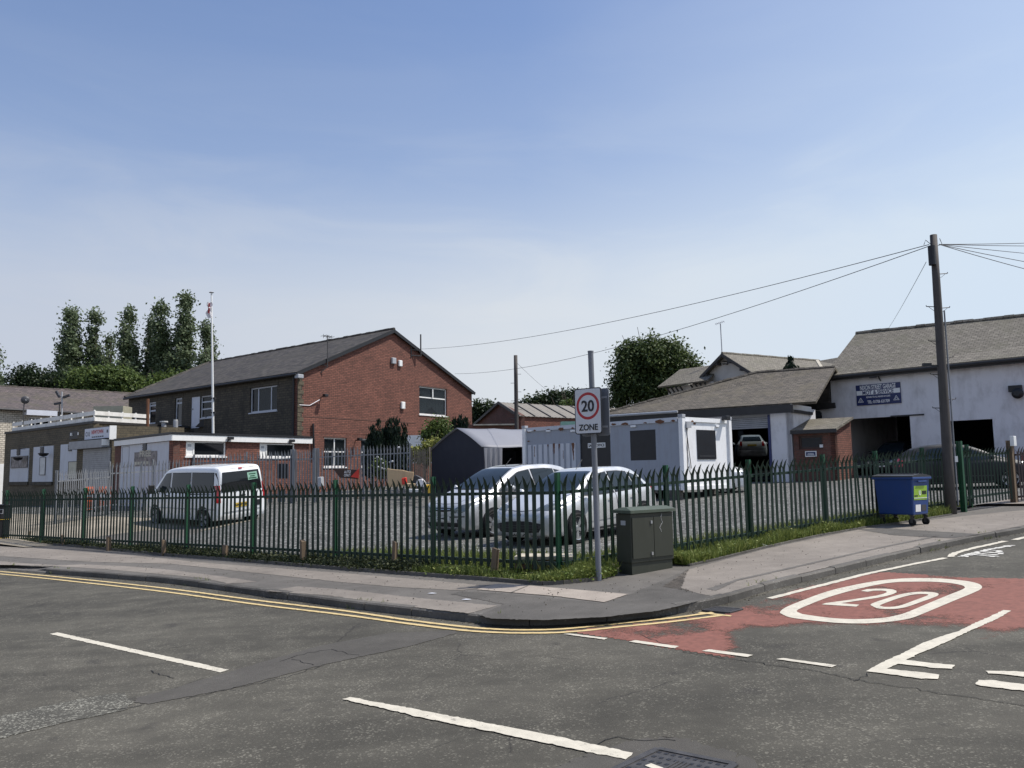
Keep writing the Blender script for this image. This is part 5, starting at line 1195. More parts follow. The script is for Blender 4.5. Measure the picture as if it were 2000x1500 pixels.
m = MB(); m.slab([flat(p, ZA_-.02) for p in (KL, KC_, KR, K3)], Z*.015); m.slab([flat(p, ZB_) for p in (KL, KC_, KR, K3)], Z*.02); m.build('roof', 'sign_grey', cn)
m = MB(); W1.box(m, hat, -.06, .0-.01); m.build('shutter_plate', 'hatch_black', cn)
m = MB(); W2.box(m, hat2, -.06, .03); sp = m.build('shutter_plate', 'hatch_black', cn); m = MB(); W2.box(m, (hat2[0]+.1, hat2[1]-.1, hat2[2]+.1, hat2[2]+.13), .03, .04); m.build('shutter_bar', 'dark_grey', sp)
m = MB(); W1.box(m, dor, -.09, -.05); dr = m.build('door', 'hatch_black', cn)
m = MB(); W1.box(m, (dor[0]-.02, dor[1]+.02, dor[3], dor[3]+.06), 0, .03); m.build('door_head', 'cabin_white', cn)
# frames, corner posts and castings
for w_, l_ in ((W1, W1.len), (W2, W2.len)):
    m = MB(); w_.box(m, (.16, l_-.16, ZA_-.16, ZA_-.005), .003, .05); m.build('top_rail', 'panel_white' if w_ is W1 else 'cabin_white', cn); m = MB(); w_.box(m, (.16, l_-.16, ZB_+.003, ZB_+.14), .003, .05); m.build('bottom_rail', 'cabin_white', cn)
for p in (KL, KC_, KR, K3):
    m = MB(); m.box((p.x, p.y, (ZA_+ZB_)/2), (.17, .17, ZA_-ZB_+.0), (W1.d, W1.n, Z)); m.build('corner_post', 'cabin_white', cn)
    m = MB(); m.box((p.x, p.y, ZA_+.03), (.2, .2, .12), (W1.d, W1.n, Z)); m.build('corner_casting', 'sign_grey', cn, bevel=.01)
# pressed lower panel with rust runs
pr = W1.rect(1032, 867, 1129, 950); m = MB(); n = 9; za, zb_ = ZB_+.2, pr[3]
for k in range(n):
    u0 = pr[0]+(pr[1]-pr[0])*k/n; u1 = u0+(pr[1]-pr[0])/n; W1.box(m, (u0+.02, u1-.1, za, zb_), .0, .03)
m.build('pressed_panel', 'panel_white', cn)
for px, y0_, y1_, w_ in ((1071, 868, 873, .06), (1083, 866, 886, .12), (1093, 867, 876, .08), (1120, 865, 888, .15), (1045, 872, 893, .05), (1121, 880, 900, .05), (1101, 880, 896, .03)):
    u, z1_ = W1.uz(px, y0_); z0_ = W1.uz(px, y1_)[1]; m = MB(); N = 7; pts = [(u-w_/2*(1-.7*k/N)+random.uniform(-.015, .015), z1_+(z0_-z1_)*k/N) for k in range(N+1)]+[(u+w_/2*(1-.7*k/N)+random.uniform(-.015, .015), z1_+(z0_-z1_)*k/N) for k in range(N, -1, -1)]
    m.slab([W1.pt(a_, b__, .031) for a_, b__ in pts], W1.n*.003); m.build('rust_streak', 'rust', cn)
for px, py, s_ in ((1034, 843, .16), (1046, 841, .1), (1072, 839, .13), (1098, 838, .2), (1120, 836, .1), (1200, 829, .14), (1222, 828, .2), (1262, 826, .1), (1290, 823, .22), (1316, 822, .12), (1350, 823, .1), (1356, 828, .12), (1032, 862, .1)):
    w_ = W1 if px < 1330 else W2; u, z = w_.uz(px, py); rn_ = random.Random(px); pts = [(u+s_*rn_.uniform(.5, 1.1)*cos(2*pi*k/9), z+s_*.4*rn_.uniform(.4, 1.1)*sin(2*pi*k/9)) for k in range(9)]
    m = MB(); m.slab([w_.pt(a_, b__, .0515 if z > ZA_-.17 else .003) for a_, b__ in pts], w_.n*.003); m.build('rust_patch', 'rust', cn)
for px in (1036, 1072, 1120, 1238, 1400):
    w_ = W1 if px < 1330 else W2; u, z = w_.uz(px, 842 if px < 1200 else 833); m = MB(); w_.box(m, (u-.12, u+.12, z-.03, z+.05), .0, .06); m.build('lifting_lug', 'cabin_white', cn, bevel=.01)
sgr = W1.rect(1147, 865, 1181, 874.5); m = MB(); W1.box(m, sgr, -.05, -.035); so1 = solo(m, 'office_sign', 'white', 'small white sign reading SALES OFFICE on the black cabin door', 'sign', W1.pt(sgr[0], sgr[2])); so1['_o'] = tuple(W1.pt(sgr[0], sgr[2]))
xd_ = W1.d if W1.d.x > 0 else -W1.d; m = MB(); put_text(m, 'SALES OFFICE', .15, W1.pt((sgr[0]+sgr[1])/2, (sgr[2]+sgr[3])/2, -.032), xd_, Z, fit=(sgr[1]-sgr[0])*.92); m.build('lettering', 'ink', so1)
r = W2.rect(1335, 824, 1344, 836); m = MB(); W2.box(m, r, .0, .14); o = solo(m, 'meter_box', 'sign_grey', 'grey electric box with cables on the sunlit cabin end', 'box', W2.pt(r[0], r[2])); o['_o'] = tuple(W2.pt(r[0], r[2]))
m = MB()
for e, yy in ((1349, 915), (1342, 915)): m.tube([W2.pt(*W2.uz(1339, 836), .05), W2.pt(*W2.uz(1340, 852), .05), W2.pt(*W2.uz(e, yy), .03)], .014, 5)
m.build('cable', 'black', o)
u, z = W2.uz(1410, 817); t = thing('spotlight', 'black spotlight at the top right corner of the cabin end', 'lamp', W2.pt(u, z)); m = MB(); m.box(W2.pt(u, z, .18), (.26, .22, .16), (W2.d, W2.n, Z)); m.build('lamp_head', 'black', t, bevel=.02); m = MB(); m.bar(W2.pt(u+.1, z+.05, 0), W2.pt(u, z, .15), .05); m.build('arm', 'black', t)
for i, p in enumerate((KL.lerp(KC_, .03), KL.lerp(KC_, .5), KL.lerp(KC_, .97), KR.lerp(K3, .1), KR.lerp(K3, .9))):
    q = flat(p)+(flat((KL+KR)/2)-flat(p))*.04; gz_ = LOT(q.x, q.y); m = MB(); m.box((q.x, q.y, (gz_+ZB_)/2-.05), (.44, .22, ZB_-gz_+.1), (W1.d, W1.n, Z))
    solo(m, 'support_block', 'kerb', ['concrete block under the left end of the cabin', 'concrete block under the middle of the cabin', 'concrete block under the near corner of the cabin', 'concrete block under the far right corner of the cabin', 'concrete block under the back left corner of the cabin'][i], 'block', q, 'blocks under the cabin')
# ---- garage tent
ZP, ZQ = 4.08, 3.13
A_ = H(895, 836, ZP); EL = H(843, 879, ZQ); ER = H(945, 873, ZQ); Ae = H(1062, 839, ZP); vv = Ae-A_; ELb = EL+vv; ERb = ER+vv; gl_ = lambda v: flat(v, LOT(v.x, v.y))
tn = thing('garage_tent', 'dark fronted fabric garage tent with grey roof beside the cabin', 'tent', gl_(EL)); Wt_ = Wall(EL, ER); m = MB()
cx_ = (EL+ER)/2; bow = lambda a, b_, k: a.lerp(b_, k)+Z*.06*sin(pi*k)
front = [gl_(EL)-Wt_.d*.05]+[EL-Z*.1]+[bow(EL, A_, k/6) for k in range(7)]+[bow(A_, ER, k/6) for k in range(1, 7)]+[ER-Z*.1, gl_(ER)+Wt_.d*.1]
m.slab(front, -Wt_.n*.03); m.build('front_panel', 'tent_dark', tn)
for a, b_, mt in ((EL, A_, 'tent_roof'), (ER, A_, 'tent_roof')):
    m = MB(); N = 8; Mx = 10
    for j in range(Mx+1):
        for k in range(N+1):
            p = bow(a, b_, k/N)+vv*(j/Mx); sag = -.07*sin(pi*((j*2.5/Mx) % 1))*(1-abs(2*k/N-1)*.5); m.v.append(p+Z*sag+Wt_.n*.12*(1-2*0 if j == 0 else 0))
    for j in range(Mx):
        for k in range(N): q = j*(N+1)+k; m.f.append((q, q+1, q+N+2, q+N+1))
    o = m.build('roof_sheet', mt, tn, smooth=True); so_ = o.modifiers.new('solid', 'SOLIDIFY'); so_.thickness = .01
m = MB(); N = 14
for k in range(N+1): p = ER+vv*(k/N*.2)+Wt_.n*0; w_ = .05*sin(k*1.7); m.v += [p-Z*.02, p-Z*.9+vv.normalized().cross(Z)*w_, flat(p, LOT(p.x, p.y))+vv.normalized().cross(Z)*w_]
for k in range(N):
    for j in range(2): q = k*3+j; m.f.append((q, q+1, q+4, q+3))
m.build('side_sheet', 'tent_roof', tn, smooth=True)
m = MB()
for k in (.42, .6, .8, 1): p = ER+vv*k; m.tube([gl_(p), p], .03, 6); m.tube([gl_(EL+vv*k), EL+vv*k], .03, 6)
m.build('frame', 'iron', tn); m = MB(); m.slab([gl_(ELb), gl_(ERb), ERb, Ae, ELb], -Wt_.n*.03); m.slab([gl_(EL), gl_(ELb), ELb, EL], Wt_.d*.02); m.build('back_panel', 'tent_dark', tn)

# ---- corrugated shed
Z1, Z2 = 6.1, 7.6
Sa = H(925, 832, Z1); Sb = H(1017, 811, Z1); Sp = H(978, 786, Z2); Sc = H(1205, 818.5, Z1); Se = H(1260, 797.5, Z2)
sh_ = bthing('brick_shed', 'old brick workshop with pale corrugated roof beyond the tent', Sb); Wsa = Wall(Sa, Sb); Wsb = Wall(Sb, Sc); zb = G(Sb.x, Sb.y)-.5; pu2, pz2 = Wsa.uz(978, 788)
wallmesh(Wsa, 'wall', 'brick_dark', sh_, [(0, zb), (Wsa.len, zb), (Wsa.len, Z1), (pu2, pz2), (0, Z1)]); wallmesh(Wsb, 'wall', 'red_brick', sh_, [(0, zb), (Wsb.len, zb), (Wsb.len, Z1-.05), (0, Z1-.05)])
pk = Wsa.pt(pu2, pz2+.06, .2); dd_ = Se-pk; sb0 = Wsa.pt(Wsa.len+.2, Z1-.08, .2); sa0 = Wsa.pt(-.2, Z1-.08, .2); L_ = 20.0; dv = (flat(Sc)-flat(Sb)).normalized(); ln_ = (flat(Se)-flat(pk)).length
for e0 in (sb0, sa0):
    m = MB(); n = 90; e1 = e0+dv*ln_; p1 = pk+dv*ln_; nn = (pk-e0).cross(dv).normalized(); nn = nn if nn.z > 0 else -nn
    for k in range(n+1):
        q = dv*(ln_*k/n); o_ = nn*(.03*(k % 2)); m.v += [e0+q+o_, pk+q+o_]
    for k in range(n): m.f.append((2*k, 2*k+2, 2*k+3, 2*k+1))
    o = m.build('roof', 'corrugated', sh_); so_ = o.modifiers.new('solid', 'SOLIDIFY'); so_.thickness = .03
m = MB()
for k in range(1, 11): q = dv*(ln_*k/11)+Z*.06; m.bar(sb0+q, pk+q, .07, .05)
m.build('roof_batten', 'fascia_dark', sh_)
m = MB(); m.bar(sb0, pk, .08, .2); m.bar(pk, sa0, .08, .2); m.build('barge_board', 'fascia_dark', sh_)
gbox('white_panel_wall', 'white', 'white rendered garden wall between the conifer and the yellow shrub', 'wall', 815, 850, 905, 60, 47, .2)
gbox('old_brick_wall', 'brick_dark', 'low old brick wall with pale coping left of the brick shed', 'wall', 960, 829, 900, 90, 50, .3)
a = Yd(925, 830, 49.9); m = MB(); m.bar(a, Yd(1005, 829, 49.9), .3, .08); solo(m, 'wall_coping', 'stone_cap', 'pale coping stones on the low brick wall', 'coping', a)
gbox('flat_skylight', 'mint', 'pale greenish flat roof panel behind the cabin roof', 'panel', 1112, 823, 832, 32, 42, 1.0)

# ---- garage: tall white part
ZM = 6.75
M0 = H(1621, 731, ZM); M1 = H(2000, 693, ZM); dm = (flat(M1)-flat(M0)).normalized(); M1 = M0+dm*24; Wm0 = Wall(M0, M1)
Mx = Wm0.pt(Wm0.uz(1566, 800)[0], ZM); Wm = Wall(Mx, M1); zb = G(M0.x, M0.y)-.6; u0 = (M0-Wm.a).dot(Wm.d); zlow = Wm.uz(1600, 795)[1]
gg = bthing('garage_building', 'white rendered garage with stone slate roof and blue service sign', M0)
o1 = Wm.rect(1658, 815, 1781, 940); o1 = (o1[0], o1[1], zb, o1[3]); o2 = Wm.rect(1857, 820, 1943, 940); o2 = (o2[0], o2[1], zb, o2[3]); o3 = (0.0, Wm.uz(1651, 850)[0], zb, Wm.uz(1620, 823)[1])
outl = [(0, zb), (Wm.len, zb), (Wm.len, ZM), (u0, ZM), (u0, zlow), (0, zlow)]
def cut(r): return [(r[0], zb), (r[0], r[3]), (r[1], r[3]), (r[1], zb)]
prof = [(0, o3[3]), (o3[1], o3[3]), (o3[1], zb)]+cut(o1)+cut(o2)+[(Wm.len, zb), (Wm.len, ZM), (u0, ZM), (u0, zlow), (0, zlow)]
wallmesh(Wm, 'wall', 'white_render', gg, prof)
inn = -Wm.n; dR2 = inn
dep = 15.0
for a, b_, h_ in ((M1, M1+inn*8, ZM), (M1+inn*8, M0+inn*8, ZM), (M0+inn*8, M0+inn*.3, ZM)):
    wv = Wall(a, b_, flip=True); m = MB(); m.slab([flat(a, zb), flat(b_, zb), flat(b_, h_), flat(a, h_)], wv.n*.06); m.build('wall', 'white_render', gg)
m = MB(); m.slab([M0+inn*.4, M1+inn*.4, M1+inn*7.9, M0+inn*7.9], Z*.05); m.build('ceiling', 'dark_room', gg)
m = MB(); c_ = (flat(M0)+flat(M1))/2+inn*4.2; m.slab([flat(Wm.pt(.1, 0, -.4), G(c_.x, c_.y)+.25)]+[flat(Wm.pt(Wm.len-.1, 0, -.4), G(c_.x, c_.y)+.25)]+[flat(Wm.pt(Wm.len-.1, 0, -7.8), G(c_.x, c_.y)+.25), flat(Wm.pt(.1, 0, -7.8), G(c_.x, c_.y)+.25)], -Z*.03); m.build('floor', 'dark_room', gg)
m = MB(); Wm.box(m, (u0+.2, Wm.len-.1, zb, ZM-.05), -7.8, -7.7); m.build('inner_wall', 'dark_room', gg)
# roof
ev = M0+Wm.n*.35-Z*.22-Wm.d*.15; rp_ = Wall(flat(M0)-Wm.d*.15, flat(M0)-Wm.d*.15+inn*5); ru, rz_ = rp_.uz(1672, 649); rz_ -= .22; rd = rp_.pt(ru, rz_); ev2 = ev+dm*25; rd2 = rd+dm*25-Z*.75; bk_ = rd+(flat(rd)-flat(ev))-Z*(rz_-ev.z); bk2 = bk_+dm*25
for pts in ([ev, rd, rd2, ev2], [rd, bk_, bk2, rd2]): m = MB(); roofslab(m, pts, .14); m.build('roof', 'slate_light', gg)
ridge_tiles(gg, rd+Z*.16, rd2+Z*.16, 'slate_light', .12)
m = MB(); m.slab([M0+inn*.02, flat(rd, rd.z)+Wm.d*.15, flat(bk_, ZM)+Wm.d*.15], Wm.d*.1); m.build('gable_wall', 'white_render', gg)
m = MB(); m.tube([ev+Wm.n*.07, ev2+Wm.n*.07], .085, 8); m.bar(ev-Z*.05, ev2-Z*.05, .05, .22); m.build('gutter', 'fascia_dark', gg)
# sign
gs = Wm.rect(1673, 749.5, 1760, 790); sx0, sx1, sz0, sz1 = gs; SW = sx1-sx0; SH = sz1-sz0; m = MB(); Wm.box(m, gs, .01, .05); sg = solo(m, 'garage_sign', 'navy', 'blue and white garage sign board on the white wall', 'sign', Wm.pt(sx0, sz0))
sg['label'] = 'blue and white MOT and service sign high on the white garage wall'
m = MB(); Wm.box(m, (sx0+.02, sx1-.02, sz0+SH*.50, sz0+SH*.72), .05, .056); m.build('white_band', 'white', sg)
xd_ = Wm.d if Wm.d.x > 0 else -Wm.d; tz = lambda k: sz0+SH*k; cu = (sx0+sx1)/2
m = MB(); put_text(m, 'NIXON STREET GARAGE', .3, Wm.pt(cu, tz(.86), .054), xd_, Z, fit=SW*.80); m.build('lettering', 'white', sg)
m = MB(); put_text(m, 'MOT & SERVICE', .27, Wm.pt(cu, tz(.61), .060), xd_, Z, fit=SW*.70); m.build('lettering', 'navy', sg)
m = MB(); put_text(m, 'REPAIRS TO ALL MAKES OF CARS', .11, Wm.pt(cu, tz(.385), .054), xd_, Z, fit=SW*.54); m.build('lettering', 'white', sg)
m = MB(); put_text(m, 'TEL: 01706 631709', .2, Wm.pt(cu, tz(.15), .054), xd_, Z, fit=SW*.5); m.build('lettering', 'white', sg)
for kx in (.1, .9):
    m = MB(); c_ = Wm.pt(sx0+SW*kx, tz(.24), .054); s_ = .085
    for dx, dz in ((0, .07), (-.07, -.05), (.07, -.05)):
        p = c_+xd_*dx+Z*dz; T = [p+Z*s_*.75, p-xd_*s_*.7-Z*s_*.4, p+xd_*s_*.7-Z*s_*.4]
        for i in range(3): m.bar(T[i], T[(i+1) % 3], .018, .01, up=Wm.n)
    m.build('triangle_emblem', 'white', sg)
def wl2(name, px, py, sz, label, cat, mat='black', dep_=.3):
    u, z = Wm.uz(px, py); t = thing(name, label, cat, Wm.pt(u, z)); m = MB(); m.bar(Wm.pt(u-.1, z+.1, 0), Wm.pt(u, z, dep_), .05); m.build('arm', 'black', t); m = MB(); m.box(Wm.pt(u, z, dep_), sz, (Wm.d, Wm.n, Z)); m.build('lamp_head', mat, t, bevel=.02)
wl2('floodlight', 1709, 735, (.3, .2, .2), 'small grey lamp on the garage wall above the blue sign', 'lamp', 'dark_grey', .25)
m = MB(); u, z = Wm.uz(1716, 727); m.tube([Wm.pt(u, z+.15, .04), Wm.pt(u+.02, z-.25, .1), Wm.pt(u+.1, z-.45, .06)], .03, 5); solo(m, 'wall_cable', 'black', 'dark cable loop hanging beside the lamp above the blue sign', 'cable', Wm.pt(u, z))
m = MB(); u, z = Wm.uz(1982, 705); m.tube([Wm.pt(u-.4, z+.1, .1), Wm.pt(u, z-.1, .15), Wm.pt(u+.35, z+.1, .1)], .05, 6); solo(m, 'pipe_bracket', 'black', 'black pipe fitting under the garage eaves at far right', 'pipe', Wm.pt(u, z))
u, z = Wm.uz(1987, 760); t = thing('alarm_siren', 'black bell siren on the garage wall at far right', 'siren', Wm.pt(u, z)); m = MB(); Wm.box(m, (u-.3, u+.2, z-.12, z+.16), .0, .22); m.build('bracket', 'black', t); m = MB(); m.lathe([(.01, 0), (.22, .0), (.24, .12), (.12, .2), (0, .2)], 16, Matrix.Translation(Wm.pt(u+.05, z-.2, .1)) @ Wm.n.to_track_quat('Z', 'Y').to_matrix().to_4x4()); m.build('bell', 'black', t)
m = MB(); u, z = Wm.uz(1790, 811); Wm.box(m, (u-1.2, u+.35, z-.02, z+.05), .0, .04); m.build('lintel_edge', 'fascia_dark', gg)
# ---- garage: low part with the open roller door
ZL_ = 4.96
Lr = H(1543, 789, ZL_); Ll = H(1175, 813, ZL_); Wq = Wall(Ll, Lr); zb = G(Lr.x, Lr.y)-.5
lw = bthing('garage_workshop', 'low white garage workshop with slate roof and half open roller door', Lr)
op = Wq.rect(1421, 806, 1507, 940); op = (op[0], op[1], zb, op[3])
prof = [(0, zb)]+cut(op)+[(Wq.len, zb), (Wq.len, ZL_-.1), (0, ZL_-.1)]
wallmesh(Wq, 'wall', 'white_render', lw, prof)
hp_ = Wq.rect(1421, 806, 1507, 815); m = MB(); Wq.box(m, (op[0], op[1], hp_[2], hp_[3]), -.28, -.22); m.build('door_header', 'sign_grey', lw)
sr = Wq.rect(1421, 815, 1507, 837); m = MB(); n = 6
for k in range(n): z = sr[2]+(sr[3]-sr[2])*k/n; Wq.box(m, (op[0], op[1], z, z+(sr[3]-sr[2])/n-.015), -.24, -.19)
m.build('roller_shutter', 'steel_shutter', lw); m = MB(); Wq.box(m, (op[1]-.12, op[1]-.0, zb, op[3]-.15), -.2, .03); m.build('door_guide', 'navy', lw)
sidev = -Wq.n
e1 = Wq.pt(Wq.len, 0); ln_s = 2.2; e2 = e1+sidev*(ln_s+1.2); Wsd = Wall(e1, e2)
m = MB(); m.slab([flat(e1-sidev*0, zb), flat(e2, zb), flat(e2, ZL_-.1), flat(e1, ZL_-.1)], -Wsd.n*.25); m.build('side_wall', 'white_render', lw)
sl = Wsd.len; m = MB(); Wsd.box(m, (0, sl*.8, ZL_-.25, ZL_), .01, .05); m.build('side_fascia', 'white', lw); m = MB(); Wsd.box(m, (0, sl*.8, ZL_-.40, ZL_-.26), .01, .12); m.build('side_gutter', 'fascia_dark', lw)
evl = Wq.pt(0, ZL_, .3)-Z*.05; evr = H(1594, 788.5, ZL_-.05); evq = Wq.pt(Wq.len+.25, ZL_, .3)-Z*.05; nn = -Wq.n
rl = H(1478, 733, 6.9); rr = H(1632, 722, 6.9)
bkl = flat(rl, evl.z)+(flat(rl)-flat(Wq.pt((flat(rl)-Wq.a).dot(Wq.d), 0)))+Wq.d*-4; bkr = flat(rr, evl.z)+nn*4
for pts in ([evl, rl, rr, evr], [evl, bkl, rl], [bkl, bkr, rr, rl]): m = MB(); roofslab(m, pts, .13); m.build('roof', 'slate_brown', lw)
ridge_tiles(lw, rl+Z*.14, rr+Z*.14, 'slate_brown', .1); ridge_tiles(lw, evl+Z*.12, rl+Z*.14, 'slate_brown', .1)
m = MB(); m.bar(evl-Z*.18+Wq.n*.02, evq-Z*.18+Wq.n*.02, .06, .38); m.build('fascia', 'fascia_dark', lw); m = MB(); gd_ = (evq-evl); m.tube([evl+Wq.n*.09, evl+gd_*.45+Wq.n*.09], .07, 8); m.build('gutter', 'sign_grey', lw)
cp = Wm.rect(1596, 745, 1622, 792); m = MB(); m.slab([Wm.pt(cp[0]-.1, cp[2], .12), Wm.pt(cp[1], cp[2]+.05, .12), Wm.pt(cp[1], cp[3], .12)], -Wm.n*.1); m.build('slate_hung_cheek', 'slate_dark', lw)
m = MB(); m.bar(Wm.pt(cp[0]-1.2, cp[2]-.12, .2), Wm.pt(cp[1]+.3, cp[2]-.05, .2), .12, .28); m.build('fascia', 'fascia_dark', lw)
m = MB(); k_ = dep+2; c0_ = [Wq.pt(.2, 0, -.35), Wq.pt(Wq.len-.3, 0, -.35), Wq.pt(Wq.len-.3, 0, -k_), Wq.pt(.2, 0, -k_)]
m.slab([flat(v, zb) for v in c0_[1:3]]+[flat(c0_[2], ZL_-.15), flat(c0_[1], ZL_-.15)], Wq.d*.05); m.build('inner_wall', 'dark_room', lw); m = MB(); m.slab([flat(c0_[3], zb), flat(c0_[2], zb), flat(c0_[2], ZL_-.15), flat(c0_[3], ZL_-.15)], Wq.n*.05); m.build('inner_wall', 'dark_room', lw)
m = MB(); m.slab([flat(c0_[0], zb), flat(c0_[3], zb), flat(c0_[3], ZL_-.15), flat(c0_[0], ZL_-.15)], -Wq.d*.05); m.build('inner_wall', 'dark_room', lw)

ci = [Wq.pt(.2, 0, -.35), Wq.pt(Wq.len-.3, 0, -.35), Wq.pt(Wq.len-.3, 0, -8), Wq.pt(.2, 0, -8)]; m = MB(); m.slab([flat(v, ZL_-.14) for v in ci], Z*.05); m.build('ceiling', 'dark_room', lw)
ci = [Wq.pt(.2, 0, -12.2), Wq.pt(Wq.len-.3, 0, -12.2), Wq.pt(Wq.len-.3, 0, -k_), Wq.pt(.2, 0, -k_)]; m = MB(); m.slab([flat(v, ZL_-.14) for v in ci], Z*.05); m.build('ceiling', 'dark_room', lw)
ci = [Wq.pt(.2, 0, -8), Wq.pt(Wq.len-.3, 0, -8), Wq.pt(Wq.len-.3, 0, -12.2), Wq.pt(.2, 0, -12.2)]; m = MB(); m.slab([flat(v, ZL_-.12) for v in ci], Z*.02); m.build('unseen_roof_light', 'window_glass', lw)  # unseen pane added above the bay so daylight reaches the white car
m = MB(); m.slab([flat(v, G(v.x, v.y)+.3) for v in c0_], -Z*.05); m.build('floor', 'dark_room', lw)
# brick kiosk between the two parts
kz = 3.55; ka = Wq.pt(Wq.len+.05, 0, -.05); kbu = Wq.uz(1631, 870)[0]; kb = Wq.pt(kbu, 0, -.05); Wk = Wall(ka, kb); zf = G(ka.x, ka.y)-.3; kd = 2.4
ko = bthing('brick_kiosk', 'small red brick lean-to office with slate roof between the workshops', ka)
kz = Wk.uz(1546, 845)[1]; kw = Wk.rect(1560, 851, 1607, 877)
wallmesh(Wk, 'wall', 'brick_dark', ko, [(0, zf), (Wk.len, zf), (Wk.len, kz), (0, kz)], [kw]); window(Wk, ko, kw, .09, frame='brown_board', glass='dark_glass', sill=False)
m = MB(); q = kb; m.slab([flat(q, zf), flat(q-Wk.n*kd, zf), flat(q-Wk.n*kd, kz+.5), flat(q, kz)], -Wk.d*.2); m.build('wall', 'red_brick', ko)
m = MB(); pts = [flat(ka, kz)+Wk.n*.2-Wk.d*.05, flat(kb, kz)+Wk.n*.2+Wk.d*.15, flat(kb, kz+.62)-Wk.n*kd+Wk.d*.15, flat(ka, kz+.62)-Wk.n*kd-Wk.d*.05]; roofslab(m, pts, .1); m.build('roof', 'slate_light', ko); m = MB(); m.bar(pts[0], pts[1], .05, .16); m.build('fascia', 'fascia_dark', ko)
r = Wk.rect(1573, 881, 1595, 892); m = MB(); Wk.box(m, r, .0, .03); o = solo(m, 'kiosk_sign', 'white', 'small navy sign with white border on the brick kiosk', 'sign', Wk.pt(r[0], r[2])); m = MB(); Wk.box(m, (r[0]+.04, r[1]-.04, r[2]+.04, r[3]-.04), .03, .035); m.build('sign_face', 'navy', o); m = MB(); Wk.box(m, (r[0]+.1, r[1]-.1, r[2]+.07, r[2]+.10), .035, .04); Wk.box(m, (r[0]+.12, r[1]-.12, r[3]-.12, r[3]-.10), .035, .04); m.build('lettering', 'white', o)
r = Wk.rect(1600, 868, 1607, 874); m = MB(); Wk.box(m, r, -.06, -.05); solo(m, 'paper_notice', 'white', 'small white notice in the corner of the kiosk window', 'notice', Wk.pt(r[0], r[2]))

# ---- white rendered house beyond the garage
ZH = 9.4; h0 = H(1369, 745, ZH); h1 = H(1476, 729, ZH); Wh = Wall(h0, h1); zb = G(h0.x, h0.y)-.3; hu, hz_ = Wh.uz(1419, 695)
hs = bthing('rendered_house', 'pale rendered house with stone slate roofs and bracketed eaves behind the garage', h0)
wallmesh(Wh, 'wall', 'house_render', hs, [(0, zb), (Wh.len, zb), (Wh.len, ZH), (hu, hz_), (0, ZH)])
pk = Wh.pt(hu, hz_+.05, .5); ax_ = -Wh.n; RL = 12.5
rgt = [Wh.pt(Wh.len+.5, ZH-.35, .5), pk]; lft = [Wh.pt(-.5, ZH-.35, .5), pk]
re = H(1600, 708, pk.z); axr = (flat(re)-flat(pk)).normalized(); RL = (flat(re)-flat(pk)).length
for a, b_ in (rgt, lft): m = MB(); roofslab(m, [a, b_, b_+axr*RL, a+axr*RL], .13); m.build('roof', 'slate_light', hs)
ridge_tiles(hs, pk+Z*.14, pk+axr*RL+Z*.14, 'slate_light', .13)
m = MB(); m.slab([flat(h1, zb), flat(h1, zb)+axr*RL, flat(h1, ZH)+axr*RL, flat(h1, ZH)], -Wh.d*.1); m.build('wall', 'house_render', hs)
m = MB(); m.bar(rgt[0], pk, .1, .24); m.bar(lft[0], pk, .1, .24); m.build('barge_board', 'fascia_dark', hs)
for k in (.12, .45, .8):
    for e in (rgt[0], lft[0]): m = MB(); q = e.lerp(pk, k)-Z*.22; m.box(q-Wh.n*.25, (.22, .5, .2), (Wh.d, Wh.n, Z)); m.build('purlin_end', 'fascia_dark', hs)
# left wing
a0 = H(1285, 758, 9.1); a1 = H(1372, 746.5, 9.1); b0 = H(1329, 724, 10.9); b1 = H(1397, 715, 10.9)
m = MB(); roofslab(m, [a0, a1+(a1-a0)*.1, b1+(b1-b0)*.3, b0], .13); m.build('roof', 'slate_light', hs)
Ww = Wall(flat(a0)+(a1-a0).normalized()*.7, flat(a1)+(a1-a0).normalized()*.6); 
m = MB(); m.slab([Ww.pt(0, zb, -.55), Ww.pt(Ww.len, zb, -.55), Ww.pt(Ww.len, 9.15, -.55), Ww.pt(0, 9.0, -.55)], -Ww.n*.1); m.build('wall', 'house_render', hs)
m = MB(); m.slab([Ww.pt(0, zb, -.56), Ww.pt(0, zb, -5), Ww.pt(0, 9.9, -5), Ww.pt(0, 9.0, -.56)], Ww.d*.1); m.build('wall', 'house_render', hs)
for rng in ((.3, 1.9), (3.1, Ww.len)):
    k = rng[0]
    while k < rng[1]: m = MB(); m.bar(Ww.pt(k, 8.55, -.5), Ww.pt(k, 9.05, -.05), .12, .1); m.build('eaves_bracket', 'fascia_dark', hs); k += .52
k = .6; wr = Wall(flat(h1), flat(h1)+axr*RL)
while k < 5: m = MB(); p = wr.pt(k, 9.0, 0); m.bar(wr.pt(k, 8.5, .05), wr.pt(k, 9.0, .45), .12, .1); m.build('eaves_bracket', 'fascia_dark', hs); k += .55
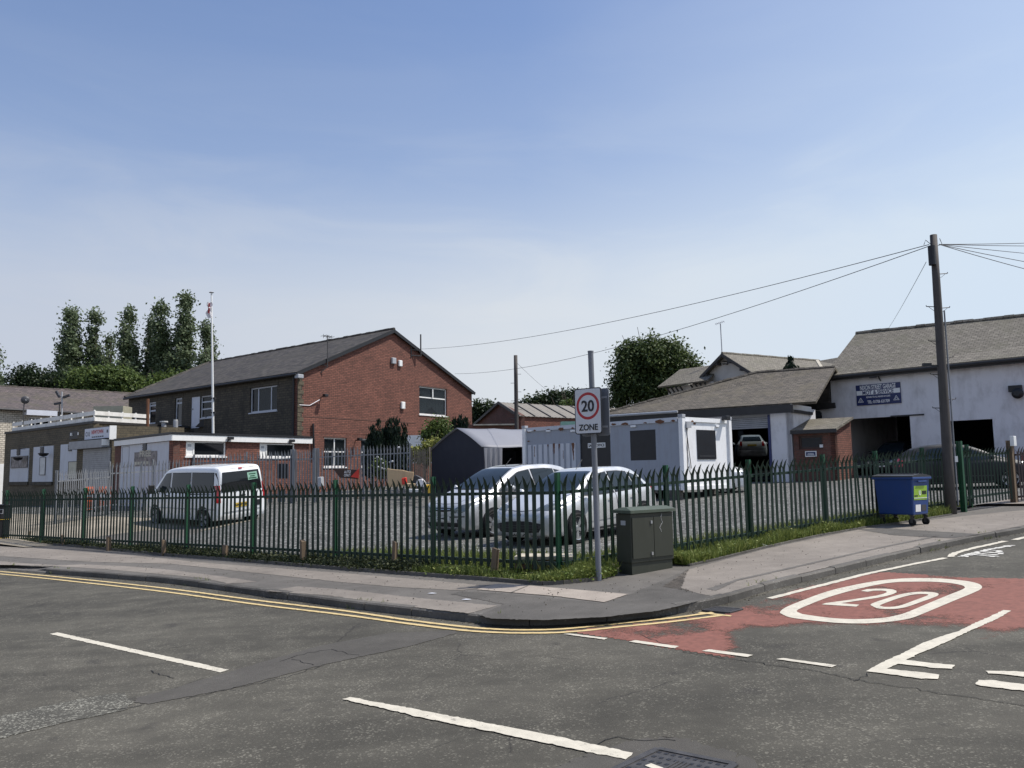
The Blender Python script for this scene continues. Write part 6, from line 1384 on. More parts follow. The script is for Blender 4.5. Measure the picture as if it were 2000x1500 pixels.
# farther roof joining on the right
f0 = H(1596, 708, 9.9); f1 = H(1700, 690, 9.9); f2 = H(1700, 726, 8.3); f3 = H(1608, 728, 8.3); m = MB(); roofslab(m, [f3, f2, f1, f0], .12); m.build('roof', 'slate_light', hs); m = MB(); m.bar(f3+Z*.15, f0+Z*.15, .2, .12); m.build('verge', 'stone_cap', hs)
a = Yd(1411, 700, h0.y+2); b_ = Yd(1407, 632, h0.y+2); t = thing('tv_aerial', 'very tall thin television aerial on the rendered house', 'aerial', a); m = MB(); m.tube([a-Z*.8, b_], .045, 6); m.build('mast', 'sign_grey', t); m = MB(); m.tube([b_-Vector((.45, 0, .05)), b_+Vector((.35, 0, .2))], .03, 5)
for k in range(6): p = b_+Vector((-.4+.14*k, 0, -.04+.045*k)); m.tube([p-Z*.12+Vector((0, -.2, 0)), p+Z*.12+Vector((0, .2, 0))], .018, 4)
m.build('array', 'sign_grey', t)
m = MB(); 
for dx, y in ((0, 706), (.0, 711)): q0 = Wh.pt(*Wh.uz(1413, y), .1); q1 = Wh.pt(*Wh.uz(1423, y), .1); m.tube([q0, q1], .04, 5)
m.tube([Wh.pt(*Wh.uz(1423, 704), .1), Wh.pt(*Wh.uz(1422, 713), .1)], .04, 5); m.build('bracket', 'black', t)

# ---- clutter at the back of the car park
sbp = Yd(660, 940, 37.6); gz_ = LOT(sbp.x, sbp.y)
def pp(x, y, D=34.5): return Yd(x, y, D)
t = thing('sign_board', 'brown board with a red triangle and pale lettering behind the back fence', 'sign board', pp(676, 940)); 
m = MB(); m.slab([pp(650, 915), pp(702, 918), pp(700, 936), pp(664, 933)], (0, .05, 0)); m.build('board', 'brown_board', t)
m = MB(); m.slab([pp(701, 914.5, 34.4), pp(700.5, 934, 34.4), pp(685, 931.5, 34.4)], (0, -.02, 0)); m.build('red_triangle', 'bright_red', t)
for txt, y in (('AUTO', 921.5), ('ONLY', 928)): m = MB(); put_text(m, txt, .15, pp(678.5, y, 34.38), (1, 0, .06), Z, fit=.28); m.build('lettering', 'flag_white', t)
m = MB(); m.bar(pp(655, 934), pp(655, 975), .06); m.bar(pp(698, 936), pp(698, 975), .06); m.build('leg', 'timber', t)
def junk(name, mat, label, cat, pts, dz=.4, D=34):
    m = MB(); m.slab([pp(x, y, D) for x, y in pts], (0, dz, 0)); o = solo(m, name, mat, label, cat, pp(*pts[0], D)); o.modifiers.new('b', 'BEVEL').width = .02
junk('plywood_sheet', 'plywood', 'broken pale plywood sheets propped by the back fence', 'board', [(756, 915), (771, 917), (786, 918), (797, 921), (808, 922), (806, 938), (800, 948), (757, 952)], .08, 33)
junk('red_jug', 'bright_red', 'small red container in front of the plywood sheets', 'container', [(784, 934), (793, 932), (794, 945), (785, 947)], .25, 32.4)
junk('cardboard', 'plywood', 'flat cardboard lying right of the red container', 'cardboard', [(793, 944), (812, 945), (812, 953), (795, 953)], .4, 32)
junk('rubble_sack', 'flag_white', 'white rubble sack leaning among the clutter by the tent', 'sack', [(815, 937), (824, 935), (828, 940), (832, 950), (818, 952), (812, 947)], .4, 32)
junk('yellow_crate', 'yellow', 'yellow orange plastic crate beside the parked silver car', 'crate', [(828, 947), (848, 946), (847, 966), (832, 967)], .5, 30)
junk('white_sheet', 'pale_sheet', 'white board lying on the ground among the clutter', 'board', [(795, 955), (818, 956), (822, 961), (800, 962)], .5, 31)
junk('junk_heap', 'dark_grey', 'dark heap of scrap left of the yellow crate', 'scrap', [(800, 932), (812, 928), (824, 934), (829, 956), (826, 966), (797, 962)], .5, 33.4)
junk('white_appliance', 'sign_grey', 'white scrap appliance behind the gate', 'appliance', [(620, 932), (627, 931), (628, 950), (621, 951)], .5, 35)
junk('dark_window_unit', 'black', 'dark glazed unit standing behind the galvanised fence', 'panel', [(541, 905), (562, 905), (562, 935), (541, 935)], .2, 39)

# ================================================================== VEHICLES
def smooth1(xs, ys, x):
    "monotone-ish cubic through stations"
    n = len(xs)
    if x <= xs[0]: return ys[0]
    if x >= xs[-1]: return ys[-1]
    i = max(k for k in range(n-1) if xs[k] <= x)
    h = xs[i+1]-xs[i]; t = (x-xs[i])/h; d = (ys[i+1]-ys[i])/h
    def slope(j):
        if j == 0 or j == n-1: return d
        a = (ys[j]-ys[j-1])/(xs[j]-xs[j-1]); b_ = (ys[j+1]-ys[j])/(xs[j+1]-xs[j]); return 0 if a*b_ <= 0 else 2*a*b_/(a+b_)
    m0, m1 = slope(i)*h, slope(i+1)*h
    return (2*t**3-3*t*t+1)*ys[i]+(t**3-2*t*t+t)*m0+(-2*t**3+3*t*t)*ys[i+1]+(t**3-t*t)*m1
class Car:
    "stations: (x, z_bottom, half width, z_belt, z_top, half width at roof); front at +x"
    def __init__(s, root, st, paint):
        s.root = root; s.st = sorted(st); xs = [a[0] for a in s.st]; f = lambda k, x: smooth1(xs, [a[k] for a in s.st], x)
        X = []; a, b_ = xs[0], xs[-1]; N = 72
        for i in range(N+1): t = i/N; X.append(a+(b_-a)*(t*.75+.25*(.5-.5*cos(pi*t))))
        m = MB(); nS = None
        for x in X:
            zb_, w, zl, zt, wt = (f(k, x) for k in range(1, 6)); zt = max(zt, zl+.012)
            key = [(.0, zb_), (w*.82, zb_), (w*.95, zb_+.05), (w*.985, zb_+(zl-zb_)*.30), (w, zb_+(zl-zb_)*.55), (w*.985, zb_+(zl-zb_)*.85), (w*.94, zl), (w*.94+(wt-w*.94)*.5, zl+(zt-.05-zl)*.52), (wt, zl+(zt-zl)*.90), (wt*.82, zl+(zt-zl)*.975), (wt*.45, zt-.004), (0, zt)]
            P_ = catmull(key, 3); sec = [(y, z) for y, z in P_]; nS = len(sec)
            for y, z in sec: m.v.append(Vector((x, y, z)))
            for y, z in sec[-2:0:-1]: m.v.append(Vector((x, -y, z)))
        R_ = nS*2-2
        for i in range(len(X)-1):
            for k in range(R_): q = i*R_+k; q2 = i*R_+(k+1) % R_; m.f.append((q, q+R_, q2+R_, q2))
        for e in (0, len(X)-1):
            c = len(m.v); m.v.append(sum((m.v[e*R_+k] for k in range(R_)), Vector())/R_)
            for k in range(R_): q = (e*R_+k, e*R_+(k+1) % R_); m.f.append((c, q[0], q[1]) if e == 0 else (c, q[1], q[0]))
        s.verts = [v.copy() for v in m.v]; s.bvh = BVHTree.FromPolygons(m.v, m.f); s.body = m.build('body', paint, root, smooth=True, autouv=False)
    def hit(s, o, d):
        r = s.bvh.ray_cast(Vector(o), Vector(d)); return (r[0], r[1]) if r[0] is not None else (None, None)
    def patch(s, name, mat, side, lo, hi, off=.006, cols=14, rows=6, parent=None, lab=None):
        """panel laid on the skin. side: 'L','R' coords (x,z); 'F','B' coords (y,z); 'T' coords (x,y); lo and hi are polylines"""
        def res(p, n):
            L_ = [0]
            for a, b_ in zip(p, p[1:]): L_.append(L_[-1]+hypot(b_[0]-a[0], b_[1]-a[1]))
            o = []
            for i in range(n+1):
                t = L_[-1]*i/n; k = max(j for j in range(len(L_)-1) if L_[j] <= t+1e-9); u = (t-L_[k])/max(1e-9, L_[k+1]-L_[k]); o.append((p[k][0]+(p[k+1][0]-p[k][0])*u, p[k][1]+(p[k+1][1]-p[k][1])*u))
            return o
        A, B = res(lo, cols), res(hi, cols); m = MB(); ok = []
        for j in range(rows+1):
            for i in range(cols+1):
                u = A[i][0]+(B[i][0]-A[i][0])*j/rows; v = A[i][1]+(B[i][1]-A[i][1])*j/rows
                if side == 'L': o, d = (u, 3, v), (0, -1, 0)
                elif side == 'R': o, d = (u, -3, v), (0, 1, 0)
                elif side == 'F': o, d = (5, u, v), (-1, 0, 0)
                elif side == 'B': o, d = (-5, u, v), (1, 0, 0)
                else: o, d = (u, v, 4), (0, 0, -1)
                h, n = s.hit(o, d)
                if h is None: ok.append(False); m.v.append(Vector(o)); continue
                if n.dot(Vector(d)) > 0: n = -n
                m.v.append(h+n*off); ok.append(True)
        for j in range(rows):
            for i in range(cols):
                q = j*(cols+1)+i; F_ = (q, q+1, q+cols+2, q+cols+1)
                if all(ok[k] for k in F_): m.f.append(F_)
        used = sorted({k for f_ in m.f for k in f_}); mp_ = {k: i for i, k in enumerate(used)}; m.v = [m.v[k] for k in used]; m.f = [tuple(mp_[k] for k in f_) for f_ in m.f]
        if not m.f: return None
        o = m.build(name, mat, parent or s.root, smooth=True, autouv=False)
        if lab: o['label'] = lab
        return o
    def line(s, side, pts, w=.012, mat='ink', name='seam', off=.005):
        "thin strip on the skin"
        lo = []; hi = []
        for i, p in enumerate(pts):
            a = pts[max(0, i-1)]; b_ = pts[min(len(pts)-1, i+1)]; dx, dz = b_[0]-a[0], b_[1]-a[1]; l = hypot(dx, dz) or 1; nx_, nz_ = -dz/l*w/2, dx/l*w/2
            lo.append((p[0]-nx_, p[1]-nz_)); hi.append((p[0]+nx_, p[1]+nz_))
        return s.patch(name, mat, side, lo, hi, off, max(6, len(pts)*5), 1)
    def wheel(s, x, y, r, w=.2, spokes=5, sgn=1, rimmat='alloy'):
        mt4 = Matrix.Translation((x, y, r)) @ Matrix.Rotation(-sgn*pi/2, 4, 'X'); wl_ = thing('wheel', None, None); wl_.parent = s.root
        for k in ('label', 'category'): 
            if k in wl_: del wl_[k]
        m = MB(); m.lathe([(r*.72, .035), (r*.76, .05), (r*.9, .055), (r*.98, .035), (r, 0), (r, -w+.03), (r*.95, -w), (r*.5, -w)], 36, mt4); m.build('tyre', 'rubber', wl_, smooth=False)
        m = MB(); m.lathe([(r*.75, .045), (r*.72, .04), (r*.68, .0), (r*.66, -.06)], 36, mt4)
        for k in range(spokes):
            a = 2*pi*k/spokes+.3; c, q = cos(a), sin(a); e = Vector((c, q, 0)); t_ = Vector((-q, c, 0)); pts = [e*r*.08+t_*.028, e*r*.72+t_*.05, e*r*.72-t_*.05, e*r*.08-t_*.028]
            m.add([mt4 @ (p+Vector((0, 0, .028))) for p in pts]+[mt4 @ (p+Vector((0, 0, -.0))) for p in pts], [(0, 1, 2, 3), (0, 4, 5, 1), (2, 6, 7, 3)])
        m.lathe([(0, .04), (r*.16, .035), (r*.18, 0)], 16, mt4); m.build('rim', rimmat, wl_, smooth=False)
        m = MB(); m.lathe([(r*.67, -.045), (0, -.05)], 24, mt4); m.build('brake_disc', 'dark_grey', wl_)
    def arch(s, side, x, r, zc):
        N = 20; lo = [(x+r*cos(pi-pi*k/N*1.0)*1.0, zc+r*1.0*sin(pi*k/N)-.0) for k in range(N+1)]; base = [(x+r*cos(pi-pi*k/N), max(.12, zc-.12)) for k in range(N+1)]
        s.patch('wheel_arch', 'ink', side, base, lo, .003, N, 8)
def place(root, pos, heading, zf, roll=0, contact=None):
    f = Vector((cos(heading), sin(heading), 0)); l = Vector((-sin(heading), cos(heading), 0)); e = .9
    if zf:
        df = (zf(pos+f*e)-zf(pos-f*e))/(2*e); dl = (zf(pos+l*e)-zf(pos-l*e))/(2*e)
        F_ = (f+Z*df).normalized(); L0 = (l+Z*dl); U_ = F_.cross(L0).normalized(); L1 = U_.cross(F_)
        z = zf(pos)
    else: F_, L1, U_, z = f, l, Z, pos.z
    root.matrix_world = Matrix(((F_.x, L1.x, U_.x, pos.x), (F_.y, L1.y, U_.y, pos.y), (F_.z, L1.z, U_.z, z), (0, 0, 0, 1)))
lotf = lambda v: LOT(v.x, v.y)
def hatch(label, paint, kind, plate=None):
    t = thing('parked_car', label, 'car'); t['_o'] = (0, 0, 0)
    if kind == 'a':   # rounded five door hatchback with a deep front grille
        st = [(2.10, .34, .50, .52, .60, .40), (2.06, .25, .66, .60, .68, .52), (1.98, .2, .76, .66, .74, .60), (1.80, .18, .83, .74, .82, .66), (1.45, .18, .865, .82, .93, .68), (1.15, .18, .87, .87, 1.01, .68), (1.0, .18, .87, .885, 1.06, .66), (.55, .18, .872, .91, 1.29, .60), (.15, .18, .872, .92, 1.44, .57), (-.3, .18, .872, .935, 1.505, .565), (-.9, .18, .872, .95, 1.50, .555), (-1.4, .18, .87, .975, 1.42, .54), (-1.72, .2, .86, .99, 1.29, .52), (-1.9, .22, .84, .98, 1.14, .54), (-2.02, .26, .80, .86, .96, .58), (-2.08, .34, .72, .66, .74, .56), (-2.10, .40, .6, .56, .64, .5)]
        wx, wb, r = 1.28, -1.33, .315
    else:             # taller one with a sunroof
        st = [(2.12, .36, .52, .58, .66, .42), (2.08, .27, .68, .66, .75, .54), (2.0, .21, .77, .72, .81, .62), (1.80, .19, .85, .80, .89, .68), (1.45, .19, .88, .88, 1.0, .70), (1.2, .19, .885, .92, 1.08, .70), (1.0, .19, .885, .94, 1.17, .67), (.55, .19, .885, .96, 1.42, .61), (.2, .19, .885, .97, 1.555, .585), (-.3, .19, .885, .985, 1.61, .58), (-1.0, .19, .885, 1.0, 1.60, .57), (-1.5, .19, .88, 1.02, 1.53, .555), (-1.85, .21, .865, 1.03, 1.38, .54), (-2.0, .24, .84, .98, 1.18, .56), (-2.08, .30, .78, .80, .95, .58), (-2.12, .40, .64, .6, .70, .5)]
        wx, wb, r = 1.32, -1.32, .315
    c = Car(t, st, paint); dz = 0 if kind == 'a' else .09
    # glazing
    G_ = 'car_glass'
    ws0, ws1 = (1.0, .17) if kind == 'a' else (1.10, .24)
    yb, yt_ = .64, .50
    c.patch('windscreen', G_, 'T', [(ws0, -yb), (ws0+.05, -yb*.5), (ws0+.06, 0), (ws0+.05, yb*.5), (ws0, yb)], [(ws1, -yt_), (ws1+.02, 0), (ws1, yt_)], .006, 20, 14)
    c.line('T', [(ws0+.03, -.66), (ws0+.08, -.3), (ws0+.09, 0), (ws0+.08, .3), (ws0+.03, .66)], .06, 'ink', 'wiper_cowl')
    for sd_ in 'LR':
        z0, z1 = (.93+dz*.6), (1.40+dz)
        if kind == 'a': fr = ([(.86, .95), (.2, .945), (-.22, .955)], [(.86, .97), (.45, 1.21), (.12, 1.345), (-.22, 1.385)]); rr_ = ([(-.30, .96), (-.8, .975), (-1.12, .985)], [(-.30, 1.388), (-.7, 1.385), (-1.05, 1.35)]); qr = ([(-1.17, .99), (-1.35, 1.0), (-1.55, 1.05)], [(-1.13, 1.335), (-1.35, 1.275), (-1.56, 1.12)])
        else: fr = ([(.98, 1.01), (.3, 1.0), (-.2, 1.01)], [(.98, 1.03), (.55, 1.27), (.2, 1.43), (-.2, 1.475)]); rr_ = ([(-.28, 1.015), (-.8, 1.025), (-1.12, 1.035)], [(-.28, 1.48), (-.8, 1.48), (-1.1, 1.45)]); qr = ([(-1.2, 1.04), (-1.45, 1.05), (-1.72, 1.12)], [(-1.17, 1.44), (-1.45, 1.38), (-1.74, 1.20)])
        for a, b_ in (fr, rr_, qr):
            c.patch('window_trim', 'ink', sd_, [(x+(.02 if i == 0 else -.02 if i == len(a)-1 else 0), z-.022) for i, (x, z) in enumerate(a)], [(x+(.02 if i == 0 else -.02 if i == len(b_)-1 else 0), z+.018) for i, (x, z) in enumerate(b_)], .003, 14, 5)
            c.patch('window', G_, sd_, a, b_, .007, 14, 6)
        c.line(sd_, [(1.02, .95), (.98, .5), (1.0, .28)]); c.line(sd_, [(-.26, .95), (-.27, .6), (-.24, .27)]); c.line(sd_, [(-1.15, .97), (-1.16, .75), (-.98, .45), (-.96, .28)]); c.line(sd_, [(wx-.42, .43+dz), (0, .44+dz), (wb+.42, .45+dz)], .045, 'silver_cool' if paint != 'car_black' else 'dark_grey', 'rubbing_strip', .012)
        c.line(sd_, [(.85, .24), (-.95, .24)], .05, 'dark_grey', 'sill_trim', .006)
        for hx in (-.08, -.98): c.line(sd_, [(hx, .82+dz*.6), (hx+.16, .82+dz*.6)], .035, paint, 'door_handle', .03)
        for x in (wx, wb): c.arch(sd_, x, r+.05, r)
        sg_ = 1 if sd_ == 'L' else -1
        for x in (wx, wb): c.wheel(x, sg_*.85, r, .2, 5 if kind == 'a' else 6, sg_)
        m = MB(); m.lathe([(0, -.1), (.07, -.09), (.10, 0), (.085, .06), (0, .08)], 12, Matrix.Translation((.80, sg_*.97, 1.02+dz*.8)) @ Matrix.Rotation(pi/2, 4, 'Y') @ Matrix.Diagonal((.8, 1.05, 1, 1))); m.bar((.80, sg_*.86, .98+dz*.8), (.80, sg_*.93, 1.0+dz*.8), .04); m.build('wing_mirror', paint, t, smooth=True)
        # lights
        a = sg_
        if kind == 'a': c.patch('headlight', 'headlamp', 'T', [(2.03, a*.36), (1.98, a*.62), (1.80, a*.77)], [(1.86, a*.42), (1.72, a*.66), (1.52, a*.80)], .008, 10, 6)
        else: c.patch('headlight', 'headlamp', 'F', [(a*.42, .60), (a*.60, .59), (a*.76, .66)], [(a*.42, .70), (a*.58, .77), (a*.76, .83)], .008, 10, 6)
        c.patch('fog_lamp', 'dark_grey', 'F', [(a*.50, .36), (a*.62, .36)], [(a*.50, .46), (a*.62, .46)], .006, 4, 4)
        c.patch('tail_light', 'tail_red', 'B', [(a*.55, .80+dz), (a*.72, .80+dz)], [(a*.56, 1.08+dz), (a*.66, 1.08+dz)], .008, 5, 6); c.patch('tail_light', 'tail_red', sd_, [(-1.96, .82+dz), (-1.86, .80+dz)], [(-1.86, 1.02+dz), (-1.74, 1.0+dz)], .008, 5, 6)
    if kind == 'a':
        c.patch('grille', 'ink', 'F', [(-.50, .30), (0, .27), (.50, .30)], [(-.60, .46), (-.3, .51), (0, .52), (.3, .51), (.60, .46)], .006, 16, 6)
        for zz in (.34, .39, .44): c.line('F', [(-.5, zz), (0, zz-.01), (.5, zz)], .012, 'dark_grey', 'grille_bar', .014)
        m = MB(); m.lathe([(0, .02), (.05, .018), (.058, 0)], 14, Matrix.Translation((2.075, 0, .64)) @ Matrix.Rotation(radians(60), 4, 'Y')); m.build('emblem', 'black', t)
        c.patch('number_plate', 'plate_white', 'F', [(-.26, .20), (.26, .20)], [(-.26, .30), (.26, .30)], .02, 6, 2)
        pz_, px_ = .25, 2.135
    else:
        c.patch('grille', 'ink', 'F', [(-.30, .64), (0, .62), (.30, .64)], [(-.34, .71), (0, .72), (.34, .71)], .006, 12, 4); c.line('F', [(-.28, .675), (.28, .675)], .016, 'alloy', 'grille_bar', .015)
        c.patch('lower_grille', 'ink', 'F', [(-.5, .28), (.5, .28)], [(-.55, .38), (.55, .38)], .006, 14, 4); c.line('F', [(-.70, .52), (0, .50), (.70, .52)], .03, 'dark_grey', 'bumper_strip', .008)
        c.patch('number_plate', 'plate_white', 'F', [(-.26, .42), (.26, .42)], [(-.26, .52), (.26, .52)], .016, 6, 2); pz_, px_ = .47, 2.13
        c.patch('sunroof', 'dark_glass', 'T', [(.05, -.40), (.07, 0), (.05, .40)], [(-.85, -.40), (-.85, .40)], .008, 10, 10)
    if plate:
        h, n = c.hit((5, 0, pz_), (-1, 0, 0)); m = MB(); put_text(m, plate, .085, (h.x+.028, 0, pz_), (0, 1, 0), (0, 0, 1), fit=.42); m.build('plate_lettering', 'ink', t)
    c.patch('rear_window', G_, 'B', [(-.55, 1.08+dz), (.55, 1.08+dz)], [(-.46, 1.36+dz), (.46, 1.36+dz)], .008, 12, 6)
    c.patch('rear_plate', 'plate_yellow', 'B', [(-.26, .80), (.26, .80)], [(-.26, .90), (.26, .90)], .016, 6, 2); c.line('B', [(-.75, .62), (0, .6), (.75, .62)], .02, 'ink', 'bumper_seam', .006)
    # bonnet seams, aerial, cabin silhouettes
    for a in (-1, 1): c.line('T', [(1.95, a*.42), (1.5, a*.62), (1.1, a*.68)], .012)
    c.line('T', [(1.99, -.42), (2.03, 0), (1.99, .42)], .012)
    m = MB(); m.tube([(.05, 0, 1.44+dz), (-.25, 0, 1.68+dz)], .006, 5); m.build('aerial', 'black', t)
    return t
# positions from where the tyres meet the ground
def tyre(px, py, f=LOT):
    d = ray(px, py); lo, hi = 5, 70
    for _ in range(50):
        mid = (lo+hi)/2; q = CAM+d*mid
        if q.z > f(q.x, q.y): lo = mid
        else: hi = mid
    return CAM+d*lo
def put_car(t, front, heading, halftrack=.88, wx=1.3, side=1, zf=lotf):
    "front = contact point of the front wheel on the side facing the camera"
    f = Vector((cos(heading), sin(heading), 0)); l = Vector((-sin(heading), cos(heading), 0)); pos = flat(front)-f*wx-l*halftrack*side; place(t, pos, heading, zf); return pos
F2 = tyre(1132, 1062); F1 = tyre(967, 1048)
HD2 = radians(-130); HD1 = radians(-134)
car2 = hatch('silver hatchback nearest the fence corner, dark gaping grille facing the street', 'silver_cool', 'a', '05  X'); put_car(car2, F2, HD2, .90, 1.28, 1)
car1 = hatch('taller silver hatchback with a sunroof, left of the other silver car', 'silver', 'b', 'X'); put_car(car1, F1, HD1, .90, 1.32, 1)
# background cars reuse the same build
def repaint(t, old, new):
    for o in [t]+list(t.children_recursive):
        if o.type == 'MESH' and o.data.materials and o.data.materials[0] == M(old): o.data.materials[0] = M(new)
gc = hatch('white hatchback raised on a lift inside the open workshop door, seen from behind', 'van_white', 'a'); q = Yd(1466, 889, 50); inner = -Wq.n; gc.matrix_world = Matrix.Translation((q.x, q.y, q.z-.30)) @ Matrix.Rotation(radians(77), 4, 'Z')
ps = Vector((q.x, q.y, 0))+Vector((inner.x, inner.y, 0))*2; lf = thing('car_lift', 'dark two post lift holding up the white car in the workshop', 'car lift', (ps.x, ps.y, G(ps.x, ps.y)+.3)); 
for s_ in (-1, 1): m = MB(); p = ps+Vector((-inner.y, inner.x, 0))*1.45*s_; m.box((p.x, p.y, 2.6), (.3, .3, 3.6)); m.build('post', 'dark_grey', lf); m = MB(); m.bar(Vector((p.x, p.y, q.z-.12)), Vector((ps.x, ps.y, q.z-.12)), .12); m.build('arm', 'dark_grey', lf)
bc = hatch('black hatchback parked side on behind the yard gate', 'car_black', 'a'); fq = Yd(1966, 950, 27.5); bc_h = radians(-22); place(bc, flat(fq)-Vector((cos(bc_h), sin(bc_h), 0))*1.28, bc_h, lotf)
wc = hatch('white car with only its nose showing past the cabin end', 'van_white', 'b'); fw = Yd(1424, 968, 32.5); wc_h = radians(-22); place(wc, flat(fw)-Vector((cos(wc_h), sin(wc_h), 0))*1.32, wc_h, lotf)
dc_ = hatch('dark car standing in front of the left garage opening', 'car_black', 'b'); fd = Yd(1757, 930, 41.0); place(dc_, flat(fd), atan2(Wm.n.y, Wm.n.x), lotf)
rc = hatch('red car just entering the photo at the far right edge', 'car_red', 'a'); fr_ = Yd(2085, 940, 31); place(rc, flat(fr_), radians(40), lotf)

# ---- van
def make_van():
    t = thing('parked_van', 'white crew van with tinted glass parked behind the long green fence', 'van'); t['_o'] = (0, 0, 0)
    st = [(2.39, .40, .62, .68, .78, .5), (2.34, .28, .76, .78, .92, .6), (2.2, .24, .87, .90, 1.02, .68), (1.9, .24, .93, 1.02, 1.16, .74), (1.65, .24, .945, 1.08, 1.30, .76), (1.3, .24, .95, 1.12, 1.60, .74), (1.0, .24, .95, 1.14, 1.82, .74), (.6, .24, .95, 1.15, 1.93, .75), (0, .24, .95, 1.16, 1.965, .77), (-1, .24, .95, 1.16, 1.97, .78), (-2.0, .24, .95, 1.16, 1.96, .78), (-2.24, .26, .945, 1.15, 1.93, .77), (-2.33, .28, .93, 1.12, 1.86, .75), (-2.38, .32, .90, 1.05, 1.70, .73), (-2.39, .42, .84, .95, 1.5, .70)]
    c = Car(t, st, 'van_white')
    c.patch('windscreen', 'car_glass', 'T', [(1.68, -.70), (1.74, 0), (1.68, .70)], [(1.0, -.62), (1.04, 0), (1.0, .62)], .007, 18, 10)
    for sd_ in 'LR':
        sg_ = 1 if sd_ == 'L' else -1
        for a, b_ in (([(1.42, 1.16), (.8, 1.14), (.56, 1.14)], [(1.42, 1.22), (1.05, 1.58), (.90, 1.72), (.56, 1.75)]), ([(.42, 1.14), (-.72, 1.14)], [(.42, 1.75), (-.72, 1.76)]), ([(-.84, 1.14), (-2.12, 1.15)], [(-.84, 1.76), (-2.10, 1.75)])):
            if a[0][0] > .5 or True:
                c.patch('window_trim', 'ink', sd_, [(x+.02*(1 if i == 0 else -1 if i == len(a)-1 else 0), z-.025) for i, (x, z) in enumerate(a)], [(x+.02*(1 if i == 0 else -1 if i == len(b_)-1 else 0), z+.02) for i, (x, z) in enumerate(b_)], .004, 14, 6)
                c.patch('window', 'car_glass', sd_, a, b_, .009, 14, 8)
        c.line(sd_, [(1.55, 1.1), (1.5, .5), (1.3, .32)]); c.line(sd_, [(.50, 1.8), (.50, .3)]); c.line(sd_, [(-.78, 1.8), (-.78, .3)], .016); c.line(sd_, [(1.9, .62), (-2.3, .62)], .03, 'sign_grey', 'rubbing_strip', .014); c.line(sd_, [(-.8, 1.08), (-2.2, 1.08)], .03, 'ink', 'door_track', .006)
        c.line(sd_, [(.55, 1.02), (.75, 1.02)], .04, 'ink', 'door_handle', .02)
        for x in (1.45, -1.55): c.arch(sd_, x, .40, .32); c.wheel(x, sg_*.915, .325, .21, 6, sg_, 'steel_shutter')
        c.patch('tail_light', 'tail_red', 'B', [(sg_*.80, .82), (sg_*.925, .82)], [(sg_*.78, 1.36), (sg_*.88, 1.36)], .012, 5, 10); c.patch('tail_light', 'tail_red', sd_, [(-2.36, .84), (-2.27, .84)], [(-2.34, 1.34), (-2.27, 1.34)], .012, 4, 8)
        c.patch('headlight', 'headlamp', 'F', [(sg_*.55, .80), (sg_*.85, .80)], [(sg_*.55, .95), (sg_*.82, 1.0)], .008, 5, 5)
        m = MB(); m.box((1.38, sg_*1.08, 1.24), (.10, .2, .3)); m.bar((1.4, sg_*.92, 1.15), (1.4, sg_*1.02, 1.2), .05); m.build('wing_mirror', 'black', t, bevel=.03)
    c.patch('rear_window', 'dark_glass', 'B', [(-.76, 1.13), (.76, 1.13)], [(-.68, 1.76), (.68, 1.76)], .01, 14, 10)
    c.line('B', [(-.80, 1.86), (-.82, 1.1), (-.86, .50), (.86, .50), (.82, 1.1), (.80, 1.86), (-.80, 1.86)], .014); c.line('B', [(-.88, .46), (.88, .46)], .02)
    c.patch('rear_bumper', 'van_white', 'B', [(-.88, .30), (.88, .30)], [(-.9, .46), (.9, .46)], .05, 12, 4)
    c.patch('brake_light', 'tail_red', 'B', [(-.07, 1.83), (.07, 1.83)], [(-.07, 1.87), (.07, 1.87)], .02, 4, 2)
    c.patch('number_plate', 'plate_yellow', 'B', [(-.22, .62), (.30, .62)], [(-.22, .76), (.30, .76)], .016, 6, 2)
    c.patch('plate_recess', 'black', 'B', [(-.70, .60), (-.45, .60)], [(-.70, .78), (-.45, .78)], .012, 4, 3)
    h, n = c.hit((-5, .04, .69), (1, 0, 0)); m = MB(); put_text(m, 'LM07 YJV', .085, (h.x-.024, .04, .69), (0, -1, 0), (0, 0, 1), fit=.44); m.build('plate_lettering', 'ink', t)
    c.line('B', [(-.12, .98), (.12, .98)], .05, 'black', 'handle', .02); m = MB(); h, n = c.hit((-5, .0, 1.06), (1, 0, 0)); put_text(m, 'V', .12, (h.x-.02, 0, 1.045), (0, -1, 0), (0, 0, 1)); m.build('emblem', 'alloy', t)
    st_ = c.patch('window_sticker', 'mint', 'B', [(-.62, 1.46), (-.24, 1.44)], [(-.60, 1.70), (-.23, 1.68)], .018, 6, 4)
    m = MB()
    for k, (yy, zz) in enumerate(((-.42, 1.63), (-.42, 1.56), (-.42, 1.50))):
        h, n = c.hit((-5, yy, zz), (1, 0, 0)); m.box((h.x-.022, yy, zz), (.003, (.26, .18, .3)[k], .03))
    m.build('sticker_marks', 'green_post', t)
    h, n = c.hit((.2, .35, 5), (0, 0, -1)); m = MB(); m.tube([(.9, .0, 1.86), (.75, 0, 2.12)], .008, 5); m.build('aerial', 'black', t)
    return t
van = make_van()
VH = radians(142); f_ = Vector((cos(VH), sin(VH), 0)); l_ = Vector((-sin(VH), cos(VH), 0)); rw = tyre(398, 1031)
vpos = flat(rw)+f_*1.55-l_*.93; place(van, vpos, VH, lotf); van.matrix_world = van.matrix_world @ Matrix.Diagonal((1.03, 1.03, 1.06, 1))

